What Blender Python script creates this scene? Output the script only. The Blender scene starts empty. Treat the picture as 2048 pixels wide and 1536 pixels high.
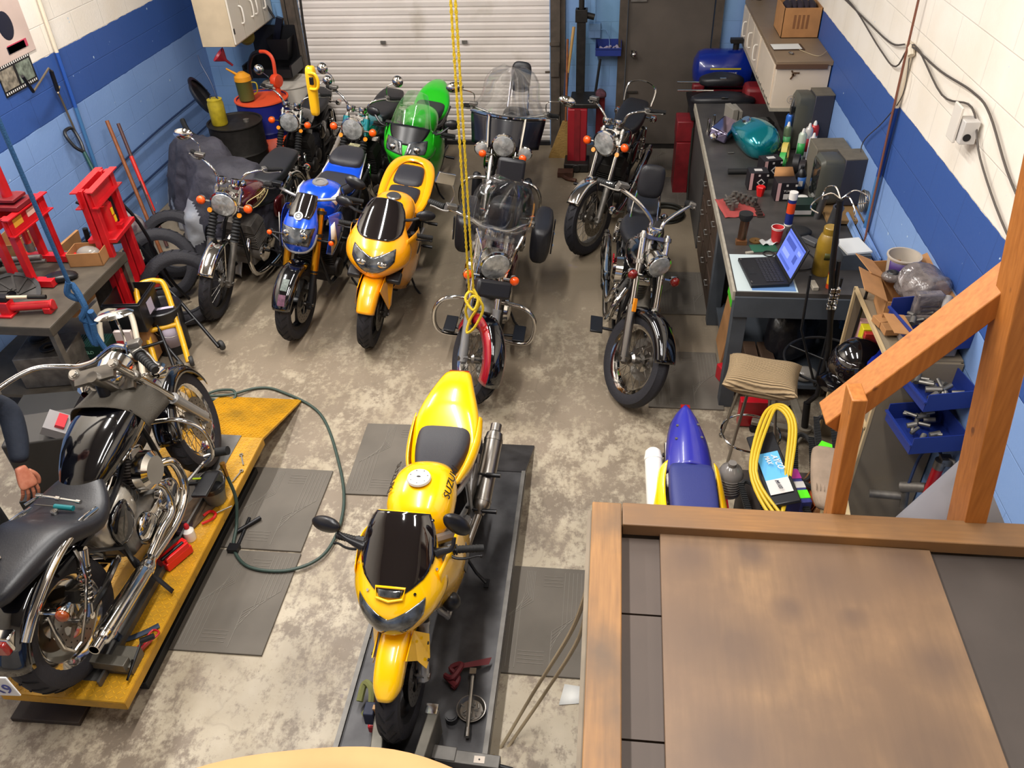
import bpy, bmesh, math, random
from math import sin, cos, pi, radians, sqrt, atan2
from mathutils import Vector, Matrix, noise as mnoise
random.seed(7)
C = bpy.context.scene.collection
V = Vector
# ---------------------------------------------------------------- camera
CAMH = 3.5
cam_d = bpy.data.cameras.new('camera'); cam = bpy.data.objects.new('camera', cam_d); C.objects.link(cam)
cam_d.sensor_width = 36; cam_d.lens = 36*1623.4/2048; cam_d.clip_start = .05; cam_d.clip_end = 60
_yaw, _pit, _rol = .1322, .6562, -.0421
_fw = V((-sin(_yaw)*cos(_pit), cos(_yaw)*cos(_pit), -sin(_pit)))
_rt = V((cos(_yaw), sin(_yaw), 0)); _up = _rt.cross(_fw)
_r2 = _rt*cos(_rol)+_up*sin(_rol); _u2 = -_rt*sin(_rol)+_up*cos(_rol)
_m = Matrix((_r2, _u2, -_fw)).transposed().to_4x4(); _m.translation = V((0, 0, CAMH))
cam.matrix_world = _m
bpy.context.scene.camera = cam
# ---------------------------------------------------------------- view and light
vs = bpy.context.scene.view_settings
vs.view_transform = 'Standard'; vs.look = 'None'; vs.gamma = 1; vs.use_curve_mapping = False
vs.exposure = 0.17
try:
    bpy.context.scene.cycles.max_bounces = 8; bpy.context.scene.cycles.sample_clamp_indirect = 4
    bpy.context.scene.cycles.caustics_reflective = False; bpy.context.scene.cycles.caustics_refractive = False
    bpy.context.scene.cycles.use_denoising = True
except Exception: pass
wd = bpy.data.worlds.new('world'); bpy.context.scene.world = wd; wd.use_nodes = True
wd.node_tree.nodes['Background'].inputs[0].default_value = (.8, .82, .9, 1)
wd.node_tree.nodes['Background'].inputs[1].default_value = .05
def area(name, loc, sx, sy, power, col):
    l = bpy.data.lights.new(name, 'AREA'); l.shape = 'RECTANGLE'; l.size = sx; l.size_y = sy
    l.energy = power; l.color = col
    o = bpy.data.objects.new(name, l); C.objects.link(o); o.location = loc
    return o
WARM = (1.0, .965, .92)
area('tube_light', (-1.25, 1.9, 4.72), .16, 2.4, 128, WARM)
area('tube_light', (-1.25, 5.0, 4.72), .16, 2.4, 104, WARM)
area('tube_light', (.35, 1.6, 4.72), .16, 2.2, 62, WARM)
area('tube_light', (-3.5, 4.8, 4.72), .16, 2.4, 180, WARM)
# ---------------------------------------------------------------- materials
def lin(c):
    if isinstance(c, str):
        c = c.lstrip('#'); c = [int(c[i:i+2], 16)/255 for i in (0, 2, 4)]
    return tuple(x/12.92 if x <= .04045 else ((x+.055)/1.055)**2.4 for x in c)+(1,)
MT = {}
def mat(name, col, rough=.5, metal=0., coat=0., bump=0., bscale=40, var=0., vscale=8, trans=0., emit=0., spec=.5, alpha=1., col2=None):
    if name in MT: return MT[name]
    m = bpy.data.materials.new(name); m.use_nodes = True; MT[name] = m
    nt = m.node_tree; b = nt.nodes['Principled BSDF']
    c = lin(col)
    b.inputs['Base Color'].default_value = c; b.inputs['Roughness'].default_value = rough
    b.inputs['Metallic'].default_value = metal; b.inputs['Coat Weight'].default_value = coat
    b.inputs['Coat Roughness'].default_value = .05
    b.inputs['Specular IOR Level'].default_value = spec
    b.inputs['Transmission Weight'].default_value = trans; b.inputs['Alpha'].default_value = alpha
    if emit: b.inputs['Emission Color'].default_value = c; b.inputs['Emission Strength'].default_value = emit
    tc = None
    if var or bump:
        tc = nt.nodes.new('ShaderNodeTexCoord')
    if var:
        n = nt.nodes.new('ShaderNodeTexNoise'); n.inputs['Scale'].default_value = vscale; n.inputs['Detail'].default_value = 6
        nt.links.new(tc.outputs['Object'], n.inputs['Vector'])
        r = nt.nodes.new('ShaderNodeValToRGB'); r.color_ramp.elements[0].position = .35; r.color_ramp.elements[1].position = .65
        d = lin(col2) if col2 else tuple(x*(1-var) for x in c[:3])+(1,)
        r.color_ramp.elements[0].color = d; r.color_ramp.elements[1].color = c
        nt.links.new(n.outputs['Fac'], r.inputs['Fac']); nt.links.new(r.outputs['Color'], b.inputs['Base Color'])
    if bump:
        n = nt.nodes.new('ShaderNodeTexNoise'); n.inputs['Scale'].default_value = bscale; n.inputs['Detail'].default_value = 3
        nt.links.new(tc.outputs['Object'], n.inputs['Vector'])
        bp = nt.nodes.new('ShaderNodeBump'); bp.inputs['Strength'].default_value = bump; bp.inputs['Distance'].default_value = .01
        nt.links.new(n.outputs['Fac'], bp.inputs['Height']); nt.links.new(bp.outputs['Normal'], b.inputs['Normal'])
    return m
class NT:
    """small helper to wire node materials"""
    def __init__(s, name, rough=.7, metal=0., coat=0.):
        s.m = bpy.data.materials.new(name); s.m.use_nodes = True; s.nt = s.m.node_tree; s.b = s.nt.nodes['Principled BSDF']
        s.b.inputs['Roughness'].default_value = rough; s.b.inputs['Metallic'].default_value = metal; s.b.inputs['Coat Weight'].default_value = coat
        s.tc = s.nt.nodes.new('ShaderNodeTexCoord').outputs['Object']; MT[name] = s.m
    def n(s, t, **k):
        x = s.nt.nodes.new('ShaderNode'+t)
        for a, v in k.items():
            if hasattr(x, a): setattr(x, a, v)
            else: x.inputs[a.replace('_', ' ')].default_value = v
        return x
    def l(s, a, b): s.nt.links.new(a, b)
    def noise(s, scale, detail=4, vec=None, rough=.5):
        x = s.n('TexNoise'); x.inputs['Scale'].default_value = scale; x.inputs['Detail'].default_value = detail; x.inputs['Roughness'].default_value = rough
        s.l(vec or s.tc, x.inputs['Vector']); return x.outputs['Fac']
    def ramp(s, f, a, b, ca=(0, 0, 0, 1), cb=(1, 1, 1, 1)):
        x = s.n('ValToRGB'); e = x.color_ramp.elements; e[0].position = a; e[1].position = b; e[0].color = ca; e[1].color = cb
        s.l(f, x.inputs['Fac']); return x.outputs['Color']
    def mix(s, f, a, b, typ='MIX'):
        x = s.n('Mix'); x.data_type = 'RGBA'; x.blend_type = typ
        for i, v in ((0, f), (6, a), (7, b)):
            if hasattr(v, 'is_linked') or hasattr(v, 'links'): s.l(v, x.inputs[i])
            else: x.inputs[i].default_value = v
        return x.outputs[2]
    def math(s, op, a, b=0.):
        x = s.n('Math'); x.operation = op
        for i, v in ((0, a), (1, b)):
            if hasattr(v, 'links'): s.l(v, x.inputs[i])
            else: x.inputs[i].default_value = v
        return x.outputs[0]
    def xyz(s, vec=None):
        x = s.n('SeparateXYZ'); s.l(vec or s.tc, x.inputs[0]); return x.outputs
    def map(s, sc=(1, 1, 1), rot=(0, 0, 0), loc=(0, 0, 0)):
        x = s.n('Mapping'); x.inputs['Scale'].default_value = sc; x.inputs['Rotation'].default_value = rot; x.inputs['Location'].default_value = loc
        s.l(s.tc, x.inputs['Vector']); return x.outputs[0]
    def bump(s, h, st=.5, d=.01):
        x = s.n('Bump'); x.inputs['Strength'].default_value = st; x.inputs['Distance'].default_value = d
        s.l(h, x.inputs['Height']); s.l(x.outputs[0], s.b.inputs['Normal'])
    def col(s, o): s.l(o, s.b.inputs['Base Color']); return s.m
chrome = mat('chrome', '#d8d6d2', .09, 1.); steel = mat('brushed_steel', '#8f8b86', .32, 1., bump=.05)
alu = mat('dull_aluminium', '#8b8781', .45, .8, var=.25, vscale=25)
dirtyalu = mat('oily_aluminium', '#77716a', .55, .6, var=.45, vscale=14)
darkmetal = mat('dark_metal', '#34312f', .5, .7, var=.3, vscale=20); blackm = mat('satin_black_metal', '#17171a', .4, .3)
rubber = mat('tyre_rubber', '#26252a', .72, bump=.25, bscale=90, spec=.35); softblk = mat('black_vinyl', '#1d1d22', .48, bump=.12, bscale=220)
gripm = mat('grip_rubber', '#131314', .7); glassy = mat('clear_lens', '#d4d6d4', .16, .45, coat=1., bump=.8, bscale=22, var=.55, vscale=16)
amber = mat('amber_lens', '#ff5a10', .15, coat=.6); amber2 = mat('amber_reflector', '#e88a14', .2, coat=.5); redlens = mat('red_lens', '#8c1410', .15, coat=.6)
plast = mat('black_plastic', '#16161a', .35); glossblk = mat('gloss_black_paint', '#050509', .1, coat=1., spec=.6)
rusty = mat('rusty_brown_metal', '#5a3a2c', .7, .4, var=.4, vscale=18)
# ---------------------------------------------------------------- mesh builder
class MB:
    def __init__(s, M=None): s.v = []; s.f = []; s.mi = []; s.k = 0; s.M = M
    def add(s, vs_, fs):
        o = len(s.v); s.v += [V(p) for p in vs_]
        for f in fs: s.f.append([i+o for i in f]); s.mi.append(s.k)
        return s
    def mat(s, k): s.k = k; return s
    def box(s, c, d, R=None, taper=1.):
        x, y, z = d[0]/2, d[1]/2, d[2]/2; p = []
        for k in (-1, 1):
            t = taper if k > 0 else 1
            for a, b in ((-1, -1), (1, -1), (1, 1), (-1, 1)): p.append(V((a*x*t, b*y*t, k*z)))
        if R is not None: p = [R @ q for q in p]
        c = V(c); return s.add([c+q for q in p], [(3, 2, 1, 0), (4, 5, 6, 7), (0, 1, 5, 4), (1, 2, 6, 5), (2, 3, 7, 6), (3, 0, 4, 7)])
    def ring(s, c, u, w, r, n, r2=None, ph=0):
        r2 = r if r2 is None else r2
        return [c+u*(r*cos(ph+2*pi*i/n))+w*(r2*sin(ph+2*pi*i/n)) for i in range(n)]
    def rings(s, rs, cap=True, closed=False, capend=None):
        n = len(rs[0]); p = [q for r in rs for q in r]; f = []
        m = len(rs)
        for i in range(m if closed else m-1):
            a = i*n; b = ((i+1) % m)*n
            for j in range(n): f.append((a+j, a+(j+1) % n, b+(j+1) % n, b+j))
        if cap and not closed:
            f.append(tuple(range(n-1, -1, -1)))
            f.append(tuple(range((m-1)*n, m*n)))
        return s.add(p, f)
    def cyl(s, a, b, r, r2=None, n=16, cap=True):
        a = V(a); b = V(b); d = (b-a).normalized(); u = d.orthogonal().normalized(); w = d.cross(u)
        return s.rings([s.ring(a, u, w, r, n), s.ring(b, u, w, r if r2 is None else r2, n)], cap)
    def tube(s, pts, r, n=8, closed=False, smooth=0):
        pts = [V(p) for p in pts]
        if smooth: pts = spline(pts, smooth, closed)
        m = len(pts); rs = []; u = None
        for i, p in enumerate(pts):
            q = pts[(i+1) % m] if (closed or i < m-1) else pts[i]; o = pts[i-1] if (closed or i > 0) else pts[i]
            d = (q-o).normalized()
            if u is None: u = d.orthogonal().normalized()
            u = (u-d*u.dot(d))
            u = u.normalized() if u.length > 1e-6 else d.orthogonal().normalized()
            w = d.cross(u); rr = r(i/(m-1)) if callable(r) else r
            rs.append(s.ring(p, u, w, rr, n))
        return s.rings(rs, not closed, closed)
    def lathe(s, prof, o=(0, 0, 0), ax=(0, 0, 1), n=24, cap=False, ang=2*pi, a0=0, ref=None):
        ax = V(ax).normalized(); u = V(ref) if ref is not None else ax.orthogonal().normalized(); w = ax.cross(u); o = V(o)
        full = abs(ang-2*pi) < 1e-4; m = n if full else n+1; p = []; f = []
        for i in range(m):
            t = a0+ang*i/n; d = u*cos(t)+w*sin(t)
            p += [o+d*r+ax*h for r, h in prof]
        k = len(prof)
        for i in range(n):
            a = i*k; b = ((i+1) % m)*k
            for j in range(k-1): f.append((a+j, b+j, b+j+1, a+j+1))
        if cap and full:
            f.append([i*k for i in range(n)][::-1]); f.append([i*k+k-1 for i in range(n)])
        return s.add(p, f)
    def ell(s, c, r, n=16, m=10, R=None):
        c = V(c); rs = []
        p = []; f = []
        for i in range(m+1):
            t = pi*i/m-pi/2
            for j in range(n):
                q = V((r[0]*cos(t)*cos(2*pi*j/n), r[1]*cos(t)*sin(2*pi*j/n), r[2]*sin(t)))
                if R is not None: q = R @ q
                p.append(c+q)
        for i in range(m):
            for j in range(n): f.append((i*n+j, i*n+(j+1) % n, (i+1)*n+(j+1) % n, (i+1)*n+j))
        return s.add(p, f)
    def sec(s, secs, n=20, cap=True):
        """loft along x: each (x, zc, halfwidth, up, down, exponent[, yc])"""
        rs = []
        for q in secs:
            x, z, w, u, d, e = q[:6]; yc = q[6] if len(q) > 6 else 0
            r = []
            for i in range(n):
                t = 2*pi*i/n; cx, sx = cos(t), sin(t)
                r.append(V((x, yc+w*math.copysign(abs(cx)**e, cx), z+(u if sx > 0 else d)*math.copysign(abs(sx)**e, sx))))
            rs.append(r)
        return s.rings(rs, cap)
    def prism(s, poly, a, b, T=None):
        """poly in xz, extruded along y from a to b"""
        n = len(poly); p = [V((x, a, z)) for x, z in poly]+[V((x, b, z)) for x, z in poly]
        if T is not None: p = [T @ q for q in p]
        return s.add(p, [tuple(range(n)), tuple(range(2*n-1, n-1, -1))]+[(i, i+n, (i+1) % n+n, (i+1) % n) for i in range(n)])
    def grid(s, fn, nu, nv, closedv=False):
        p = [V(fn(i/nu, j/nv)) for i in range(nu+1) for j in range(nv+1)]
        return s.add(p, [(i*(nv+1)+j, i*(nv+1)+j+1, (i+1)*(nv+1)+j+1, (i+1)*(nv+1)+j) for i in range(nu) for j in range(nv)])
    def torus(s, c, ax, R, r, n=32, m=8, r2=None):
        prof = [(R+r*cos(2*pi*i/m), (r2 or r)*sin(2*pi*i/m)) for i in range(m)]; prof.append(prof[0])
        return s.lathe(prof, c, ax, n)
    def crumple(s, amp, sc):
        s.v = [p+mnoise.turbulence_vector(p*sc, 3, True)*amp-V((amp, amp, amp))*.6 for p in s.v]; return s
    def xf(s, M, start=0):
        for i in range(start, len(s.v)): s.v[i] = M @ s.v[i]
        return s
    def build(s, name, ms, parent=None, sub=0, bev=0, thick=0, angle=38, smooth=True, weld=True, off=-1):
        if s.M is not None: s.xf(s.M)
        me = bpy.data.meshes.new(name)
        me.from_pydata([tuple(p) for p in s.v], [], s.f)
        if not isinstance(ms, (list, tuple)): ms = [ms]
        for m in ms: me.materials.append(m)
        me.polygons.foreach_set('material_index', s.mi)
        bm = bmesh.new(); bm.from_mesh(me)
        if weld: bmesh.ops.remove_doubles(bm, verts=bm.verts, dist=1e-5)
        bmesh.ops.recalc_face_normals(bm, faces=bm.faces)
        bm.to_mesh(me); bm.free()
        if smooth:
            me.polygons.foreach_set('use_smooth', [True]*len(me.polygons))
            if not sub: me.set_sharp_from_angle(angle=radians(angle))
        o = bpy.data.objects.new(name, me); C.objects.link(o)
        if thick: md = o.modifiers.new('solid', 'SOLIDIFY'); md.thickness = thick; md.offset = off
        if bev: md = o.modifiers.new('bevel', 'BEVEL'); md.width = bev; md.segments = 2; md.limit_method = 'ANGLE'; md.angle_limit = radians(40)
        if sub: md = o.modifiers.new('sub', 'SUBSURF'); md.levels = sub; md.render_levels = sub
        if parent: o.parent = parent
        return o
def spline(p, k=6, closed=False):
    out = []; n = len(p)
    for i in range(n if closed else n-1):
        if closed: a, b, c, d = p[i-1], p[i], p[(i+1) % n], p[(i+2) % n]
        else: a, b, c, d = p[max(i-1, 0)], p[i], p[i+1], p[min(i+2, n-1)]
        for j in range(k):
            t = j/k; out.append(.5*((2*b)+(c-a)*t+(2*a-5*b+4*c-d)*t*t+(3*b-a-3*c+d)*t**3))
    if not closed: out.append(p[-1])
    return out
def tag(o, label, cat, group=None, kind=None):
    o['label'] = label; o['category'] = cat
    if group: o['group'] = group
    if kind: o['kind'] = kind
    return o
def thing(name, label, cat, loc=(0, 0, 0), rz=0, group=None, rx=0, ry=0, sc=1):
    o = bpy.data.objects.new(name, None); C.objects.link(o); o.empty_display_size = .1
    o.location = loc; o.rotation_euler = (rx, ry, rz); o.scale = (sc, sc, sc)
    return tag(o, label, cat, group)
def struct(o, name=None):
    o['kind'] = 'structure'; return o
def solid(name, label, cat, mb, ms, loc=(0, 0, 0), rz=0, group=None, **k):
    o = mb.build(name, ms, None, **k); o.location = loc; o.rotation_euler = (0, 0, rz); return tag(o, label, cat, group)
def text(s, size, m, parent, loc, rot, name='lettering', ext=.0008, align='CENTER', sx=1):
    c = bpy.data.curves.new(name, 'FONT'); c.body = s; c.size = size; c.extrude = ext; c.align_x = align; c.align_y = 'CENTER'
    t = bpy.data.objects.new(name, c); C.objects.link(t); bpy.context.view_layer.update()
    me = bpy.data.meshes.new_from_object(t.evaluated_get(bpy.context.evaluated_depsgraph_get())); me.name = name; me.materials.clear(); me.materials.append(m)
    bpy.data.objects.remove(t); bpy.data.curves.remove(c)
    o = bpy.data.objects.new(name, me); C.objects.link(o); o.parent = parent; o.location = loc; o.rotation_euler = rot; o.scale = (sx, 1, 1)
    return o
def Rz(a): return Matrix.Rotation(a, 3, 'Z')
def Rx(a): return Matrix.Rotation(a, 3, 'X')
def Ry(a): return Matrix.Rotation(a, 3, 'Y')
# ================================================================ the room
XL, XR, YB, YF, ZC = -4.46, 1.76, 8.98, -2.2, 5.0
CZ = .2183                                   # one block course
def wall_mat(name, ax, banded, shade='#82a2d4'):
    t = NT(name, .55); o = t.xyz(); h = o[ax]
    cb = t.n('CombineXYZ'); t.l(h, cb.inputs[0]); t.l(o[2], cb.inputs[1])
    br = t.n('TexBrick'); br.inputs['Scale'].default_value = 1; br.inputs['Brick Width'].default_value = CZ*2; br.inputs['Row Height'].default_value = CZ
    br.inputs['Mortar Size'].default_value = .0042; br.inputs['Mortar Smooth'].default_value = .6; br.offset = .5
    t.l(cb.outputs[0], br.inputs['Vector'])
    lb = t.mix(t.ramp(t.noise(1.2, 3), .35, .7), lin(shade), lin('#7897cb'))
    c = lb
    if banded:
        edge = t.math('ADD', o[2], t.math('MULTIPLY', t.math('SUBTRACT', t.noise(9, 2), .5), .02))
        c = t.mix(t.math('GREATER_THAN', edge, 1.309), lb, lin('#34569a'))
        wh = t.mix(t.ramp(t.noise(2.2, 5), .4, .75), lin('#f6eee2'), lin('#ece1d0'))
        c = t.mix(t.math('GREATER_THAN', edge, 1.747), c, wh)
    chips = t.ramp(t.noise(16, 2), .76, .78)
    c = t.mix(chips, c, lin('#b9cde0'))
    c = t.mix(t.math('MULTIPLY', br.outputs['Fac'], .13), c, lin('#26344f'))
    hh = t.math('ADD', t.math('MULTIPLY', br.outputs['Fac'], -1.), t.math('MULTIPLY', t.noise(55, 4), .35))
    t.bump(hh, .4, .008)
    return t.col(c)
wl = wall_mat('painted_block_side', 1, True); wb = wall_mat('painted_block_back', 0, False, '#6b93b8')
GX0, GX1, GZ = -3.32, -.64, 3.0              # garage door opening
DX0, DX1, DZ = .16, 1.04, 2.0                # man door opening
m = MB(); m.box((XL-.1, (YF+YB)/2, ZC/2), (.2, YB-YF+.4, ZC)); struct(m.build('wall_left', wl))
m = MB(); m.box((XR+.1, (YF+YB)/2, ZC/2), (.2, YB-YF+.4, ZC)); struct(m.build('wall_right', wl))
m = MB()
for x0, x1, z0, z1 in ((XL, GX0, 0, ZC), (GX1, DX0, 0, ZC), (DX1, XR, 0, ZC), (GX0, GX1, GZ, ZC), (DX0, DX1, DZ, ZC)):
    m.box(((x0+x1)/2, YB+.1, (z0+z1)/2), (x1-x0, .2, z1-z0))
struct(m.build('wall_back', wb, weld=False))
m = MB(); m.box(((XL+XR)/2, YF-.1, ZC/2), (XR-XL+.4, .2, ZC)); struct(m.build('wall_front', wl))
m = MB(); m.box(((XL+XR)/2, (YF+YB)/2, ZC+.05), (XR-XL+.4, YB-YF+.4, .1)); struct(m.build('ceiling', mat('ceiling_grey', '#8f8a82', .8)))
# floor: worn cream paint over grey brown concrete, dirtier towards the roller door
t = NT('worn_painted_concrete', .5)
o = t.xyz(); n1 = t.noise(1.1, 8, rough=.62); n2 = t.noise(5.5, 9, rough=.7); n3 = t.noise(26, 6, rough=.75)
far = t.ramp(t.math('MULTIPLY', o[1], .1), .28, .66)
sv = t.map((1.6, .8, 1), (0, 0, -.5)); n4 = t.noise(9, 9, sv, .72)
mixn = t.math('ADD', t.math('ADD', t.math('MULTIPLY', n1, .32), t.math('MULTIPLY', n2, .22)), t.math('ADD', t.math('MULTIPLY', n3, .22), t.math('MULTIPLY', n4, .30)))
wear = t.ramp(t.math('ADD', mixn, t.math('MULTIPLY', far, .10)), .518, .575)
cream = t.mix(t.ramp(t.noise(3, 4), .3, .7), lin('#b9ad98'), lin('#a2957f'))
brown = t.mix(t.ramp(t.noise(2, 5), .3, .7), lin('#8a7c6c'), lin('#756859'))
c = t.mix(wear, cream, brown)
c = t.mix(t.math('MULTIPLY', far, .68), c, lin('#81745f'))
stn = t.ramp(t.noise(.9, 3, t.map(loc=(5, 3, 0))), .58, .72)
c = t.mix(t.math('MULTIPLY', stn, .35), c, lin('#4a423b'))
spk = t.ramp(t.noise(70, 2), .68, .74); c = t.mix(t.math('MULTIPLY', spk, .5), c, lin('#463e36'))
chip = t.ramp(t.noise(2.4, 5, t.map(loc=(1.3, 7, 0)), .62), .695, .70); c = t.mix(chip, c, lin('#7d7068'))
vor = t.n('TexVoronoi'); vor.feature = 'DISTANCE_TO_EDGE'; vor.inputs['Scale'].default_value = .55
dm = t.n('Mapping'); ds = t.n('VectorMath'); ds.operation = 'ADD'; nn = t.n('TexNoise'); nn.inputs['Scale'].default_value = 1.5; nn.inputs['Detail'].default_value = 5
t.l(t.tc, nn.inputs['Vector']); t.l(t.tc, ds.inputs[0]); t.l(nn.outputs['Color'], ds.inputs[1]); t.l(ds.outputs[0], vor.inputs['Vector'])
crk = t.ramp(vor.outputs['Distance'], .0, .006, (1, 1, 1, 1), (0, 0, 0, 1)); c = t.mix(t.math('MULTIPLY', crk, .16), c, lin('#4a4239'))
t.bump(t.math('ADD', mixn, t.math('MULTIPLY', n3, .4)), .25, .006)
rg = t.ramp(n2, .3, .7, (.42, .42, .42, 1), (.62, .62, .62, 1)); t.l(rg, t.b.inputs['Roughness'])
t.col(c)
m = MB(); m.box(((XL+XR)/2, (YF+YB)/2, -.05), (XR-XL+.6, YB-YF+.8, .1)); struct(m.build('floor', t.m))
# roller door with ribbed slats
t = NT('garage_door_white', .45); c = t.mix(t.ramp(t.noise(1.6, 5), .4, .75), lin('#dcd4cf'), lin('#cbc2ba'))
o = t.xyz()
st = t.ramp(t.noise(2.2, 4, t.map(loc=(.4, 0, 1.1))), .60, .72); c = t.mix(t.math('MULTIPLY', st, .35), c, lin('#8f8267'))
wn = t.n('TexWave'); wn.wave_type = 'BANDS'; wn.bands_direction = 'Z'; wn.inputs['Scale'].default_value = 1
low = t.ramp(o[2], .0, .9, (1, 1, 1, 1), (0, 0, 0, 1)); c = t.mix(t.math('MULTIPLY', low, .25), c, lin('#8d826f'))
gw = t.col(c)
def door_z(u):
    pts = []; z = .03; k = 0
    while z < GZ+.1:
        pts += [(z, 0), (z+.006, .010), (z+.048, .012), (z+.062, .0)]
        z += .0755; k += 1
        if k % 15 == 0: pts += [(z-.004, -.012), (z, -.012)]
    return pts
prof = door_z(0); m = MB(); n = len(prof)
p = [V((x, YB+.03-d, z)) for x in (GX0-.02, GX1+.02) for z, d in prof]
m.add(p, [(i, i+1, n+i+1, n+i) for i in range(n-1)])
gd = struct(m.build('door_1', gw, angle=20))
for x in (-2.44, -1.55):
    m = MB(); m.box((x, YB-.0, 1.12), (.055, .02, .03)); m.build('latch_slot', alu, gd)
m = MB(); m.box(((GX0+GX1)/2, YB-.0, .02), (GX1-GX0, .05, .05)); m.build('bottom_seal', plast, gd)
fr = mat('dirty_door_frame', '#5a5047', .6, .3, var=.4, vscale=9)
m = MB(); m.box((GX0-.05, YB-.04, 1.5), (.1, .09, 3.)); m.box((GX0-.14, YB-.03, 1.5), (.04, .05, 3.)); m.box((GX0-.02, YB-.09, 1.5), (.03, .04, 3.)); struct(m.build('trim_1', fr, weld=False))
m = MB(); m.box((GX1+.065, YB-.04, 1.5), (.1, .1, 3.)); m.box((GX1+.14, YB-.02, 1.5), (.05, .05, 3.)); m.box((GX1+.06, YB-.1, .86), (.09, .03, .14)); m.box((GX1+.06, YB-.1, 1.12), (.1, .02, .03)); m.box((GX1+.06, YB-.1, .4), (.1, .02, .03)); m.cyl((GX1+.01, YB-.11, .84), (GX1-.04, YB-.12, .84), .012)
struct(m.build('trim_2', fr, weld=False))
# man door
md_ = mat('brown_steel_door', '#564e47', .55, .0, bump=.05, var=.25, vscale=3)
m = MB(); m.box(((DX0+DX1)/2, YB+.02, DZ/2+.01), (DX1-DX0-.02, .05, DZ-.02)); d = struct(m.build('door_2', md_, bev=.003))
m = MB(); m.cyl((DX0+.085, YB, 1.0), (DX0+.085, YB-.05, 1.0), .014); m.ell((DX0+.085, YB-.07, 1.0), (.028, .022, .028)); m.cyl((DX0+.085, YB-.005, 1.0), (DX0+.085, YB-.014, 1.0), .036); m.build('door_knob', chrome, d)
m = MB(); m.box((DX0+.09, YB-.02, .60), (.12, .015, .018)); m.box((DX0+.04, YB-.02, .55), (.015, .015, .1)); m.build('slide_bolt', steel, d)
m = MB(); m.box((DX0+.11, YB-.02, 1.52), (.16, .02, .025)); m.build('door_bracket', alu, d)
m = MB(); m.box((DX0-.04, YB-.02, DZ/2), (.08, .06, DZ)); m.box((DX1+.04, YB-.02, DZ/2), (.08, .06, DZ)); m.box(((DX0+DX1)/2, YB-.02, DZ+.04), (DX1-DX0+.16, .06, .08)); struct(m.build('trim_3', fr, weld=False))
m = MB(); m.box(((DX0+DX1)/2, YB-.02, .008), (DX1-DX0, .2, .016)); struct(m.build('trim_4', darkmetal))
# conduits (painted with the wall)
m = MB(); m.tube([(-4.44, 6.22, 3.4), (-4.44, 6.22, .0)], .017)
lc = NT('conduit_banded', .5); oo = lc.xyz(); cc = lc.mix(lc.math('GREATER_THAN', oo[2], 1.309), lin('#3f6fa0'), lin('#2550a0')); cc = lc.mix(lc.math('GREATER_THAN', oo[2], 1.747), cc, lin('#d9cdb8')); lc.col(cc)
# ================================================================ motorcycles: x forward, y left, z up
def T4(loc=(0, 0, 0), R=None):
    m = (R.to_4x4() if R is not None else Matrix.Identity(4)); m.translation = V(loc); return m
def interp(rows, u):
    rows = [tuple(r) for r in rows]
    if u <= rows[0][0]: return rows[0][1:]
    for i in range(len(rows)-1):
        if u <= rows[i+1][0]:
            a = rows[max(i-1, 0)]; b = rows[i]; c = rows[i+1]; d = rows[min(i+2, len(rows)-1)]
            t = (u-b[0])/(c[0]-b[0])
            return [.5*((2*b[k])+(c[k]-a[k])*t+(2*a[k]-5*b[k]+4*c[k]-d[k])*t*t+(3*b[k]-a[k]-3*c[k]+d[k])*t**3) for k in range(1, len(b))]
    return rows[-1][1:]
class Bike:
    def __init__(s, name, label, cat, loc, rz, sc=.9, lean=0, steer=0, wb=1.4, R=.31, rake=25, L=.74, off=.0, group=None, pitch=0):
        s.root = thing(name, label, cat, loc, rz, group, rx=-radians(lean), ry=-radians(pitch), sc=sc)
        s.fx = wb/2; s.R = R; s.rake = radians(rake); s.d = V((-sin(s.rake), 0, cos(s.rake)))
        s.ax = V((s.fx, 0, R)); s.off = off            # fork offset ahead of the steering axis
        s.o = s.ax-V((cos(s.rake), 0, sin(s.rake)))*off
        s.L = L; s.top = s.ax+s.d*L
        M = Matrix.Translation(s.top) @ Matrix.Rotation(radians(steer), 4, s.d) @ Matrix.Translation(-s.top); s.F = M
    def mb(s, front=False): return MB(s.F if front else None)
    def p(s, name, mb, ms, parent=None, **k): return mb.build(name, ms, parent or s.root, **k)
    def fk(s, t, y=0, fwd=0): return s.ax+s.d*t+V((cos(s.rake)*fwd, y, sin(s.rake)*fwd))
def sides(f):
    for sg in (1, -1): f(sg)
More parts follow.
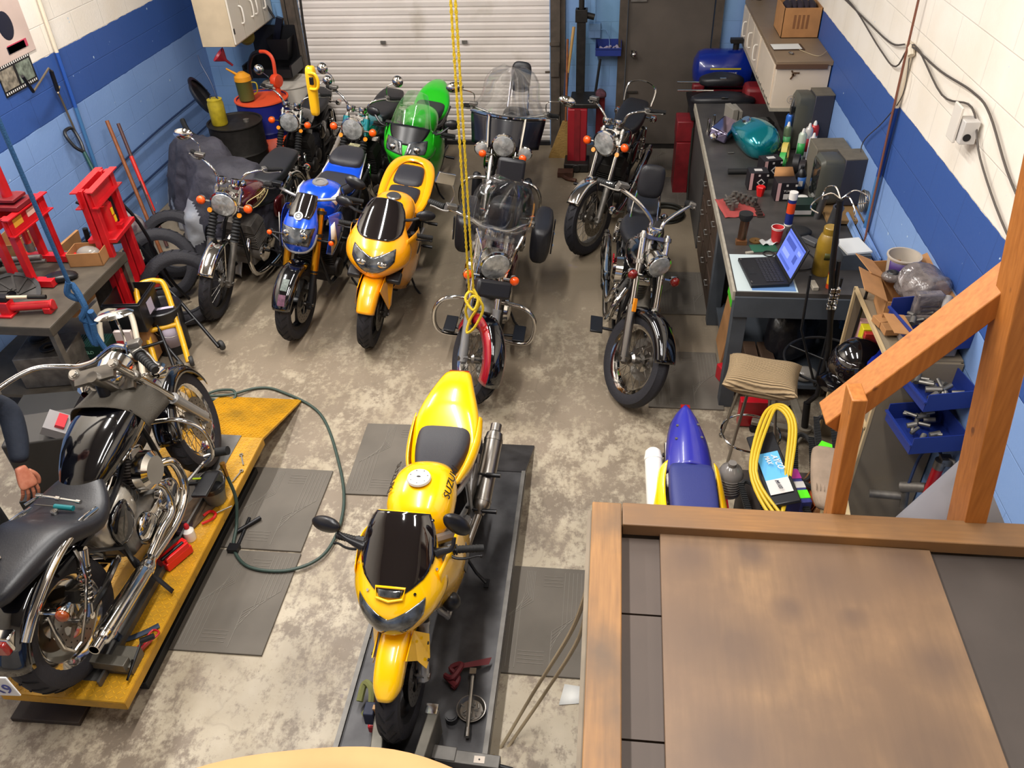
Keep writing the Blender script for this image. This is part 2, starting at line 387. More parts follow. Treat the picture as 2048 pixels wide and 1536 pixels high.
def wheel(b, front, cx, r, tw, style='cast', rimm=None, disc=1, tread=False, drum=False, rr=None, hubm=None, discr=.15, white=False):
    M = b.F if front else None; rr = rr or r-.085; hubm = hubm or alu; rimm = rimm or blackm
    c = V((cx, 0, r)); m = MB(M); hw = tw/2
    prof = [(rr-.005, -hw*.72), (rr+.012, -hw*.86), (rr+(r-rr)*.45, -hw), (rr+(r-rr)*.74, -hw*.88), (r-.012*1.4, -hw*.55), (r-.003, -hw*.25), (r, 0)]
    prof = prof+[(a, -h) for a, h in prof[-2::-1]]
    m.lathe(prof, c, (0, 1, 0), 48, ref=(1, 0, 0))
    if tread:
        m.mat(1)
        for i in range(26):
            a = 2*pi*i/26
            for sg in (1, -1):
                pts = []
                for k in range(5):
                    q = k/4; yy = hw*(.08+.62*q)*sg; rad = r+.0008-.020*(abs(yy)/hw/.7)**2.4*1.2; aa = a+.13*q+(.06 if sg > 0 else 0)
                    pts.append(c+V((rad*cos(aa), yy, rad*sin(aa))))
                m.tube(pts, .0032, 4)
    t = m.build('front_wheel' if front else 'rear_wheel', [rubber, mat('tread_groove', '#0c0c0e', .9)], b.root, weld=False)
    m = MB(M)
    m.lathe([(rr+.006, -hw*.78), (rr+.008, -hw*.68), (rr-.018, -hw*.6), (rr-.022, 0), (rr-.018, hw*.6), (rr+.008, hw*.68), (rr+.006, hw*.78), (rr-.006, hw*.72), (rr-.03, hw*.5), (rr-.034, 0), (rr-.03, -hw*.5), (rr-.006, -hw*.72), (rr+.006, -hw*.78)], c, (0, 1, 0), 40)
    if style == 'cast':
        for i in range(3 if style == 'cast' else 5):
            a = 2*pi*i/3+.4
            for da in (-.16, .16):
                p0 = c+V((.05*cos(a), 0, .05*sin(a))); p1 = c+V(((rr-.02)*cos(a+da), 0, (rr-.02)*sin(a+da)))
                d = (p1-p0); m.box((p0+p1)/2, (d.length, hw*.6, .022), Matrix.Rotation(-atan2(d.z, d.x), 3, 'Y'))
        m.cyl(c-V((0, hw*.8, 0)), c+V((0, hw*.8, 0)), .05, n=20)
        m.build('rim', rimm, t, weld=False)
    elif style == 'solid':
        m.lathe([(0, -hw*.55), (rr*.3, -hw*.6), (rr*.45, -hw*.3), (rr-.02, -hw*.35), (rr-.02, hw*.35), (rr*.45, hw*.3), (rr*.3, hw*.6), (0, hw*.55)], c, (0, 1, 0), 32); m.build('rim', rimm, t, weld=False)
    else:
        m.build('rim', rimm, t)
        m = MB(M); m.lathe([(.0, -.055), (.035, -.055), (.05, -.04), (.028, -.03), (.028, .03), (.05, .04), (.035, .055), (0, .055)], c, (0, 1, 0), 20)
        for i in range(32):
            a = 2*pi*i/32; sg = 1 if i % 2 else -1; a2 = a+(.35 if (i//2) % 2 else -.35)
            m.cyl(c+V((.046*cos(a2), .036*sg, .046*sin(a2))), c+V(((rr-.02)*cos(a), .005*sg, (rr-.02)*sin(a))), .0019, n=4, cap=False)
        m.build('spokes', hubm, t, weld=False)
    if disc:
        for sg in ((1,) if disc == 1 else (-1,) if disc == -1 else (1, -1)):
            m = MB(M); y = sg*(hw*.55+.032)
            m.lathe([(discr*.55, y-.002), (discr, y-.002), (discr, y+.002), (discr*.55, y+.002), (discr*.55, y-.002)], c, (0, 1, 0), 36)
            for i in range(5):
                a = 2*pi*i/5; m.box(c+V((discr*.4*cos(a), y-.004*sg, discr*.4*sin(a))), (discr*.5, .004, .022), Matrix.Rotation(-a, 3, 'Y'))
            for i in range(15):
                a = 2*pi*i/15
                for q in (.68, .84): m.mat(1).cyl(c+V((discr*q*cos(a+q*3), y+sg*.0022, discr*q*sin(a+q*3))), c+V((discr*q*cos(a+q*3), y+sg*.003, discr*q*sin(a+q*3))), .0045, n=6)
            m.mat(0); m.build('brake_disc', [steel, darkmetal], t, weld=False)
            m = MB(M); a = 2.5 if front else .9; m.box(c+V((discr*.86*cos(a), y+sg*.012, discr*.86*sin(a))), (.10, .05, .055), Matrix.Rotation(-a+pi/2, 3, 'Y'))
            m.cyl(c+V((discr*.86*cos(a)+.02, y+sg*.045, discr*.86*sin(a))), c+V((discr*.86*cos(a)+.02, y+sg*.02, discr*.86*sin(a))), .018); m.build('brake_caliper', alu if white else darkmetal, t, weld=False)
    if drum:
        m = MB(M); m.lathe([(0, -.06), (.075, -.058), (.09, -.045), (.09, .045), (.075, .058), (0, .06)], c, (0, 1, 0), 28)
        for i in range(6): m.torus(c+V((0, -.035+i*.014, 0)), (0, 1, 0), .092, .003, 28, 4)
        m.build('hub', hubm, t, weld=False)
    m = MB(M); m.cyl(c+V((0, -.13, 0)), c+V((0, .13, 0)), .011); m.cyl(c+V((0, -.135, 0)), c+V((0, -.125, 0)), .018, n=6); m.cyl(c+V((0, .135, 0)), c+V((0, .125, 0)), .018, n=6); m.build('axle', steel, t, weld=False)
    return t
def fork(b, y=.10, r0=.021, r1=.028, m0=chrome, m1=alu, boots=False, split=.36, usd=False, ears=None, L=None):
    L = L or b.L
    for sg in (1, -1):
        m = b.mb(True); m.cyl(b.fk(split-.02, sg*y), b.fk(L, sg*y), r0, n=18); m.cyl(b.fk(L, sg*y), b.fk(L+.012, sg*y), r0*.8, n=18); f = b.p('fork_leg', m, m0, weld=False)
        m = b.mb(True); m.cyl(b.fk(-.02, sg*y), b.fk(split, sg*y), r1, n=18)
        m.cyl(b.fk(split-.015, sg*y), b.fk(split+.004, sg*y), r1*1.12, n=18)
        m.box(b.ax+V((0, sg*y*.93, 0)), (.05, .035, .06)); b.p('fork_slider', m, m1, f, weld=False)
        if boots:
            m = b.mb(True); pr = []
            for i in range(19): pr.append((.026 if i % 2 else .038, split+i*(L-.16-split)/19))
            m.lathe(pr, b.ax+V((0, sg*y, 0)), b.d, 18); b.p('fork_boot', m, gripm, f)
        if ears:
            m = b.mb(True); m.cyl(b.fk(L-.17, sg*y), b.fk(L-.02, sg*y), .034, n=16); b.p('fork_cover', m, ears, f)
    m = b.mb(True)
    for t in (L-.02, L-.19):
        for sg in (1, -1): m.cyl(b.fk(t-.012, sg*y), b.fk(t+.014, sg*y), r0*1.5, n=16)
        c = b.fk(t, 0, -.03); m.box(c, (.075, 2*y, .026), Ry(-b.rake))
    m.cyl(b.fk(L-.2, 0, -.05), b.fk(L+.01, 0, -.05), .03, n=16)
    b.p('triple_clamp', m, blackm if m0 is not chrome else steel, weld=False)
def fender(b, front, cx, r, w, a0, a1, m, stay=None, thick=.003, stripe=None, sides_=.55, ry=None, name=None, par=None, tip=1.):
    mb = b.mb(front); c = V((cx, 0, b.R if front else (ry or b.R)))
    def fn(u, v):
        a = radians(a0+(a1-a0)*u); t = (v-.5)*2; ww = w*(1-(1-tip)*abs(2*u-1)**3)
        rr = r-(w*sides_)*abs(t)**2.6
        return c+V((rr*cos(a), ww*sin(t*1.45)/sin(1.45), rr*sin(a)))
    mb.grid(fn, 26, 12)
    o = b.p(name or ('front_fender' if front else 'rear_fender'), mb, m, par, thick=thick)
    if stripe:
        o.data.materials.append(stripe)
        for i, q in enumerate(o.data.polygons):
            if 3 <= i % 12 <= 8: q.material_index = 1
    if stay:
        mb = b.mb(front)
        for sg in (1, -1):
            for a in stay:
                e = fn((a-a0)/(a1-a0), .5+.47*sg); mb.tube([c+V((0, sg*(w+.012), 0)), e], .005, 6)
        b.p('fender_stay', mb, chrome, o, weld=False)
    return o
def headlight(b, t, fwd, r=.09, depth=.13, shell=chrome, brows=False, up=0, y=0, name='headlight'):
    d = V((1, 0, -.05)).normalized(); c = b.fk(t, y, fwd)+V((0, 0, up)); m = b.mb(True)
    m.lathe([(0, -depth), (r*.35, -depth*.97), (r*.72, -depth*.78), (r*.93, -depth*.4), (r, -.01), (r*1.06, 0), (r*1.06, .014), (r*.95, .018)], c, d, 28)
    o = b.p(name, m, shell)
    m = b.mb(True); m.lathe([(r*.96, .012), (r*.9, .024), (r*.5, .034), (0, .038)], c, d, 28); b.p('lens', m, glassy, o)
    return o
def signal(b, pos, front, sg, col=amber, r=.034, stalk=.09, d=(1, 0, 0), name='turn_signal', sm=chrome):
    m = b.mb(front); p0 = V(pos); p1 = p0+V((0, sg*stalk, 0)); m.cyl(p0, p1, .008, n=8)
    m.mat(1).ell(p1+V((0, sg*r*.5, 0))+V(d)*.012, (r*.8, r, r)); m.mat(0).lathe([(0, -.035), (r*.7, -.03), (r*1.04, -.004), (r*1.04, .004)], p1+V((0, sg*r*.5, 0)), d, 18)
    return b.p(name, m, [sm, col], weld=False)
def bars(b, pts, r=.0125, grip=.12, m=chrome, lever=True, mirror='round', mirrors=(1, -1), stem=.16, gm=gripm, par=None, mm=chrome, mdir=(0.1, .5, 1), brake=True, endw=False):
    """pts = left half of the handlebar from the middle outwards (relative to the top clamp)"""
    top = b.fk(b.L+.02, 0, -.03); L = [top+V(p) for p in pts]; Rr = [top+V((p[0], -p[1], p[2])) for p in pts]
    mb = b.mb(True); mb.tube(L[::-1]+Rr[1:] if L[0].y < top.y+1e-4 else L[::-1]+Rr, r, 10, smooth=5)
    h = b.p('handlebar', mb, m)
    for sg, P in ((1, L), (-1, Rr)):
        e = P[-1]; q = P[-2]; d = (e-q).normalized(); g0 = e-d*grip
        mb = b.mb(True); mb.cyl(g0, e+d*.008, r*1.5, n=14)
        for k in range(7): mb.cyl(g0+d*(.01+k*grip/7.4), g0+d*(.014+k*grip/7.4), r*1.66, n=14)
        mb.cyl(g0, g0-d*.006, r*2.2, n=14); b.p('grip', mb, gm, h, weld=False)
        mb = b.mb(True); mb.box(g0-d*.03, (.035, .045, .04), Matrix.Rotation(atan2(d.y, d.x)-pi/2*0, 3, 'Z'))
        if brake and sg < 0 or brake == 2: mb.box(g0-d*.04+V((.02, 0, .03)), (.045, .075, .028)); 
        b.p('switchgear', mb, blackm if m is not chrome else alu, h, weld=False, bev=.004)
        if lever:
            mb = b.mb(True); f = V((.055, 0, -.005)); mb.tube([g0-d*.03+V((.03, 0, 0)), g0+f*.9, g0+d*grip*.45+f, g0+d*grip*.85+f*.8, g0+d*grip*1.05+f*.85], lambda t: .0075-.002*t, 8, smooth=3); mb.ell(g0+d*grip*1.06+f*.85, (.009, .009, .009), 8, 6); b.p('lever', mb, alu if m is chrome else blackm, h, weld=False)
        if sg in mirrors and mirror:
            a = V(mdir); a = V((a.x, sg*a.y, a.z)).normalized(); s0 = g0-d*.03+V((0, 0, .015)); k = s0+V((.02, sg*.0, stem*.6)); c = s0+a*stem
            mb = b.mb(True); mb.tube([s0, k, c], .0045, 7, smooth=4)
            fd = V((1, 0, .12)).normalized()
            if mirror == 'round': mb.lathe([(0, .03), (.03, .026), (.047, .012), (.052, 0), (.049, -.004)], c+V((0, sg*.03, .02)), fd, 22, ref=(0, 1, 0))
            elif mirror == 'rect': mb.box(c+V((0, sg*.05, .03)), (.02, .13, .075), taper=.9)
            else:
                st = len(mb.v); mb.lathe([(0, .03), (.03, .026), (.045, .012), (.05, 0), (.047, -.004)], (0, 0, 0), (1, 0, 0), 22, ref=(0, 1, 0)); mb.xf(T4(c+V((0, sg*.05, .01)), Rx(-sg*.25) @ Matrix.Diagonal((1, 1.6, .95))), st)
            o = b.p('mirror', mb, mm, h, weld=False, bev=.003 if mirror == 'rect' else 0)
    return h
def gauges(b, n=2, r=.042, y=.055, fwd=.02, up=.06, shell=chrome):
    for i in range(n):
        yy = 0 if n == 1 else (y if i else -y); c = b.fk(b.L, yy, fwd)+V((0, 0, up)); d = V((-.35, 0, 1)).normalized(); m = b.mb(True)
        m.lathe([(0, -.05), (r*.7, -.048), (r*.95, -.03), (r, 0), (r, .008), (r*.9, .01)], c, d, 24); m.mat(1).lathe([(0, .004), (r*.9, .006)], c, d, 24); b.p('gauge', m, [shell, mat('gauge_face', '#0e0f12', .15)], weld=False)
def sec_part(b, name, secs, m, front=False, sub=1, n=20, par=None, **k):
    mb = b.mb(front); mb.sec(secs, n); return b.p(name, mb, m, par, sub=sub, **k)
def engine_inline(b, x=.08, z=.36, w=.24, cyl=4, m=None, head=True, cases=None, tilt=15, hh=.26):
    m = m or alu; cases = cases or alu; mb = MB(); mb.box((x-.08, 0, z-.07), (.42, w*1.02, .20), taper=.9)
    mb.cyl((x-.16, -w*.62, z-.05), (x-.16, w*.62, z-.05), .085, n=24); mb.cyl((x+.06, -w*.78, z-.06), (x+.06, w*.78, z-.06), .075, n=24); mb.cyl((x-.05, 0, z-.2), (x-.05, 0, z-.15), .1, n=16)
    e = b.p('engine', mb, cases, bev=.006, weld=False)
    mb = MB(); R = Ry(radians(tilt))
    W = w*1.5
    for k in range(9): mb.box(V((x+.05, 0, z+.02))+R @ V((0, 0, .02+k*.02)), (.19-.004*(k % 2), W, .007), R)
    mb.box(V((x+.05, 0, z+.02))+R @ V((0, 0, .1)), (.14, W*.93, .2), R)
    mb.box(V((x+.05, 0, z+.02))+R @ V((0, 0, .225)), (.2, W*1.02, .07), R, taper=.8)
    b.p('cylinder_block', mb, m, e, weld=False, bev=.002)
    for q in (1, -1):
        for x_, w_, z_, r_ in ((x+.06, .78, z-.06, .08), (x-.16, .62, z-.05, .09)): mb = MB(); mb.lathe([(0, .03), (r_*.75, .03), (r_*.97, .015), (r_, 0)], (x_, q*w*w_, z_), (0, q, 0), 24); b.p('side_cover', mb, chrome if m is not darkmetal else darkmetal, e)
    return e
def engine_v(b, x=.0, z=.36, m=None, hm=chrome, r=.062):
    m = m or alu; mb = MB(); mb.sec([(x+.2, z-.08, .06, .05, .05, .6), (x+.15, z-.07, .12, .09, .1, .6), (x-.05, z-.06, .13, .11, .11, .6), (x-.26, z-.05, .12, .1, .1, .6), (x-.3, z-.05, .08, .06, .06, .6)], 20); e = b.p('engine', mb, m)
    for k, a in enumerate((24, -26)):
        R = Ry(radians(a)); o = V((x+.03*(1 if a > 0 else -1), .0, z+.02)); mb = MB(); d = R @ V((0, 0, 1))
        mb.cyl(o, o+d*.2, r*.82, n=20)
        for q in range(10): mb.cyl(o+d*(.035+q*.0165), o+d*(.041+q*.0165), r*1.15-(q % 2)*.002, n=24)
        cyl_ = b.p('cylinder', mb, mat('cylinder_fins', '#8a8580', .4, .9), e, weld=False)
        mb = MB(); mb.box(o+d*.235, (.13, .14, .055), R, taper=.85); mb.box(o+d*.262, (.11, .11, .03), R, taper=.7); b.p('rocker_cover', mb, hm, cyl_, bev=.01, weld=False)
    for sg in (1, -1):
        mb = MB(); mb.lathe([(0, .05), (.06, .05), (.095, .03), (.105, 0)], (x+.1, sg*.12, z-.06), (0, sg, 0), 28); mb.lathe([(0, .035), (.06, .035), (.085, .02), (.09, 0)], (x-.13, sg*.12, z-.07), (0, sg, 0), 28)
        mb.box((x-.02, sg*.13, z-.07), (.2, .03, .13)); b.p('side_cover', mb, hm, e, weld=False, bev=.006)
    return e
def pipe(b, pts, r=.019, m=chrome, name='exhaust', muf=None, par=None, sm=5, mufr=.042, mm=None, tip=True):
    mb = MB(); mb.tube(pts, r, 12, smooth=sm); o = b.p(name, mb, m, par)
    if muf:
        a, c = V(muf[0]), V(muf[1]); d = (c-a).normalized(); L = (c-a).length; mb = MB()
        mb.lathe([(r, -.03), (mufr*.75, 0), (mufr, .03), (mufr, L-.05), (mufr*.9, L-.015), (mufr*.6, L), (mufr*.55, L-.002), (mufr*.5, L-.06), (0, L-.06)], a, d, 24)
        if tip: mb.lathe([(mufr*.62, L-.01), (mufr*.62, L+.05), (mufr*.5, L+.05), (mufr*.5, L)], a, d, 20)
        for q in (.05, L-.07): mb.lathe([(mufr, q), (mufr*1.05, q), (mufr*1.05, q+.018), (mufr, q+.018)], a, d, 24)
        b.p('muffler', mb, mm or m, o)
    return o
def cradle(b, m=blackm, w=.13, seatx=-.35, seatz=.68, low=.16, top=None):
    mb = MB(); h = b.fk(b.L-.1, 0, -.06); hx, hz = h.x, h.z
    mb.cyl((hx-.02, 0, hz-.08), (hx+.0, 0, hz+.06), .028)
    for sg in (1, -1):
        mb.tube([(hx, 0, hz-.05), (hx+.02, sg*w*.6, hz-.25), (hx-.02, sg*w, low+.1), (hx-.14, sg*w, low), (-.25, sg*w, low), (-.3, sg*w, low+.15), (-.28, sg*w, seatz-.05)], .015, 8, smooth=4)
        mb.tube([(hx, 0, hz), (.1, sg*.04, seatz+.04), (-.28, sg*w, seatz-.03), (seatx-.3, sg*w, seatz-.0)], .014, 8, smooth=4)
        mb.tube([(-.3, sg*w, low+.2), (seatx-.15, sg*w, seatz-.02)], .011, 8)
    return b.p('frame', mb, m, weld=False)
def swing(b, rx, y=.1, z=None, m=blackm, piv=(-.28, .34), shocks=True, sz=.66, sm=chrome, dx=.06):
    z = z or b.R; mb = MB()
    for sg in (1, -1): mb.tube([(piv[0], sg*.09, piv[1]), ((rx+piv[0])/2, sg*y, (z+piv[1])/2), (rx-.02, sg*y, z)], .018, 8)
    mb.cyl((piv[0], -.1, piv[1]), (piv[0], .1, piv[1]), .022); s_ = b.p('swingarm', mb, m, weld=False)
    if shocks:
        for sg in (1, -1): shock(b, (rx+.01, sg*(y+.035), z+.03), (rx+dx+.05, sg*(y+.035), sz), sm)
def shock(b, a, c, sm=chrome, r=.027):
    a = V(a); c = V(c); d = (c-a).normalized(); L = (c-a).length; mb = MB(); mb.cyl(a, c, .012, n=10); mb.cyl(a, a+d*L*.22, r*.8, n=16); mb.cyl(c-d*L*.25, c, r*1.02, n=16)
    mb.cyl(a-V((0, .02, 0)), a+V((0, .02, 0)), .016); mb.cyl(c-V((0, .02, 0)), c+V((0, .02, 0)), .016)
    u = d.orthogonal().normalized(); w = d.cross(u); N = 90
    mb.tube([a+d*(L*.16+L*.62*i/N)+(u*cos(i*2*pi*8/N)+w*sin(i*2*pi*8/N))*r for i in range(N+1)], .0045, 6); b.p('shock_absorber', mb, sm, weld=False)
def stand(b, x=-.15, m=blackm, sg=1):
    mb = MB(); mb.tube([(x, sg*.13, .22), (x+.02, sg*.2, .08), (x+.05, sg*.26, .035)], .01, 7); mb.box((x+.05, sg*.265, .03), (.06, .03, .008)); b.p('kickstand', mb, m, weld=False)
def pegs(b, pts, m=blackm):
    for p in pts:
        mb = MB(); s = 1 if p[1] > 0 else -1; mb.tube([(p[0], p[1]-s*.1, p[2]+.02), (p[0], p[1]-s*.02, p[2]), (p[0], p[1], p[2])], .008, 6); mb.cyl((p[0], p[1], p[2]), (p[0], p[1]+s*.085, p[2]), .014, n=10); b.p('footpeg', mb, m, weld=False)
def nose_fn(rows):
    def f(u, v):
        x, z, hw, sb, sd = interp(rows, u); a = v*pi/2
        return V((x-sb*(1-cos(a)), hw*sin(a), z-sd*(1-cos(a))))
    return f
def nose_n(f, u, v, e=.01):
    a = f(min(u+e, 1), v)-f(max(u-e, 0), v); c = f(u, v+e)-f(u, v-e); n = a.cross(c)
    n = n.normalized() if n.length > 1e-9 else V((1, 0, 0))
    return n if n.x > 0 or n.z > .3 else -n
def patch(b, name, f, fn, m, off=.004, nu=14, nv=16, par=None, thick=.002, front=True, **k):
    mb = b.mb(front)
    def g(s, t):
        u, v = fn(s, t); return f(u, v)+nose_n(f, u, v)*off
    mb.grid(g, nu, nv); return b.p(name, mb, m, par, thick=thick, off=0, **k)
def side_panel(b, name, top, mid, bot, m, sg, n=14, par=None, holes=None, thick=.004):
    """grid through three edge curves given for the left side as lists of (x,y,z)"""
    S = [spline([V((p[0], p[1]*sg, p[2])) for p in c], 6) for c in (top, mid, bot)]
    def at(c, u):
        i = u*(len(c)-1); k = min(int(i), len(c)-2); return c[k].lerp(c[k+1], i-k)
    def g(u, v):
        a, c, d = at(S[0], u), at(S[1], u), at(S[2], u); t = v
        return a*(1-t)**2+(c*2-(a+d)*.5)*2*t*(1-t)+d*t*t if False else a*(2*(t-.5)*(t-1))+c*(4*t*(1-t))+d*(2*t*(t-.5))
    mb = MB(); mb.grid(g, 18, 12); return b.p(name, mb, m, par, thick=thick, off=0)
# ---------------------------------------------------------------- paints
yel = mat('yellow_paint', '#ffc400', .22, coat=.8); oryel = mat('amber_yellow_paint', '#fba60a', .25, coat=.7)
green = mat('green_paint', '#23b81c', .3, coat=.6); blue = mat('blue_paint', '#1450d8', .2, .25, coat=.9); purple = mat('violet_blue_plastic', '#2b2c96', .3, coat=.3)
navyseat = mat('navy_seat_cover', '#2a3270', .55, bump=.1, bscale=200); maroon = mat('maroon_paint', '#4a0d12', .15, .2, coat=.9); redp = mat('red_paint', '#a01220', .15, .2, coat=.9)
tealp = mat('teal_metallic_paint', '#05828e', .15, .5, coat=1.); gold = mat('gold_fork_tube', '#c88a1a', .28, .9); whitep = mat('white_plastic', '#e9e6df', .35, coat=.2)
blackcov = mat('tinted_screen', '#120d0f', .06, coat=1., spec=.8); cleart = mat('clear_screen', '#e8eef0', .02, trans=1., alpha=.32, spec=.6); smoke = mat('smoked_screen', '#303436', .03, trans=.8, alpha=.62, spec=.7)
hlm = mat('headlight_glass', '#1c1d20', .08, .4, coat=1., var=.6, vscale=14, col2='#6c7074')
seatm = mat('seat_vinyl', '#2a2a30', .5, bump=.1, bscale=180, spec=.4); ltgrey = mat('silver_paint', '#9b9b9c', .3, .5, coat=.5)
DOWN = -pi/2
# ================================================================ 1. yellow sport motorcycle on the grey lift
b = Bike('motorcycle', 'bright yellow sport motorcycle with black screen standing on the grey lift', 'motorcycle', (-.75, 2.56, .155), radians(-92), .86, steer=0, wb=1.50, R=.32, rake=24, L=.68, off=.03)
wheel(b, True, b.fx, .32, .12, 'cast', disc=2, tread=True); wheel(b, False, -b.fx, .32, .18, 'cast', disc=1, discr=.11)
fork(b, y=.1, r0=.028, r1=.03, m0=darkmetal, m1=ltgrey, split=.30)
def yfend(u, v):
    a = radians(36+(128-36)*u); t = (v-.5)*2; w = .077-.012*(1-u)**4; r = .352
    w *= (1-.9*(1-min(1, u*7))**2*.35)
    rr = r-.075*abs(t)**3; return b.ax+V((rr*cos(a), w*sin(t*1.5), rr*sin(a)))
m = b.mb(True); m.grid(yfend, 30, 14); ff = b.p('front_fender', m, yel, thick=.004)
for sg in (1, -1):
    m = b.mb(True); m.add([b.ax+V(q) for q in ((.13, sg*.078, .31), (-.02, sg*.08, .335), (-.07, sg*.135, .25), (-.03, sg*.135, .12), (.03, sg*.13, .11), (.05, sg*.10, .2))], [(0, 1, 2, 3, 4, 5)]); b.p('fender_bracket', m, yel, ff, thick=.005, smooth=False)
    m = b.mb(True)
    for q in ((-.025, sg*.14, .24), (-.0, sg*.137, .14)): m.cyl(b.ax+V(q), b.ax+V(q)+V((.0, sg*.006, 0)), .008, n=8)
    b.p('bolt', m, darkmetal, ff, weld=False)
YR = [(0, .42, 1.13, .125, .04, .05), (.12, .49, 1.085, .155, .06, .045), (.3, .60, 1.00, .185, .10, .05), (.48, .70, .925, .212, .17, .05), (.62, .775, .865, .222, .23, .06), (.76, .815, .80, .20, .24, .06), (.88, .81, .73, .145, .18, .05), (1, .765, .68, .07, .08, .02)]
yf = nose_fn(YR); m = b.mb(); m.grid(lambda u, v: yf(u, (v-.5)*2), 30, 24); nf = b.p('front_fairing', m, yel, thick=.005, off=0)
def ysc(s, t):
    u = .015+s*.53; w = interp([(0, .86), (.2, .9), (.4, .84), (.6, .68), (.8, .46), (.93, .25), (1, .10)], s)[0]; return u, (t-.5)*2*w
patch(b, 'windscreen', yf, ysc, blackcov, .008, 20, 14, nf)
def yhl(s, t):
    v = (t-.5)*2*.48; q = abs(v)/.48; ut = .705-.135*q**1.1; ub = .90-.19*q**2.2; return ut+(ub-ut)*s, v
patch(b, 'headlight', yf, yhl, hlm, .006, 10, 24, nf)
patch(b, 'upper_light', yf, lambda s, t: (.50+.045*s, (t-.5)*2*(.17-.03*s)), hlm, .016, 4, 8, nf)
m = b.mb(); c = [(.49, -.2), (.49, .2), (.555, .17), (.57, 0), (.555, -.17)]; m.tube([yf(u, v)+nose_n(yf, u, v)*.016 for u, v in c], .0065, 8, closed=True); b.p('light_surround', m, yel, nf)
m = b.mb()
for u, v in ((.07, .93), (.07, -.93), (.40, .72), (.40, -.72), (.22, .97), (.22, -.97), (.53, .33), (.53, -.33)):
    q = yf(u, v); nn = nose_n(yf, u, v); m.cyl(q, q+nn*.01, .007, n=10)
b.p('screen_bolt', m, chrome, nf, weld=False)
for sg in (1, -1):
    side_panel(b, 'side_fairing', [(.60, .20, .93), (.42, .225, .93), (.26, .215, .86), (.13, .2, .74)], [(.58, .19, .72), (.40, .235, .68), (.22, .235, .58), (.02, .21, .5)], [(.46, .10, .44), (.34, .155, .38), (.18, .16, .3), (-.02, .14, .27)], yel, sg)
    m = MB(); m.box((.24, sg*.238, .62), (.12, .006, .14), Ry(.4)); b.p('air_vent', m, plast)
    m = MB(); m.mat(0).ell((.43, sg*.19, .5), (.045, .05, .06)); b.p('frame_slider', m, plast)
sec_part(b, 'tank', [(.30, .86, .04, .03, .08, 1), (.29, .86, .12, .09, .14, .8), (.20, .87, .175, .14, .16, .8), (.06, .88, .18, .155, .16, .8), (-.06, .87, .155, .13, .14, .85), (-.15, .85, .11, .07, .1, .9), (-.18, .84, .07, .03, .06, 1)], yel)
tk = b.root.children[-1]
m = MB(); c = V((.10, 0, 1.037)); m.lathe([(0, .006), (.05, .006), (.058, .003), (.062, -.008)], c, (.0, 0, 1), 32); m.mat(1)
for i in range(7): m.cyl(c+V((.045*cos(i*.9), .045*sin(i*.9), .005)), c+V((.045*cos(i*.9), .045*sin(i*.9), .0075)), .003, n=6)
m.ell(c+V((.0, 0, .006)), (.006, .012, .003), 10, 6); b.p('fuel_cap', m, [mat('fuel_cap_white', '#e2dfd6', .25, .2), darkmetal], tk, weld=False)
for sg in (1, -1): text('SUZUKI', .06, plast, tk, (.05, sg*.150, .97), (radians(48), 0, pi if sg > 0 else 0), sx=1.1)
sec_part(b, 'seat', [(-.08, .83, .075, .03, .04, .7), (-.12, .83, .09, .045, .05, .6), (-.22, .80, .125, .06, .05, .55), (-.36, .79, .16, .065, .05, .5), (-.46, .81, .16, .065, .05, .5), (-.52, .84, .15, .05, .06, .5), (-.54, .85, .12, .02, .04, .6)], seatm)
tl = sec_part(b, 'tail_cowl', [(-.13, .74, .12, .03, .05, .5), (-.30, .775, .175, .02, .08, .5), (-.44, .81, .195, .02, .09, .5), (-.52, .84, .195, .085, .1, .6), (-.62, .87, .175, .11, .09, .7), (-.76, .90, .125, .095, .07, .7), (-.90, .92, .085, .05, .04, .6), (-.93, .92, .07, .02, .03, .7)], yel)
for sg in (1, -1): side_panel(b, 'seat_side_panel', [(-.10, .118, .80), (-.25, .165, .835), (-.42, .185, .86), (-.56, .185, .90)], [(-.14, .14, .77), (-.28, .19, .79), (-.44, .21, .82), (-.58, .2, .86)], [(-.22, .13, .70), (-.32, .17, .72), (-.46, .19, .77), (-.6, .18, .8)], yel, sg)
m = MB(); m.box((-.925, 0, .925), (.03, .13, .035)); b.p('tail_light', m, redlens, tl, bev=.01)
text('SV', .035, plast, tl, (-.57, .170, .895), (radians(62), 0, pi))
engine_v(b, .06, .42, alu, darkmetal); cradle(b, ltgrey, .15, -.4, .70, .3); swing(b, -b.fx, .14, .32, ltgrey, shocks=False)
m = MB()
for sg in (1, -1): m.tube([(.35, sg*.09, .85), (.15, sg*.17, .70), (-.15, sg*.16, .48)], .028, 8, smooth=3)
b.p('frame_beam', m, ltgrey, weld=False)
pipe(b, [(.3, .05, .5), (.2, .1, .2), (-.1, .14, .25), (-.32, .2, .38)], .025, steel, muf=((-.32, .20, .38), (-.80, .225, .58)), mufr=.056, mm=steel)
m = MB(); m.add([(-.25, .14, .40), (-.40, .16, .42), (-.50, .17, .60), (-.44, .16, .64)], [(0, 1, 2, 3)]); m.tube([(-.38, .15, .44), (-.55, .17, .62)], .009, 6); b.p('rearset_bracket', m, alu, thick=.008, weld=False)
pegs(b, [(-.3, .22, .40), (-.3, -.22, .40), (-.48, .22, .52)]); stand(b, -.12)
bars(b, [(.03, .07, -.06), (.02, .16, -.05), (-.04, .30, -.07), (-.06, .36, -.08)], .012, .12, blackm, mirror=None); gauges(b, 1, .05, 0, .06, .04, blackm)
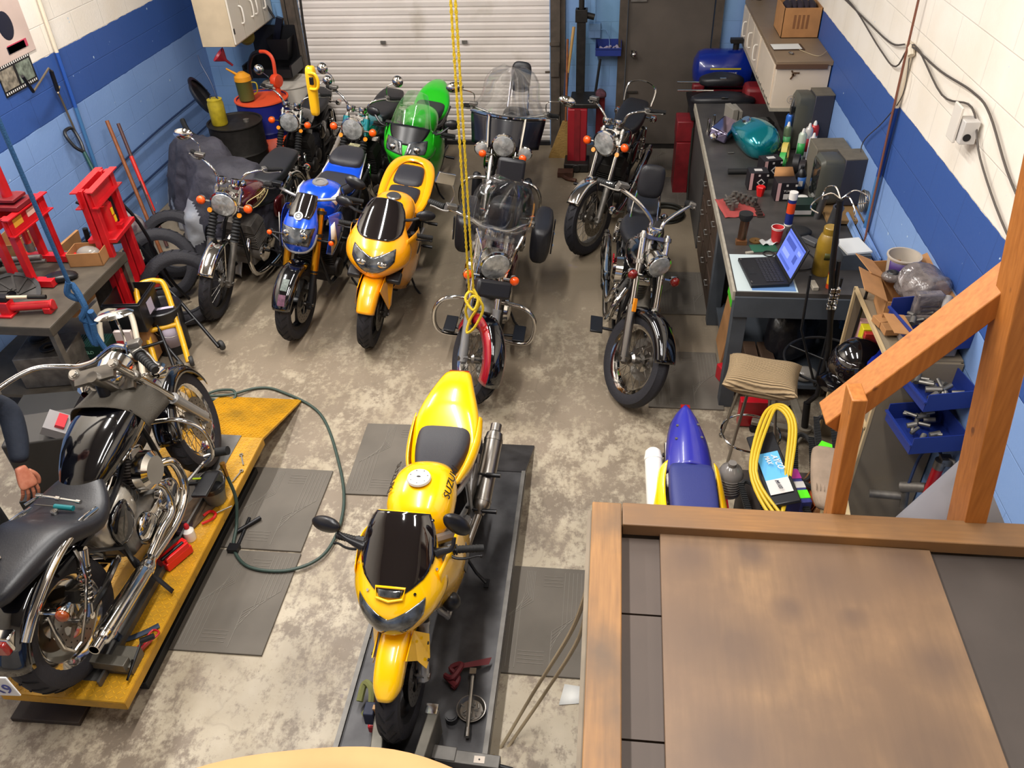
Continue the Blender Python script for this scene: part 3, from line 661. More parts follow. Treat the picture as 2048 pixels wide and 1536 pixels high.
for sg, off in ((1, 0), (-1, 0)):
    a = yf(.3, .9*sg)+V((0, sg*.0, .01)); k = a+V((.0, sg*.07, .045)); c = a+V((-.03, sg*.17, .10)) if sg < 0 else a+V((-.06, .09, .14))
    m = MB(); m.tube([a, (a+k)/2, k, k.lerp(c, .45)], lambda t: .026-.016*min(1, t*1.3), 10, smooth=4); o = b.p('mirror_stalk', m, plast)
    m = MB(); R = Rz(sg*.35) @ Rx(-sg*(.25 if sg < 0 else .95)); m.ell(c, (.032, .088, .045), 18, 12, R); b.p('mirror_housing', m, plast, o)
m = MB(); m.add([(-.66, -.03, .70), (-.66, .03, .70), (-1.0, .05, .52), (-1.0, -.05, .52)], [(0, 1, 2, 3)]); b.p('rear_fender', m, plast, thick=.004)
# ================================================================ 2. amber yellow sport motorcycle in the row
b = Bike('motorcycle', 'amber yellow full-fairing sport motorcycle with smoked screen parked between blue and maroon ones', 'motorcycle', (-1.735, 5.63, 0), radians(-90), .95, lean=10, wb=1.39, R=.30, rake=24, L=.68, off=.03)
wheel(b, True, b.fx, .30, .12, 'cast', disc=2, tread=True); wheel(b, False, -b.fx, .315, .18, 'cast', disc=1, discr=.11)
fork(b, y=.1, r0=.025, r1=.03, m0=steel, m1=darkmetal, split=.34)
m = b.mb(True); m.grid(lambda u, v: b.ax+V(((.335-.07*abs(2*v-1)**3)*cos(radians(28+90*u)), .082*sin((2*v-1)*1.5)*(1.-.15*(1-u)**3), (.335-.07*abs(2*v-1)**3)*sin(radians(28+90*u)))), 26, 14); ff = b.p('front_fender', m, oryel, thick=.004)
for sg in (1, -1): m = b.mb(True); m.add([b.ax+V(q) for q in ((.16, sg*.083, .29), (-.05, sg*.085, .33), (-.09, sg*.13, .22), (-.04, sg*.135, .06), (.02, sg*.13, .05))], [(0, 1, 2, 3, 4)]); b.p('fender_wing', m, oryel, ff, thick=.005, smooth=False)
MR = [(0, .36, 1.10, .115, .04, .05), (.15, .44, 1.055, .15, .05, .045), (.33, .56, .98, .185, .08, .045), (.5, .67, .91, .225, .15, .05), (.64, .75, .85, .245, .21, .06), (.78, .80, .77, .235, .24, .06), (.9, .80, .70, .17, .2, .05), (1, .76, .64, .08, .1, .02)]
mf = nose_fn(MR); m = b.mb(); m.grid(lambda u, v: mf(u, (v-.5)*2), 30, 24); nf = b.p('front_fairing', m, oryel, thick=.005, off=0)
patch(b, 'windscreen', mf, lambda s, t: (.0+s*.5, (t-.5)*2*interp([(0, .95), (.3, .93), (.55, .82), (.8, .62), (.94, .42), (1, .25)], s)[0]), blackcov, .008, 20, 14, nf)
def mhl(s, t):
    v = (t-.5)*2*.44; q = abs(v)/.44; ut = .69-.12*q**1.2; ub = .89-.17*q**2.2; return ut+(ub-ut)*s, v
patch(b, 'headlight', mf, mhl, hlm, .006, 10, 24, nf)
for sg in (1, -1): m = b.mb(True); m.ell(mf(.76, .2*sg)+V((.0, 0, -.0)), (.02, .045, .025), 14, 10); b.p('reflector', m, chrome, nf)
for sg in (1, -1):
    side_panel(b, 'side_fairing', [(.58, .215, .90), (.40, .245, .88), (.22, .235, .82), (.08, .21, .76)], [(.54, .20, .66), (.36, .25, .62), (.16, .25, .54), (-.05, .22, .5)], [(.42, .10, .36), (.28, .15, .28), (.1, .16, .2), (-.15, .15, .2)], oryel, sg)
    m = MB(); m.box((.66, sg*.15, .61), (.10, .11, .05), Ry(.5)); b.p('air_intake', m, plast, bev=.015)
    m = MB(); m.ell((.30, sg*.26, .70), (.07, .01, .045)); b.p('air_vent', m, plast)
tk = sec_part(b, 'tank', [(.28, .84, .05, .03, .08, 1), (.26, .84, .12, .09, .14, .8), (.16, .85, .175, .14, .16, .8), (.02, .86, .175, .15, .16, .8), (-.1, .85, .14, .11, .14, .85), (-.2, .83, .08, .04, .1, .9)], oryel)
m = MB(); m.lathe([(0, .006), (.05, .006), (.058, -.004)], (.09, 0, 1.002), (.05, 0, 1), 28); b.p('fuel_cap', m, steel, tk)
sec_part(b, 'seat', [(-.13, .81, .09, .03, .04, .6), (-.25, .79, .13, .05, .05, .5), (-.38, .80, .14, .06, .05, .5), (-.42, .82, .14, .05, .05, .5)], seatm)
sec_part(b, 'pillion_seat', [(-.41, .83, .13, .045, .04, .5), (-.5, .86, .13, .055, .05, .5), (-.64, .89, .12, .055, .05, .5), (-.70, .90, .1, .03, .03, .5)], seatm)
m = MB(); pts = [(-.12, .145, .76), (-.28, .18, .80), (-.45, .185, .86), (-.62, .165, .91), (-.75, .11, .935), (-.79, 0, .945)]
def tailring(sg_pts, w, h): pass
full = [V(p) for p in pts]+[V((p[0], -p[1], p[2])) for p in pts[-2::-1]]; full = spline(full, 5)
rs = []
for i, p in enumerate(full):
    q = full[min(i+1, len(full)-1)]; o = full[max(i-1, 0)]; d = (q-o).normalized(); u = V((d.y, -d.x, 0)).normalized(); up_ = V((0, 0, 1)); k = .036+.02*sin(pi*i/(len(full)-1))**4
    rs.append([p+u*k*cos(2*pi*j/10)*.9+up_*(.022*sin(2*pi*j/10)-.004) for j in range(10)])
m.rings(rs); b.p('tail_cowl', m, oryel)
m = MB(); m.sec([(-.15, .74, .15, .04, .06, .5), (-.30, .78, .175, .03, .08, .5), (-.45, .835, .18, .03, .08, .5), (-.62, .885, .155, .025, .05, .6), (-.76, .92, .08, .015, .03, .8)], 20); b.p('tail_underside', m, oryel, sub=1)
m = MB(); m.box((-.80, 0, .92), (.03, .14, .03)); b.p('tail_light', m, redlens)
engine_inline(b, .1, .38, .2, m=darkmetal, cases=darkmetal); swing(b, -b.fx, .13, .315, ltgrey, shocks=False); pipe(b, [(.2, -.08, .2), (-.2, -.15, .25), (-.4, -.19, .4)], .022, steel, muf=((-.4, -.19, .4), (-.85, -.21, .62)), mm=steel)
bars(b, [(.03, .07, -.08), (.02, .16, -.08), (-.04, .30, -.10), (-.06, .36, -.11)], .012, .12, blackm, mirror=None)
for sg in (1, -1):
    a = mf(.22, .95*sg); c = a+V((-.03, sg*.15, .05)); m = MB(); m.tube([a, a+V((.01, sg*.06, .02)), c], .012, 8, smooth=3); o = b.p('mirror_stalk', m, plast); m = MB(); m.ell(c, (.028, .075, .042), 16, 10, Rz(sg*.3)); b.p('mirror_housing', m, plast, o)
stand(b, -.1); pegs(b, [(-.3, .2, .38), (-.3, -.2, .38), (-.5, .2, .5)])
# ================================================================ 3. blue naked motorcycle
b = Bike('motorcycle', 'blue naked motorcycle with gold fork tubes and black front fender', 'motorcycle', (-2.31, 5.74, 0), radians(-92), .99, lean=9, steer=-3, wb=1.42, R=.30, rake=25, L=.72, off=.03)
wheel(b, True, b.fx, .30, .12, 'cast', disc=2, tread=True); wheel(b, False, -b.fx, .315, .18, 'cast', disc=1, discr=.11)
fork(b, y=.11, r0=.029, r1=.026, m0=gold, m1=blackm, split=.26)
ff = fender(b, True, b.fx, .335, .085, 20, 120, glossblk, tip=.8)
m = b.mb(True)
for i, (u, c) in enumerate(((52, 0), (36, 1))): pass
m.grid(lambda u, v: b.ax+V((.3385*cos(radians(46+16*u)), .05*(v-.3), .3385*sin(radians(46+16*u)))), 5, 4); m.mat(1).grid(lambda u, v: b.ax+V((.3385*cos(radians(27+14*u)), .055*(v-.3), .3385*sin(radians(27+14*u)))), 5, 4)
b.p('sticker', m, [mat('sticker_grey', '#5d6a63', .5, var=.5, vscale=60), mat('sticker_plum', '#6a4458', .5, var=.5, vscale=60)], ff, weld=False)
BR = [(0, .40, 1.06, .075, .02, .02), (.25, .50, 1.0, .10, .04, .03), (.5, .60, .92, .13, .07, .05), (.7, .66, .85, .125, .09, .05), (.85, .68, .78, .11, .09, .05), (1, .66, .70, .06, .05, .02)]
bf = nose_fn(BR); m = b.mb(True); m.grid(lambda u, v: bf(u, (v-.5)*2), 24, 18); nf = b.p('headlight_cowl', m, blue, thick=.005, off=0)
patch(b, 'windscreen', bf, lambda s, t: (s*.42, (t-.5)*2*(.92-.5*s*s)), blackcov, .006, 10, 10, nf)
patch(b, 'headlight', bf, lambda s, t: (.58+.26*s-(.06 if s < .5 else 0)*abs(2*t-1)**2, (t-.5)*2*(.72-.12*s)), hlm, .008, 10, 12, nf)
for q in (.35, -.35): m = b.mb(True); m.ell(bf(.68, q)+V((.012, 0, 0)), (.014, .03, .03)); b.p('reflector', m, chrome, nf)
m = b.mb(True); m.tube([bf(.62, .98), bf(.8, .9), bf(.93, .7), bf(.97, 0), bf(.93, -.7), bf(.8, -.9), bf(.62, -.98)], .012, 8, smooth=4); b.p('cowl_trim', m, ltgrey, nf)
q = bf(.4, 0); nn = nose_n(bf, .4, 0); m = b.mb(True); m.cyl(q+nn*.004, q+nn*.012, .033, n=26); m.mat(1).lathe([(.014, .0125), (.024, .0125)], q, nn, 20); m.mat(1).box(q+nn*.0125+V((0, .007, .003)), (.004, .006, .006)); m.box(q+nn*.0125+V((0, -.007, .003)), (.004, .006, .006)); b.p('round_sticker', m, [whitep, plast], nf, weld=False)
for sg in (1, -1):
    side_panel(b, 'radiator_shroud', [(.44, .17, .93), (.3, .2, .9), (.18, .19, .84)], [(.46, .185, .82), (.32, .225, .78), (.2, .21, .7)], [(.50, .17, .64), (.40, .19, .58), (.30, .17, .56)], blue, sg)
    m = MB(); m.add([(.46, sg*.196, .86), (.42, sg*.212, .88), (.40, sg*.224, .70), (.47, sg*.2, .62)], [(0, 1, 2, 3)]); b.p('shroud_stripe', m, whitep, thick=.004)
    signal(b, b.fk(.5, sg*.13, .06), True, sg, redlens if 0 else amber, .02, .10, sm=blackm)
tk = sec_part(b, 'tank', [(.30, .88, .05, .03, .08, 1), (.27, .89, .13, .09, .14, .8), (.18, .90, .17, .12, .14, .75), (.04, .90, .175, .12, .16, .75), (-.08, .87, .14, .10, .14, .85), (-.16, .84, .08, .05, .1, .9)], blue)
m = MB(); m.lathe([(0, .002), (.032, .002), (.034, .01), (.058, .008), (.062, -.006)], (.10, 0, 1.017), (.04, 0, 1), 30); b.p('fuel_cap', m, [ltgrey], tk)
for sg in (1, -1): m = MB(); m.add([(.24, sg*.13, .97), (.16, sg*.155, .98), (.05, sg*.15, .985), (.12, sg*.165, .93), (.22, sg*.165, .91)], [(0, 1, 2, 3, 4)]); b.p('tank_decal', m, whitep, tk, thick=.012)
sec_part(b, 'seat', [(-.12, .84, .10, .03, .04, .6), (-.22, .83, .15, .05, .05, .5), (-.38, .83, .165, .055, .05, .5), (-.45, .84, .14, .03, .04, .5)], seatm)
sec_part(b, 'pillion_seat', [(-.48, .90, .13, .03, .04, .5), (-.54, .92, .145, .045, .04, .5), (-.68, .94, .135, .045, .04, .5), (-.78, .95, .09, .02, .03, .5)], seatm)
sec_part(b, 'tail_cowl', [(-.2, .77, .15, .02, .05, .5), (-.42, .83, .16, .05, .06, .5), (-.5, .86, .155, .05, .06, .5), (-.68, .90, .13, .02, .05, .5), (-.80, .94, .07, .02, .03, .6)], blue)
for sg in (1, -1): m = MB(); m.add([(-.4, sg*.165, .82), (-.44, sg*.165, .86), (-.72, sg*.13, .94), (-.66, sg*.14, .90)], [(0, 1, 2, 3)]); b.p('tail_stripe', m, whitep, thick=.006)
m = MB(); m.box((-.80, 0, .955), (.06, .09, .012)); b.p('tail_light', m, mat('striped_tail_tape', '#b9b48a', .5, var=.8, vscale=50)); engine_inline(b, .12, .40, .2, m=darkmetal, cases=darkmetal); cradle(b, blackm, .14, -.45, .78, .25); swing(b, -b.fx, .13, .315, blackm, shocks=False)
pipe(b, [(.2, -.1, .25), (-.1, -.14, .2), (-.3, -.18, .3)], .022, steel, muf=((-.3, -.18, .3), (-.6, -.2, .42)), mm=blackm)
bars(b, [(0, .0, .04), (.0, .12, .06), (-.05, .28, .08), (-.10, .38, .05)], .012, .12, ltgrey, mirror='oval', mirrors=(1,), stem=.13, mm=plast); stand(b, -.1); pegs(b, [(-.3, .2, .38), (-.3, -.2, .38)])
# ================================================================ vintage roadsters
def roadster(name_label, loc, rz, paint, lean=10, steer=0, sc=.9, stripe=None, boots=True, ears=None, front_fender=True, dark=False, mir='round', mirrors=(1, -1), grouptxt=None, seat=True, rack=False, wb=1.41, fend=chrome, eng=None, barw=.36, barh=.14, rim=chrome, hl=chrome, sigs=amber, rear=True, tank=True, forkm=chrome, gshell=chrome, stays=(95, 150), tread=True, disc=-1, fa=(18, 150)):
    b = Bike('motorcycle', name_label, 'motorcycle', loc, rz, sc, lean=lean, steer=steer, wb=wb, R=.33, rake=27, L=.76, off=.04)
    wheel(b, True, b.fx, .33, .1, 'wire', rimm=rim, disc=disc, tread=tread, hubm=alu); wheel(b, False, -b.fx, .32, .12, 'wire', rimm=rim, disc=0, drum=True)
    fork(b, y=.095, r0=.018, r1=.027, m0=forkm, m1=alu, boots=boots, split=.34, ears=ears)
    if front_fender: fender(b, True, b.fx, .355, .062, fa[0], fa[1], fend, stay=stays, sides_=.5)
    fender(b, False, -b.fx, .36, .075, 30, 175, fend, sides_=.5)
    headlight(b, b.L-.13, .07, .104, .14, hl); gauges(b, 2, .042, .058, .0, .075, gshell)
    for sg in (1, -1): signal(b, b.fk(b.L-.13, sg*.1, .05), True, sg, sigs, .036, .07)
    m = b.mb(True)
    for sg in (1, -1): m.cyl(b.fk(b.L-.2, sg*.118, .025), b.fk(b.L-.2, sg*.118, .036), .02, n=16)
    b.p('side_reflector', m, amber2, weld=False)
    if tank:
        tk = sec_part(b, 'tank', [(.33, .83, .06, .04, .05, .9), (.31, .83, .10, .075, .08, .8), (.2, .835, .135, .11, .12, .75), (.02, .83, .13, .10, .12, .75), (-.12, .81, .10, .06, .09, .8), (-.18, .80, .07, .03, .06, .9)], paint)
        m = MB(); m.lathe([(0, .022), (.025, .02), (.033, .01), (.035, -.004)], (.14, 0, .945), (.05, 0, 1), 20); b.p('fuel_cap', m, chrome, tk)
        if stripe:
            for sg in (1, -1):
                m = MB(); m.tube([(.29, sg*.11, .87), (.12, sg*.142, .875), (-.12, sg*.10, .83), (-.02, sg*.13, .80), (.18, sg*.138, .79), (.29, sg*.105, .81)], .0035, 5, closed=True, smooth=5); b.p('tank_pinstripe', m, stripe, tk)
            for sg in (1, -1): text('HONDA', .045, stripe, tk, (.09, sg*.139, .85), (radians(78), 0, 0 if sg < 0 else pi))
    if seat: sec_part(b, 'seat', [(-.15, .80, .08, .03, .04, .6), (-.25, .80, .125, .05, .05, .5), (-.45, .80, .135, .055, .05, .5), (-.54, .83, .135, .06, .05, .5), (-.76, .84, .12, .06, .05, .5), (-.82, .85, .09, .03, .03, .5)], softblk)
    for sg in (1, -1): m = MB(); m.sec([(-.14, .6, .01, .07, .09, .6, sg*.13), (-.22, .6, .025, .1, .12, .5, sg*.14), (-.36, .6, .02, .08, .1, .6, sg*.14)], 14); b.p('side_cover', m, paint, sub=1)
    m = MB(); m.box((-.93, 0, .72), (.05, .11, .07)); m.mat(1).box((-.90, 0, .72), (.06, .13, .09)); tlg = b.p('tail_light', m, [redlens, chrome], bev=.008, weld=False)
    for sg in (1, -1): signal(b, (-.78, sg*.07, .73), False, sg, sigs, .034, .09, d=(-1, 0, 0))
    engine_inline(b, .1, .40, .2, m=eng or dirtyalu, cases=eng or dirtyalu); cradle(b, blackm, .12); swing(b, -b.fx, .1, .32, blackm, sz=.70)
    for sg in (1, -1): pipe(b, [(.2, sg*.07, .55), (.33, sg*.1, .42), (.3, sg*.14, .2), (.0, sg*.17, .16), (-.3, sg*.18, .22)], .02, chrome, muf=((-.3, sg*.18, .22), (-.95, sg*.19, .36)), mufr=.04)
    bars(b, [(.0, .0, .03), (.01, .07, .04), (.02, .14, barh), (-.08, barw*.75, barh+.02), (-.17, barw, barh-.0)], .011, .12, chrome, mirror=mir, mirrors=mirrors, stem=.16)
    stand(b, -.15); pegs(b, [(.0, .24, .26), (.0, -.24, .26)])
    return b
b4 = roadster('vintage motorcycle with maroon pinstriped tank, round headlight and chrome front fender', (-3.0, 5.96, 0), radians(-95), maroon, sc=.96, lean=9, steer=8, stripe=mat('gold_pinstripe', '#d8c48a', .3), mir='oval', mirrors=(-1,), rim=darkmetal, fa=(38, 150))
for q in (1, -1): m = MB(); m.tube([(.15, q*.2, .55), (.2, q*.33, .5), (.18, q*.34, .28), (.15, q*.2, .22)], .012, 8, smooth=4); b4.p('engine_guard', m, blackm)
b10 = roadster('teal standard motorcycle with black seat beside the green sport one', (-2.37, 7.5, 0), radians(-95), tealp, lean=8, steer=0, ears=tealp, mir='round', fend=blackm, hl=chrome, eng=darkmetal, disc=0, sc=.98, stays=None)
b11 = roadster('black standard motorcycle beside the white drum, under the yellow hoist pendant', (-3.14, 7.82, 0), radians(-90), glossblk, lean=8, steer=6, mir='round', fend=blackm, eng=darkmetal, disc=0, sc=.9, stays=None, front_fender=False, rim=blackm)
b8 = roadster('old black motorcycle with chrome front fender parked before the brown steel door', (-.02, 7.17, 0), radians(-103), glossblk, lean=9, steer=-22, boots=False, mir='round', mirrors=(), eng=darkmetal, rim=alu, disc=1, fend=chrome, sc=1.0, fa=(40, 130))
m = MB(); m.tube([(-.74, .13, .86), (-.82, .13, 1.0), (-.86, 0, 1.04), (-.82, -.13, 1.0), (-.74, -.13, .86)], .009, 7, smooth=5); b8.p('grab_rail', m, chrome, weld=False)
# ================================================================ 9. green sport motorcycle
b = Bike('motorcycle', 'green sport motorcycle with clear double-bubble screen parked against the roller door', 'motorcycle', (-1.87, 7.46, 0), radians(-92), 1.0, lean=9, wb=1.39, R=.30, rake=24, L=.68, off=.03)
wheel(b, True, b.fx, .30, .12, 'cast', disc=2); wheel(b, False, -b.fx, .315, .16, 'cast', disc=0); fork(b, y=.1, r0=.025, r1=.03, m0=darkmetal, m1=darkmetal, split=.34); fender(b, True, b.fx, .335, .08, 20, 120, blackm)
GR = [(0, .30, 1.20, .10, .03, .05), (.2, .42, 1.12, .15, .05, .05), (.4, .54, 1.0, .19, .10, .06), (.55, .63, .90, .22, .18, .06), (.7, .70, .82, .235, .24, .06), (.85, .73, .75, .2, .22, .05), (1, .70, .67, .09, .1, .02)]
gf = nose_fn(GR); m = b.mb(); m.grid(lambda u, v: gf(.42+u*.58, (v-.5)*2), 24, 24); nf = b.p('front_fairing', m, green, thick=.005, off=0)
patch(b, 'fairing_centre', gf, lambda s, t: (.42+s*.22, (t-.5)*2*(.72-.45*s)), plast, .006, 8, 12, nf)
m = b.mb(); m.grid(lambda u, v: gf(u*.46, (v-.5)*1.72)+V((0, 0, .01)), 18, 14); b.p('windscreen', m, cleart, nf, thick=.003)
for sg in (1, -1):
    patch(b, 'headlight', gf, lambda s, t, sg=sg: (.60+.20*s-.05*t, sg*(.08+.50*t-.06*s)), hlm, .007, 8, 10, nf)
    m = b.mb(); m.ell(gf(.70, sg*.3)+V((.0, 0, .006)), (.03, .035, .035)); b.p('reflector', m, chrome, nf)
    side_panel(b, 'side_fairing', [(.50, .21, .92), (.36, .245, .90), (.2, .235, .86), (.08, .2, .8)], [(.52, .20, .70), (.34, .26, .66), (.14, .25, .58), (-.05, .22, .52)], [(.42, .10, .40), (.28, .15, .3), (.1, .16, .24), (-.1, .15, .24)], green, sg)
sec_part(b, 'tank', [(.28, .86, .05, .03, .08, 1), (.26, .86, .12, .09, .14, .8), (.14, .87, .17, .13, .16, .8), (.0, .87, .165, .13, .16, .8), (-.12, .85, .11, .08, .1, .9)], green)
sec_part(b, 'seat', [(-.10, .83, .10, .03, .04, .6), (-.22, .82, .14, .05, .05, .5), (-.4, .83, .15, .05, .05, .5), (-.46, .86, .12, .03, .04, .5)], seatm)
sec_part(b, 'tail_cowl', [(-.18, .78, .15, .03, .05, .5), (-.4, .83, .18, .03, .06, .6), (-.48, .87, .17, .09, .06, .8), (-.62, .92, .13, .08, .05, .9), (-.78, .96, .06, .03, .03, .9)], green)
engine_inline(b, .1, .38, .2, m=darkmetal, cases=darkmetal); swing(b, -b.fx, .13, .315, blackm, shocks=False); stand(b, -.1); pegs(b, [(-.3, .2, .38), (-.3, -.2, .38)]); cradle(b, blackm, .13, -.4, .74, .3)
pipe(b, [(.2, -.1, .25), (-.1, -.14, .2), (-.3, -.18, .3)], .022, steel, muf=((-.3, -.18, .3), (-.7, -.2, .45)), mm=steel)
bars(b, [(.0, .07, -.04), (.0, .16, -.04), (-.05, .30, -.06), (-.07, .37, -.07)], .012, .12, blackm, mirror=None)
for sg in (1, -1): a = gf(.45, .9*sg); c = a+V((-.05, sg*.16, .09)); m = MB(); m.tube([a, a+V((.02, sg*.07, .02)), c], .011, 8, smooth=3); o = b.p('mirror_stalk', m, plast); m = MB(); m.ell(c, (.03, .07, .045), 16, 10, Rz(sg*.3)); b.p('mirror_housing', m, plast, o)
# ================================================================ cruisers
leather = mat('black_leather', '#1c1c21', .42, bump=.07, bscale=120)
fins = mat('cylinder_fins', '#8a8580', .4, .9)
def panelguard(b, x, w, h, z):
    for sg in (1, -1):
        m = MB(); m.tube([(x, sg*.06, z+h), (x+.03, sg*w*.75, z+h*.98), (x+.04, sg*w, z+h*.72), (x+.03, sg*w, z+h*.25), (x+.0, sg*w*.8, z), (x-.05, sg*.1, z-.02)], .016, 10, smooth=6); b.p('crash_bar', m, chrome)
def cruiser(label, loc, rz, paint, lean=8, steer=0, sc=.92, wb=1.60, fend=None, r=.31, rake=31, L=.86, hlr=.088, white=False, sigc=amber, bag=False, sissy=None, barpts=None, mir=None, mirrors=(1, -1), driver_seat=True, pillion=True, rearf=True, tw=.12, pipes=1, ay=0, fa=(20, 175), flip=False, fstripe=None, discs=1, tread=True, forky=.105, fr0=.021, fl=.36, hl=True, sigs=True, spokes=True, mdir=(.1, .5, 1), caps=True, seats=True):
    fend = fend or paint
    b = Bike('motorcycle', label, 'motorcycle', loc, rz, sc, lean=lean, steer=steer, wb=wb, R=r, rake=rake, L=L, off=.03)
    wheel(b, True, b.fx, r, tw, 'wire', rimm=chrome, disc=discs, tread=tread, hubm=steel, rr=r-.088, white=True, discr=.14); wheel(b, False, -b.fx, r, .16, 'wire' if spokes else 'solid', rimm=chrome, disc=-1, tread=True, hubm=steel, rr=r-.1, discr=.14)
    fork(b, y=forky, r0=fr0, r1=.03, m0=chrome, m1=steel if not white else ltgrey, split=fl)
    fender(b, True, b.fx, r+.03, .078, fa[0], fa[1], fend, sides_=.75 if not fstripe else 1.1, name='front_fender', stripe=fstripe)
    fender(b, False, -b.fx, r+.05, .105, 15, 165, paint, sides_=.6)
    if hl: headlight(b, L-.20, .08, hlr, .15, chrome)
    m = b.mb(True); m.lathe([(0, -.03), (.05, -.03), (.056, 0), (.056, .01), (.048, .014)], b.fk(L+.03, 0, -.02), (-.3, 0, 1), 24); m.mat(1).lathe([(0, .012), (.05, .012)], b.fk(L+.03, 0, -.02), (-.3, 0, 1), 24)
    if not flip: b.p('gauge', m, [chrome, mat('gauge_face', '#0e0f12', .15)], weld=False)
    if sigs:
        for sg in (1, -1): signal(b, b.fk(L-.28, sg*.09, .05), True, sg, sigc, .034, .07)
    if caps:
        tk = sec_part(b, 'tank', [(.36, .76, .05, .04, .05, .9), (.33, .765, .09, .07, .09, .85), (.2, .77, .15, .10, .12, .8), (.03, .76, .16, .10, .12, .8), (-.13, .72, .12, .075, .09, .85), (-.24, .68, .06, .03, .06, 1)], paint)
        m = MB(); m.lathe([(0, .02), (.03, .018), (.036, .006), (.038, -.006)], (.12, 0, .872), (.1, 0, 1), 20); b.p('fuel_cap', m, chrome, tk)
        m = MB(); m.sec([(.14, .86, .03, .03, .03, .8), (.05, .865, .035, .028, .03, .7), (-.1, .825, .03, .025, .03, .8), (-.16, .79, .02, .015, .02, .8)], 14); b.p('tank_console', m, chrome, tk)
    if seats:
        sec_part(b, 'seat', [(-.16, .66, .08, .02, .04, .7), (-.22, .66, .12, .05, .05, .7), (-.36, .65, .17, .055, .06, .65), (-.5, .67, .18, .07, .06, .6), (-.56, .72, .13, .05, .06, .6)], leather)
        if pillion: sec_part(b, 'pillion_seat', [(-.52, .74, .12, .04, .04, .6), (-.6, .76, .14, .05, .05, .6), (-.78, .76, .13, .05, .05, .6), (-.86, .75, .09, .03, .04, .6)], leather)
    e = engine_v(b, .02, .36, alu, chrome); cradle(b, blackm, .12, -.4, .62, .15); swing(b, -b.fx, .12, r, chrome if white else blackm, piv=(-.35, .32), sz=.62, dx=.12)
    m = MB(); m.lathe([(0, .07), (.075, .07), (.1, .05), (.105, .0)], (.04, -ay if ay else -.14, .56), (0, -1, 0), 28); b.p('air_cleaner', m, chrome, bev=.0)
    if pipes:
        for q, (x0, z0) in enumerate(((.16, .48), (-.04, .5))):
            pipe(b, [(x0, -.09, z0), (x0+.08, -.16, z0-.1), (x0+.0, -.19, .2+.04*q), (-.3, -.20, .18+.09*q)], .022, chrome, muf=((-.3, -.20, .18+.09*q), (-1.0, -.215, .20+.1*q)), mufr=.038)
    for sg in (1, -1): m = MB(); m.sec([(-.14, .50, .01, .07, .09, .6, sg*.13), (-.24, .49, .025, .1, .12, .6, sg*.14), (-.36, .48, .02, .08, .1, .6, sg*.14)], 14); b.p('side_cover', m, paint, sub=1)
    m = MB(); m.box((-b.fx-.30, 0, .55), (.05, .12, .07)); m.mat(1).box((-b.fx-.27, 0, .55), (.06, .14, .09)); b.p('tail_light', m, [redlens, chrome], bev=.01, weld=False)
    for sg in (1, -1): signal(b, (-b.fx-.12, sg*.12, .56), False, sg, sigc, .032, .08, d=(-1, 0, 0))
    bars(b, barpts or [(.0, .0, .05), (.0, .10, .07), (-.03, .2, .13), (-.12, .32, .15), (-.24, .40, .10)], .0135, .13, chrome, mirror=mir, mirrors=mirrors, stem=.17, mdir=mdir)
    if sissy:
        x, z, h = sissy; m = MB(); m.tube([(x+.06, .11, z-.3), (x, .1, z-.1), (x-.03, .09, z+.0), (x-.04, .07, z+h*.5)], .009, 7, smooth=3); m.tube([(x+.06, -.11, z-.3), (x, -.1, z-.1), (x-.03, -.09, z+.0), (x-.04, -.07, z+h*.5)], .009, 7, smooth=3); sb = b.p('backrest_frame', m, chrome, weld=False)
        m = MB(); st = 0; m.sec([(-.035, 0, .06, h*.35, h*.35, .6), (-.025, 0, .10, h*.46, h*.46, .55), (.025, 0, .105, h*.5, h*.5, .55), (.04, 0, .07, h*.42, h*.42, .6)], 24); m.xf(T4((x-.04, 0, z+h*.45), Ry(-.22))); b.p('backrest', m, leather, sub=1)
    if bag:
        for sg in (1, -1):
            m = MB(); m.sec([(-.46, .56, .03, .12, .15, .5, sg*.30), (-.50, .56, .08, .14, .17, .4, sg*.31), (-.70, .56, .09, .15, .17, .4, sg*.31), (-.94, .56, .08, .14, .16, .4, sg*.31), (-.98, .56, .03, .12, .13, .5, sg*.31)], 20); o = b.p('saddlebag', m, leather, sub=1)
            for q in (-.62, -.82): m = MB(); m.box((q, sg*.405, .54), (.03, .012, .2)); b.p('bag_strap', m, softblk, o)
            for q in (-.62, -.82): m = MB(); m.box((q, sg*.414, .5), (.036, .008, .03)); b.p('buckle', m, chrome, o)
    for sg in (1, -1):
        m = MB(); m.box((.28, sg*.26, .22), (.2, .09, .018)); m.tube([(.3, sg*.1, .2), (.3, sg*.24, .21)], .012, 7); b.p('footboard' if white else 'footpeg', m, plast, weld=False, bev=.004)
    stand(b, -.1)
    return b
# 5. maroon touring cruiser with a clear windshield
b = cruiser('maroon and red touring cruiser with big clear windshield, crash bars and black saddlebags', (-.86, 5.15, 0), radians(-90), maroon, lean=8, steer=30, sc=.97, fend=redp, fstripe=glossblk, bag=True, white=True, sigc=amber, hlr=.108, mir='rect', mirrors=(-1,), fa=(5, 170), mdir=(.05, .25, 1), barpts=[(.0, .0, .03), (.02, .10, .04), (-.02, .2, .07), (-.12, .33, .06), (-.24, .40, .02)])
b5 = b
panelguard(b, .38, .36, .34, .2)
def wsh(u, v):
    t = (v-.5)*2; q = b.fk(.86-.20, 0, .17)
    w = interp([(0, .13), (.2, .19), (.45, .235), (.75, .23), (.93, .17), (1, .09)], u)[0]
    return q+V((-.05-.20*u-.10*t*t, w*t, -.02+.52*u-.02*t*t))
m = b.mb(True); m.grid(wsh, 20, 16); b.p('windshield', m, cleart, thick=.004)
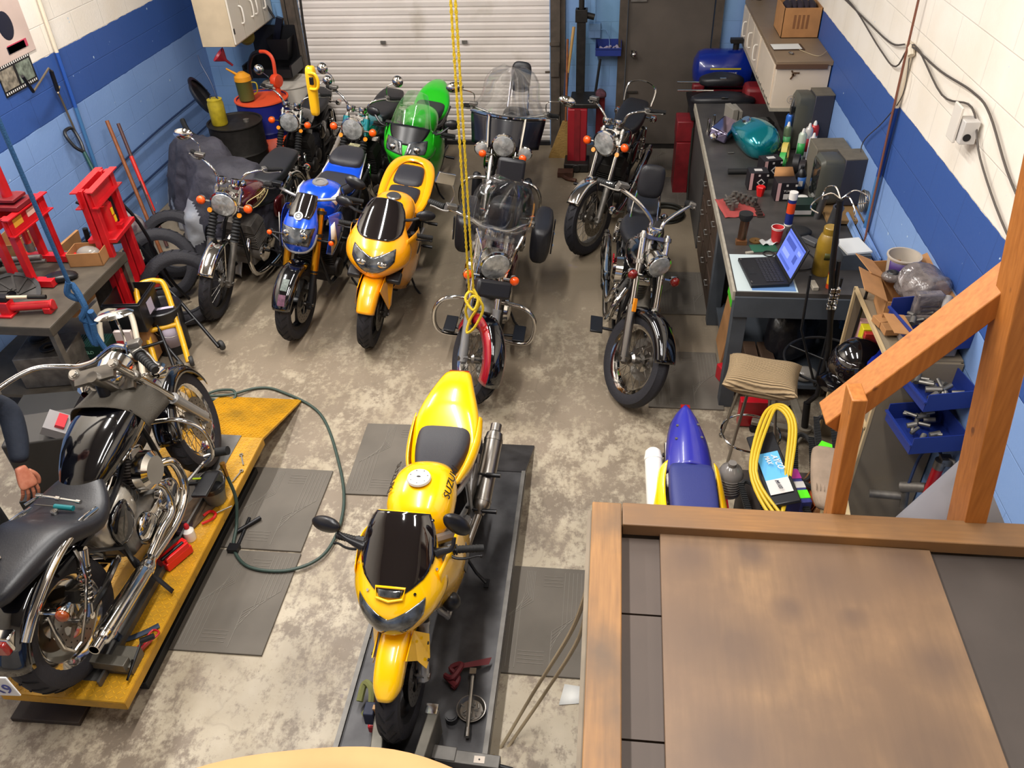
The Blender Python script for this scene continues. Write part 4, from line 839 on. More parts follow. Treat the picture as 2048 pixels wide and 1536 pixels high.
m = b.mb(True); m.box(b.fk(.5, 0, .09), (.09, .26, .12), Ry(-.5)); b.p('tool_bag', m, leather, bev=.02)
m = b.mb(True)
for sg in (1, -1): m.tube([b.fk(.55, sg*.11, .03), b.fk(.75, sg*.12, .1), wsh(.35, .5+.4*sg)], .008, 7)
b.p('windshield_bracket', m, chrome, weld=False)
m = MB(); m.sec([(-.50, .78, .02, .1, .1, .7), (-.46, .80, .13, .12, .12, .6), (-.42, .80, .13, .12, .12, .6), (-.39, .79, .03, .1, .1, .7)], 18); b.p('rider_backrest', m, leather, sub=1)
m = MB(); m.box((-.72, 0, 1.0), (.05, .22, .30), Ry(-.15)); b.p('backrest', m, leather, bev=.03)
# 6. black tourer at the roller door
b = cruiser('black touring cruiser with chrome-trimmed windshield and tall backrest before the roller door', (-.98, 7.18, 0), radians(-90), glossblk, lean=7, steer=0, sc=.98, wb=1.6, mir='oval', hlr=.10, sissy=(-.80, .95, .30), fa=(25, 150), bag=False, mdir=(.05, .7, .7), barpts=[(.0, .0, .03), (.0, .10, .04), (-.03, .2, .06), (-.12, .34, .06), (-.22, .42, .02)])
b6 = b
for sg in (1, -1): headlight(b, b.L-.24, .05, .062, .1, chrome, y=sg*.19, name='spot_lamp')
def w6(u, v):
    t = (v-.5)*2; q = b.fk(b.L-.16, 0, .16)
    w = interp([(0, .30), (.35, .33), (.40, .33), (.6, .26), (.8, .24), (.93, .18), (1, .09)], u)[0]
    return q+V((-.02-.28*u-.16*t*t, w*t, -.10+.62*u-.03*t*t))
m = b.mb(True); m.grid(lambda u, v: w6(.40+u*.6, v), 18, 16); ws = b.p('windshield', m, cleart, thick=.004)
m = b.mb(True); m.grid(lambda u, v: w6(u*.40, v), 8, 16); b.p('windshield_skirt', m, mat('navy_black_vinyl', '#0b0c18', .3, coat=.4), ws, thick=.006)
m = b.mb(True); m.tube([w6(.40, j/12)+V((.02, 0, 0)) for j in range(13)], .013, 6)
for sg in (1, -1): m.tube([w6(.40-.4*j/5, .5+.24*sg)+V((.02, 0, 0)) for j in range(6)], .013, 6)
b.p('windshield_trim', m, chrome, ws, weld=False)
for sg in (1, -1): m = MB(); m.sec([(.28, .3, .02, .1, .1, .7, sg*.2), (.34, .4, .06, .2, .16, .5, sg*.24), (.40, .42, .02, .16, .14, .6, sg*.24)], 16); b.p('leg_shield', m, softblk, sub=1)
panelguard(b, .42, .36, .36, .2)
m = MB(); m.sec([(.30, .84, .04, .05, .05, .8), (.22, .86, .08, .11, .08, .7), (.10, .86, .09, .12, .08, .7), (.03, .85, .06, .08, .06, .8)], 16); b.p('tank_bag', m, leather, sub=1)
# 7. black cruiser with pulled back bars
b = cruiser('black cruiser with raised chrome handlebars, turned front wheel and small backrest', (.20, 5.20, 0), radians(-90), glossblk, lean=8, steer=30, sc=.98, wb=1.62, r=.33, rake=33, L=.84, mir=None, fa=(35, 150), sigc=mat('dark_red_lens', '#70130d', .15, coat=.6), hlr=.082, sissy=(-.52, .90, .26), tread=False, forky=.10, tw=.10,
    barpts=[(.0, .04, .03), (-.02, .06, .08), (-.08, .18, .15), (-.17, .32, .18), (-.29, .38, .14)])
b7 = b
for q in range(1):
    m = MB(); st = len(m.v)
    for i in range(7): a = -.75+i*.25; m.box((.03+.05*sin(a), -.215, .585+.05*cos(a)), (.012, .006, .075), Ry(a))
    b.p('red_striped_cover', m, mat('red_stripe', '#b0202c', .2, coat=.5), weld=False)
m = b.mb(True); m.box(b.fk(.36, -.105, .035), (.012, .03, .09), Ry(-b.rake)); b.p('side_reflector', m, amber2, bev=.003)
# ================================================================ dirt bike (tail towards the roller door)
b = Bike('motorcycle', 'blue and yellow dirt bike with white muffler, half under the wooden loft', 'motorcycle', (.42, 2.48, 0), radians(-89), .9, lean=3, wb=1.45, R=.33, rake=27, L=.80, off=.03)
def knob(front, cx, r, tw):
    t = wheel(b, front, cx, r, tw, 'wire', rimm=alu, disc=0); m = MB(b.F if front else None)
    for i in range(40):
        a = 2*pi*i/40
        for y in ((-.4, 0, .4) if i % 2 else (-.2, .2)):
            c = V((cx+(r-.001-.02*abs(y))*cos(a), y*tw, r+(r-.001-.02*abs(y))*sin(a))); m.box(c, (.02, .028, .026), Matrix.Rotation(-a, 3, 'Y'))
    m.build('tread_blocks', rubber, t, weld=False)
knob(True, b.fx, .33, .09); knob(False, -b.fx, .32, .11); fork(b, y=.1, r0=.024, r1=.028, m0=steel, m1=blackm)
sec_part(b, 'seat', [(.28, .88, .05, .03, .04, .8), (.18, .88, .095, .06, .05, .6), (.0, .87, .115, .055, .06, .6), (-.22, .88, .125, .055, .06, .55), (-.42, .90, .12, .05, .05, .5), (-.44, .90, .11, .03, .03, .5)], navyseat)
def rfn(u, v):
    t = (v-.5)*2; w = interp([(0, .125), (.3, .12), (.6, .105), (.85, .08), (.95, .06), (1, .035)], u)[0]
    return V((-.42-.46*u, w*t, .925+.10*u-.08*u*u+.02*(1-abs(t))-.07*abs(t)**3))
m = MB(); m.grid(rfn, 18, 14); rf = b.p('rear_fender', m, purple, thick=.004)
m = MB()
for q in ((.40, .2), (.45, .8), (.62, .22), (.66, .78)):
    p_ = rfn(*q); m.cyl(p_, p_+V((0, 0, .006)), .008, n=10)
b.p('bolt', m, alu, rf, weld=False)
m = MB(); m.box((-.885, 0, .94), (.03, .05, .02)); b.p('tail_reflector', m, redlens, rf)
for sg in (1, -1):
    side_panel(b, 'side_panel', [(.1, sg*0+.125, .86), (-.15, .135, .86), (-.34, .135, .87), (-.46, .12, .92)], [(.12, .18, .78), (-.12, .20, .76), (-.3, .19, .78), (-.44, .16, .86)], [(.1, .16, .64), (-.12, .17, .60), (-.28, .17, .66), (-.42, .15, .78)], yel, sg)
    m = MB(); m.ell((-.02, sg*.205, .76), (.014, .006, .018), 12, 8); b.p('hole_plug', m, darkmetal)
pipe(b, [(.2, -.05, .5), (.1, -.15, .55), (-.1, -.16, .68)], .022, steel, muf=((-.1, -.165, .70), (-.60, -.185, .86)), mufr=.048, mm=whitep, tip=False)
sec_part(b, 'tank', [(.46, .86, .06, .04, .06, .8), (.36, .90, .14, .05, .14, .7), (.24, .90, .15, .05, .18, .7), (.12, .88, .10, .03, .1, .8)], yel)
engine_inline(b, .08, .42, .16, m=alu, cases=darkmetal); cradle(b, steel, .1, -.4, .82, .3); swing(b, -b.fx, .1, .32, alu, shocks=False)
m = b.mb(True); m.grid(lambda u, v: b.ax+V(((.40+.03*u)*cos(radians(60+60*u)) + .2-.4*u, .06*(2*v-1), .5-.06*u)), 8, 6); b.p('front_fender', m, purple, thick=.004)
bars(b, [(.0, .0, .06), (.0, .1, .09), (-.05, .28, .12), (-.12, .38, .1)], .012, .12, blackm, mirror=None)
pegs(b, [(-.1, .18, .36), (-.1, -.18, .36)], steel)
m = MB(); m.cyl((-.02, -.2, .3), (.03, -.2, .3), .03, n=8)
for i in range(16): a = i*2*pi/16; m.box((.02+.16*cos(a)*1.6, -.21, .33+.05*sin(a)), (.03, .02, .018))
b.p('chain', m, darkmetal, weld=False)
# ================================================================ black cruiser on the yellow lift (faces away)
b = cruiser('black and chrome cruiser on the yellow lift with tools lying on its seat', (-2.30, 2.66, .235), radians(90), glossblk, lean=5, steer=14, sc=.95, wb=1.44, white=True, hl=False, sigs=False, mir=None, flip=True, pillion=False, seats=False, caps=False, pipes=0, r=.32, rake=33, L=.92, tw=.11, fa=(10, 165), discs=-1, spokes=False,
    barpts=[(.0, .04, .05), (.0, .1, .07), (-.04, .22, .12), (-.16, .36, .12), (-.28, .46, .07)])
LB = b
tk = sec_part(b, 'tank', [(.40, .80, .05, .04, .05, .9), (.37, .80, .10, .07, .10, .8), (.25, .81, .165, .105, .13, .75), (.05, .80, .18, .11, .14, .75), (-.12, .76, .15, .09, .11, .8), (-.24, .71, .10, .05, .07, .9), (-.27, .70, .07, .02, .05, 1)], glossblk)
sec_part(b, 'seat', [(-.13, .72, .06, .03, .03, .9), (-.17, .72, .10, .045, .05, .85), (-.27, .69, .18, .045, .06, .75), (-.38, .67, .23, .04, .07, .65), (-.48, .69, .235, .06, .07, .6), (-.56, .75, .205, .07, .07, .6), (-.70, .76, .17, .065, .06, .6), (-.88, .76, .13, .055, .05, .6), (-.98, .75, .10, .035, .04, .7)], leather)
sec_part(b, 'battery_cover', [(-.05, .50, .12, .09, .12, .6), (-.15, .50, .15, .1, .12, .6), (-.32, .50, .15, .1, .12, .6), (-.42, .50, .11, .08, .1, .6)], mat('pearl_chrome', '#b5aea2', .28, .45, coat=.6))
headlight(b, .72, .08, .09, .15, chrome); 
for sg in (1, -1):
    signal(b, b.fk(.66, sg*.09, .03), True, sg, amber, .036, .07)
    m = b.mb(True); m.lathe([(0, .02), (.035, .018), (.05, 0), (.048, -.03), (.02, -.06)], b.fk(.66, sg*.20, .04), (1, 0, 0), 20); b.p('spot_lamp', m, chrome)
    m = b.mb(); m.tube([(-.38, sg*.17, .70), (-.52, sg*.175, .74), (-.72, sg*.175, .73), (-.90, sg*.15, .64), (-1.0, sg*.13, .56)], .021, 12, smooth=5); b.p('fender_strut', m, chrome)
    m = b.mb(); m.tube([(-.62, sg*.2, .70), (-.66, sg*.21, .55), (-.86, sg*.21, .36), (-.93, sg*.2, .42), (-.90, sg*.19, .6)], .008, 7, smooth=2); b.p('bag_support', m, chrome)
    o = signal(b, (-.90, sg*.16, .62), False, sg, mat('dark_amber', '#8a3c14', .2, coat=.5), .03, .10, d=(-1, 0, 0))
# front mirrors and controls
for sg in (1, -1):
    top = b.fk(b.L+.02, 0, -.03)+V((-.18, sg*.33, .13)); m = b.mb(True); c = top+V((.10, sg*.10, .16)) if sg > 0 else top+V((.12, .02, .15)); m.tube([top, top+V((.02, sg*.02, .08)), c], .006, 7, smooth=4); o = b.p('mirror_stalk', m, chrome)
    m = b.mb(True); st = 0; m.lathe([(0, .02), (.04, .016), (.052, .004), (.05, 0), (0, -.002)], (0, 0, 0), (0, 0, 1), 24); m.xf(T4(c, Rz(.4) @ Rx(.2) @ Matrix.Diagonal((1, 1.7, 1)))); b.p('mirror_housing', m, chrome, o)
pipe(b, [(.17, -.09, .46), (.25, -.15, .42), (.22, -.17, .25), (.05, -.17, .17), (-.26, -.17, .19)], .025, chrome, muf=((-.26, -.17, .19), (-.78, -.20, .25)), mufr=.045)
pipe(b, [(.0, -.09, .46), (.09, -.15, .40), (.05, -.175, .26), (-.1, -.18, .25), (-.24, -.175, .22)], .023, chrome)
m = MB(); m.tube([(.38, -.03, .60), (.42, -.17, .58), (.44, -.27, .48), (.42, -.28, .32), (.38, -.17, .24)], .013, 10, smooth=5); b.p('crash_bar', m, chrome)
m = MB(); m.tube([(.2, -.16, .26), (.5, -.24, .28)], .011, 7); m.tube([(.42, -.22, .3), (.46, -.34, .32)], .013, 8); b.p('forward_control', m, chrome, weld=False)
m = MB(); m.cyl((.45, -.24, .3), (.45, -.36, .32), .026, n=14); b.p('footpeg', m, gripm)
m = MB(); m.box((-1.17, -.03, .50), (.008, .24, .13)); o = b.p('licence_plate', m, mat('plate_white', '#dcdcdc', .4), bev=.004)
text('K9', .085, mat('plate_blue', '#22308a', .4), o, (-1.176, -.09, .485), (radians(90), 0, radians(-90)))
m = MB(); m.box((-1.176, .0, .53), (.002, .05, .03)); b.p('sticker', m, mat('sticker_red', '#b02038', .4), o)
# ================================================================ lifts, mats and things on the floor
def tread_mat(name, col, dark, gloss=.45):
    t = NT(name, gloss, .1); c = t.mix(t.ramp(t.noise(4, 7, rough=.65), .42, .68), lin(col), lin(dark))
    sp = t.ramp(t.noise(22, 5, rough=.7), .62, .72); c = t.mix(t.math('MULTIPLY', sp, .75), c, lin('#4a3a18'))
    return t.col(c)
yplate = tread_mat('worn_yellow_plate', '#e0a614', '#b98a20'); yflat = tread_mat('yellow_plate_flats', '#c48f18', '#94701c'); greyplate = mat('worn_grey_plate', '#454446', .42, .4, var=.45, vscale=7, col2='#2b2a2c'); greyedge = mat('bare_steel_edge', '#6f6c68', .5, .6, var=.3, vscale=12)
# yellow lift
lift = thing('motorcycle_lift', 'yellow diamond-plate motorcycle lift carrying the black and chrome cruiser', 'motorcycle lift', (-2.34, 2.68, 0))
m = MB(); m.box((0, 0, .222), (.60, 1.78, .014)); m.box((.295, 0, .20), (.014, 1.78, .05)); m.box((-.295, 0, .20), (.014, 1.78, .05)); m.box((0, -.885, .2), (.60, .014, .05)); deck = m.build('deck', yflat, lift, weld=False)
m = MB(); k = 0                                    # raised diamond tread
for i in range(24):
    for j in range(72):
        x = -.285+i*.0245; y = -.87+j*.0245
        if (abs(x) > .075 or y < -.75 or y > .8): m.box((x, y, .2295), (.017, .0038, .0028), Rz(.78 if (i+j) % 2 else -.78))
m.build('deck_tread', yplate, deck, weld=False, smooth=False)
m = MB(); m.box((0, .05, .11), (.46, 1.5, .16)); m.box((0, .06, .03), (.5, 1.5, .05)); m.build('lift_base', mat('black_undercarriage', '#141312', .6), lift, bev=.004)
m = MB(); m.add([(-.30, .89, .228), (.30, .89, .228), (.30, 1.54, .012), (-.30, 1.54, .012), (-.30, .89, .212), (.30, .89, .212), (.30, 1.54, .0), (-.30, 1.54, .0)], [(0, 1, 2, 3), (4, 7, 6, 5), (0, 4, 5, 1), (3, 2, 6, 7), (1, 5, 6, 2), (0, 3, 7, 4)]); rp = m.build('ramp', yflat, lift)
m = MB(); sl = math.atan2(-.216, .65)
for i in range(24):
    for j in range(26): q = (j+.5)/26; m.box((-.285+i*.0245, .89+.65*q, .2305-.216*q), (.017, .0038, .0028), Rx(sl) @ Rz(.78 if (i+j) % 2 else -.78))
m.build('ramp_tread', yplate, rp, weld=False, smooth=False)
wv = mat('grey_vise_steel', '#6b675e', .45, .5, var=.3, vscale=12)
m = MB(); m.box((-.08, -.70, .33), (.24, .05, .10), Ry(.25)); m.box((.12, -.74, .30), (.30, .05, .05), Rz(-.05)); m.box((.22, -.70, .26), (.12, .11, .06)); m.cyl((.0, -.78, .27), (.0, -.74, .27), .012, n=8); m.build('wheel_vise', wv, lift, bev=.003, weld=False)
m = MB(); m.tube([(.28, -.72, .30), (.28, -.80, .26), (.285, -.62, .32)], .006, 6); m.cyl((.285, -.64, .325), (.34, -.61, .33), .014, n=10); m.build('crank_handle', blackm, lift, weld=False)
m = MB(); m.box((.08, .05, .2315), (.16, 1.7, .004)); m.box((.155, -.1, .25), (.012, 1.45, .035)); m.build('wheel_channel', greyedge, lift, weld=False)
# grey lift
lift2 = thing('motorcycle_lift', 'grey steel motorcycle lift under the bright yellow sport motorcycle', 'motorcycle lift', (-.735, 2.5, 0))
m = MB(); m.box((0, 0, .147), (.66, 1.92, .012)); m.build('deck', greyplate, lift2)
for sg in (1, -1): m = MB(); m.box((sg*.322, 0, .154), (.022, 1.92, .028)); m.box((sg*.332, 0, .125), (.008, 1.92, .05)); m.build('deck_edge', greyedge, lift2, weld=False)
m = MB(); m.box((0, 0, .07), (.54, 1.7, .13)); m.build('lift_base', mat('black_undercarriage', '#141312', .6), lift2)
m = MB(); m.add([(-.33, .965, .153), (.33, .965, .153), (.35, 1.36, .01), (-.35, 1.36, .01), (-.33, .965, .138), (.33, .965, .138), (.35, 1.36, .0), (-.35, 1.36, .0)], [(0, 1, 2, 3), (4, 7, 6, 5), (0, 4, 5, 1), (3, 2, 6, 7), (1, 5, 6, 2), (0, 3, 7, 4)]); m.build('ramp', greyplate, lift2)
m = MB(); m.box((-.11, -.80, .25), (.05, .22, .17), Rz(.12)); m.box((.09, -.80, .25), (.045, .24, .17), Rz(-.12)); m.box((.0, -.93, .2), (.3, .05, .08)); m.build('wheel_vise', wv, lift2, bev=.004, weld=False)
m = MB(); m.box((-.122, -.715, .335), (.052, .02, .075)); m.build('wood_block', mat('pine_block', '#b58a5c', .6), lift2); m = MB(); m.box((-.165, -.715, .32), (.045, .06, .08)); m.build('navy_pad', mat('navy_pad', '#141d38', .6), lift2, bev=.004)
m = MB(); m.box((.095, -.685, .339), (.05, .045, .012)); m.build('cap_plate', chrome, lift2)
m = MB(); m.box((.26, -.82, .20), (.27, .055, .05), Rz(-.05)); m.box((.16, -.81, .228), (.1, .06, .006), Rz(-.05)); va = m.build('vise_arm', greyedge, lift2, weld=False, bev=.003)
m = MB(); m.box((.31, -.825, .2265), (.045, .03, .002)); m.mat(1).cyl((.31, -.825, .2275), (.31, -.825, .229), .004, n=8); m.build('sticker', [mat('sticker_cream', '#cfc3b6', .6), darkmetal], va, weld=False)
m = MB(); m.cyl((.395, -.83, .2), (.45, -.84, .2), .008, n=8); m.tube([(.45, -.84, .2), (.46, -.88, .17)], .007, 6); m.cyl((.46, -.88, .17), (.48, -.95, .17), .014, n=10); m.build('crank_handle', blackm, lift2, weld=False)
# parts and straps lying on the grey lift
m = MB(); m.lathe([(0, .002), (.05, .002), (.062, .012), (.066, .022), (.062, .022), (.05, .006), (0, .006)], (0, 0, 0), (0, 0, 1), 28); solid('magnetic_tray', 'round steel tray of small bolts on the grey lift', 'tray', m, steel, (-.50, 1.93, .153))
tr = C.objects[-1] if False else bpy.data.objects['magnetic_tray']
m = MB()
for i in range(14): a = i*2.4; r = .012+.0026*i; m.cyl((r*cos(a), r*sin(a), .008), (r*cos(a)+.018*cos(i), r*sin(a)+.018*sin(i), .012), .004, n=6)
o = m.build('loose_bolts', alu, None, weld=False); o.location = (-.50, 1.93, .153); tag(o, 'loose bolts heaped in the round steel tray on the grey lift', 'bolts', kind='stuff')
m = MB(); m.tube([(0, -.12, .02), (.0, .0, .03), (0, .16, .035)], .009, 8, smooth=3); m.box((0, .16, .035), (.03, .03, .03)); m.cyl((0, -.14, .018), (0, -.10, .02), .012); solid('ratchet_wrench', 'long steel ratchet handle lying across the round tray', 'wrench', m, steel, (-.505, 1.93, .165), .05, weld=False)
m = MB(); m.cyl((0, 0, 0), (0, 0, .035), .028, n=18); m.cyl((0, 0, .035), (0, 0, .04), .022, n=18); solid('round_cap', 'small black round cap beside the steel tray on the grey lift', 'cap', m, plast, (-.58, 1.88, .153))
m = MB(); m.tube([(0, 0, .01), (.02, .05, .02), (-.02, .09, .03), (.03, .1, .05), (.0, .03, .05), (-.04, .05, .03), (.02, .0, .03)], .013, 6, smooth=5); m.add([(0, .08, .04), (.02, .11, .04), (.16, .17, .02), (.15, .13, .02)], [(0, 1, 2, 3)]); solid('ratchet_strap', 'dark red ratchet strap bundled on the grey lift deck', 'strap', m, mat('dark_red_web', '#5a1018', .7), (-.60, 2.02, .16), weld=False)
m = MB(); m.tube([(0, 0, .0), (.03, .03, .04), (.02, .09, .07), (-.02, .12, .05), (-.03, .05, .02)], .016, 7, smooth=5); solid('tie_strap', 'olive tie strap coiled beside the left side of the wheel vise', 'strap', m, mat('olive_web', '#6e7040', .8), (-.97, 1.86, .17))
m = MB(); m.box((0, 0, .03), (.04, .16, .05)); solid('steel_lever', 'red steel handle beside the front tyre on the grey lift', 'handle', m, mat('tool_red', '#b01522', .35, coat=.3), (-.91, 1.86, .16), bev=.008)
# anti fatigue mats
tmat = NT('printed_rubber_mat', .75); c = tmat.mix(tmat.ramp(tmat.noise(3, 6), .3, .7), lin('#6b645b'), lin('#5a544c')); tmat.col(c)
linem = mat('mat_relief_line', '#756f66', .7)
def mat_obj(x, y, rz, label, w=.5, h=.655, k=0):
    m = MB(); m.box((0, 0, .006), (w, h, .012)); o = m.build('rubber_mat', tmat.m, None, bev=.003); o.location = (x, y, 0); o.rotation_euler = (0, 0, rz); tag(o, label, 'floor mat', 'dark rubber mats on the concrete floor')
    m = MB(); R = random.Random(k)
    W, H = w/2-.03, h/2-.03
    for a in range(6):
        t = a*.022
        m.tube([(-W+t, -H, .0125), (-W+t, -.05+t, .0125), (-.05-t*.4, .10+t*.5, .0125), (-.05-t*.4, H, .0125)], .0022, 4)
        m.tube([(W-t, H, .0125), (W-t, .06-t, .0125), (.06, -.08-t, .0125), (.06-t*.0, -H+t, .0125)], .0022, 4)
        if a < 4: m.tube([(-W+.12, -H+.03+t, .0125), (.03, -H+.03+t, .0125)], .0022, 4); m.tube([(0, H-.03-t, .0125), (W-.12, H-.03-t, .0125)], .0022, 4)
    m.build('relief_lines', linem, o, weld=False)
    return o
mat_obj(-1.87, 3.21, 0, 'grey rubber mat inside the hose loop right of the yellow lift, farther one'); mat_obj(-1.86, 2.54, .01, 'grey rubber mat right of the yellow lift, nearer one of the two', k=1); mat_obj(-1.26, 3.68, .02, 'grey rubber mat partly under the ramp of the grey lift', k=2)
mat_obj(-.24, 2.55, 0, 'grey relief-pattern rubber mat right of the grey lift, next to the wooden loft', k=3); mat_obj(.60, 4.63, 0, 'grey rubber mat behind the dirt bike tail, before the workbench end', k=4); mat_obj(.68, 5.80, 0, 'grey rubber mat between the turned-wheel black cruiser and the workbench', k=5); mat_obj(.66, 7.76, 0, 'grey rubber mat before the far workbench end and hose coil', k=6); mat_obj(.70, 8.62, 0, 'grey rubber mat at the foot of the brown steel door', k=7)
# hoses
hosem = mat('dark_green_hose', '#33443d', .5)
m = MB(); m.tube([(-2.80, 4.12, .02), (-2.72, 4.19, .012), (-2.60, 4.16, .012), (-2.52, 4.20, .02), (-2.56, 4.27, .03), (-2.68, 4.27, .02), (-2.72, 4.2, .03), (-2.56, 4.22, .03), (-2.40, 4.33, .012), (-2.22, 4.30, .012), (-1.87, 4.08, .012), (-1.60, 3.60, .012), (-1.46, 3.20, .024), (-1.47, 2.88, .024), (-1.63, 2.74, .024), (-1.86, 2.74, .024), (-2.0, 2.86, .024), (-2.03, 3.0, .06), (-2.03, 3.08, .2), (-2.05, 3.10, .36)], .0095, 10, smooth=8)
hz = solid('air_hose', 'dark green air hose looped on the floor from the yellow lift across the mats', 'hose', m, hosem); m = MB(); m.cyl((-2.05, 3.10, .36), (-2.055, 3.105, .42), .011); m.cyl((-2.055, 3.105, .42), (-2.058, 3.108, .45), .016, n=6); m.build('hose_fitting', mat('brass', '#a87a3a', .3, .9), hz, weld=False)
# bucket etc on the yellow lift
bk = thing('bucket', 'small grey plastic bucket with black rim on the yellow lift beside the front wheel', 'bucket', (-2.115, 3.03, .232)); m = MB(); m.lathe([(0, .0), (.055, 0), (.075, .13), (.079, .13), (.079, .14), (.072, .14), (.052, .008), (0, .008)], (0, 0, 0), (0, 0, 1), 10); m.build('body', mat('smoky_plastic', '#6d6a5c', .4, alpha=1), bk)
m = MB(); m.lathe([(0, .09), (.066, .09)], (0, 0, 0), (0, 0, 1), 20); m.lathe([(.072, .1), (.079, .14), (.083, .14), (.083, .146), (.07, .146)], (0, 0, 0), (0, 0, 1), 20); m.build('rim', plast, bk, weld=False); m = MB(); m.tube([(-.08, 0, .14), (-.05, .06, .16), (.04, .07, .16), (.08, 0, .14)], .003, 6, smooth=4); m.build('handle', steel, bk)
m = MB(); m.cyl((-.09, .02, 0), (.03, .035, .0), .006, n=8); solid('marker_pen', 'yellow-green pen lying across the grey bucket', 'pen', m, mat('lime_marker', '#b8d020', .4), (-2.13, 3.02, .382))
bt = thing('squeeze_bottle', 'white plastic bottle with red cap on the yellow lift', 'bottle', (-2.14, 2.74, .232)); m = MB(); m.lathe([(0, 0), (.028, 0), (.03, .01), (.03, .065), (.012, .085), (.012, .09)], (0, 0, 0), (0, 0, 1), 16); m.build('body', whitep, bt); m = MB(); m.lathe([(.014, .086), (.014, .105), (.009, .115), (0, .115)], (0, 0, 0), (0, 0, 1), 12); m.build('cap', mat('cap_red', '#b5202a', .4), bt)
toolred = mat('tool_red', '#b01522', .35, coat=.3); brred = mat('bright_red_plastic', '#d81a1a', .35, coat=.2)
m = MB(); m.tube([(0, 0, .012), (.03, .05, .012), (.02, .09, .012), (-.02, .09, .012), (-.03, .05, .012)], .008, 6, smooth=4); m.mat(1).cyl((.02, .09, .012), (.07, .17, .012), .004, n=6); solid('hook_tool', 'red handled hook tool beside the white bottle on the yellow lift', 'hand tool', m, [brred, steel], (-2.12, 2.84, .232), -.3, weld=False)
m = MB(); m.box((0, 0, .03), (.09, .16, .05)); m.box((0, .0, .065), (.04, .16, .03)); m.box((.035, 0, .065), (.018, .14, .04)); m.mat(1).cyl((.01, -.08, .075), (.01, .06, .075), .011, n=10); solid('bottle_jack', 'red scissor-style jack on the yellow lift beside the engine', 'jack', m, [brred, blackm], (-2.16, 2.60, .232), -.45, bev=.004, weld=False)
m = MB()
for i in range(5): pass
m.grid(lambda u, v: V((.14*(u-.5), .10*(v-.5), .012+.02*sin(u*7)*cos(v*6)+.01*sin(v*15))), 10, 8); solid('shop_rag', 'crumpled dark plum rag left of the white bottle on the yellow lift', 'rag', m, mat('plum_rag', '#3a2630', .9), (-2.235, 2.80, .235), .3, thick=.004)
m = MB(); m.box((0, 0, .004), (.16, .26, .006)); solid('cardboard_sheet', 'oily brown cardboard sheet on the yellow lift beside the bucket', 'cardboard', m, mat('oily_card', '#5f4a35', .8, var=.5, vscale=20), (-2.20, 2.93, .232), -.3)
m = MB(); m.box((0, .0, .02), (.03, .19, .022)); m.mat(1).box((0, .0, .033), (.012, .1, .004)); m.mat(0).tube([(-.015, .08, .02), (-.02, .13, .02), (.02, .13, .02), (.015, .08, .02)], .006, 6, smooth=3); solid('tie_down_ratchet', 'red ratchet tie-down lying on the yellow lift near the wheel vise', 'strap', m, [toolred, darkmetal], (-2.09, 2.02, .236), -.32, bev=.003, weld=False)
strapm = mat('slate_blue_webbing', '#2c3648', .7)
def ribbon(pts, w, up=(0, 0, 1)):
    P = spline([V(p) for p in pts], 6); m = MB(); u = V(up)
    rs = []
    for i, p in enumerate(P):
        d = (P[min(i+1, len(P)-1)]-P[max(i-1, 0)]).normalized(); s_ = d.cross(u); s_ = s_.normalized()*w/2 if s_.length > 1e-5 else V((w/2, 0, 0)); rs.append((p-s_, p+s_))
    m.add([q for r in rs for q in r], [(2*i, 2*i+1, 2*i+3, 2*i+2) for i in range(len(rs)-1)]); return m
solid('tie_strap', 'slate blue webbing strap curling from the pipes onto the yellow deck', 'strap', ribbon([(-2.36, 2.30, .45), (-2.33, 2.22, .36), (-2.27, 2.14, .27), (-2.20, 2.10, .238), (-2.12, 2.14, .238), (-2.06, 2.19, .239)], .03), strapm, thick=.002)
solid('tie_strap', 'black tie-down strap pulled tight from the cruiser frame to the lift edge', 'strap', ribbon([(-2.32, 2.40, .62), (-2.2, 2.39, .45), (-2.075, 2.38, .25)], .025), softblk, thick=.003)
m = MB(); m.cyl((-2.03, 2.98, .03), (-1.93, 3.1, .03), .012); m.cyl((-1.99, 2.9, .02), (-2.0, 3.1, .02), .01); m.box((-2.0, 2.86, .03), (.06, .05, .03)); solid('lift_pedal', 'dark steel foot pedal sticking out from the yellow lift side', 'pedal', m, blackm, weld=False)
for i, (x, y, r, lb) in enumerate(((-2.09, 3.36, .5, 'small steel spanner on the yellow lift near the ramp, farther one'), (-2.07, 3.22, -.2, 'small steel spanner on the yellow lift near the bucket'))):
    m = MB(); m.box((0, 0, .004), (.008, .09, .005)); m.lathe([(.006, 0), (.012, 0), (.012, .006), (.006, .006), (.006, 0)], (0, .05, .001), (0, 0, 1), 12); solid('spanner', lb, 'spanner', m, steel, (x, y, .232), r, 'spanners on the yellow lift', weld=False)
m = MB(); m.box((0, 0, .014), (.34, .22, .028)); solid('wooden_board', 'dark oily wooden board poking out under the near end of the yellow lift', 'board', m, mat('dark_board', '#3b2f26', .7, var=.3, vscale=9), (-2.50, 1.89, .0), .02, bev=.004)
m = MB(); m.add([(0, 0, .001), (.12, .02, .001), (.13, .10, .002), (.02, .11, .001)], [(0, 1, 2, 3)]); solid('paper_scrap', 'torn white paper scrap on the floor beside the wooden loft', 'paper', m, mat('white_paper', '#d8d8d4', .6), (-.12, 2.08, .003), thick=.001)
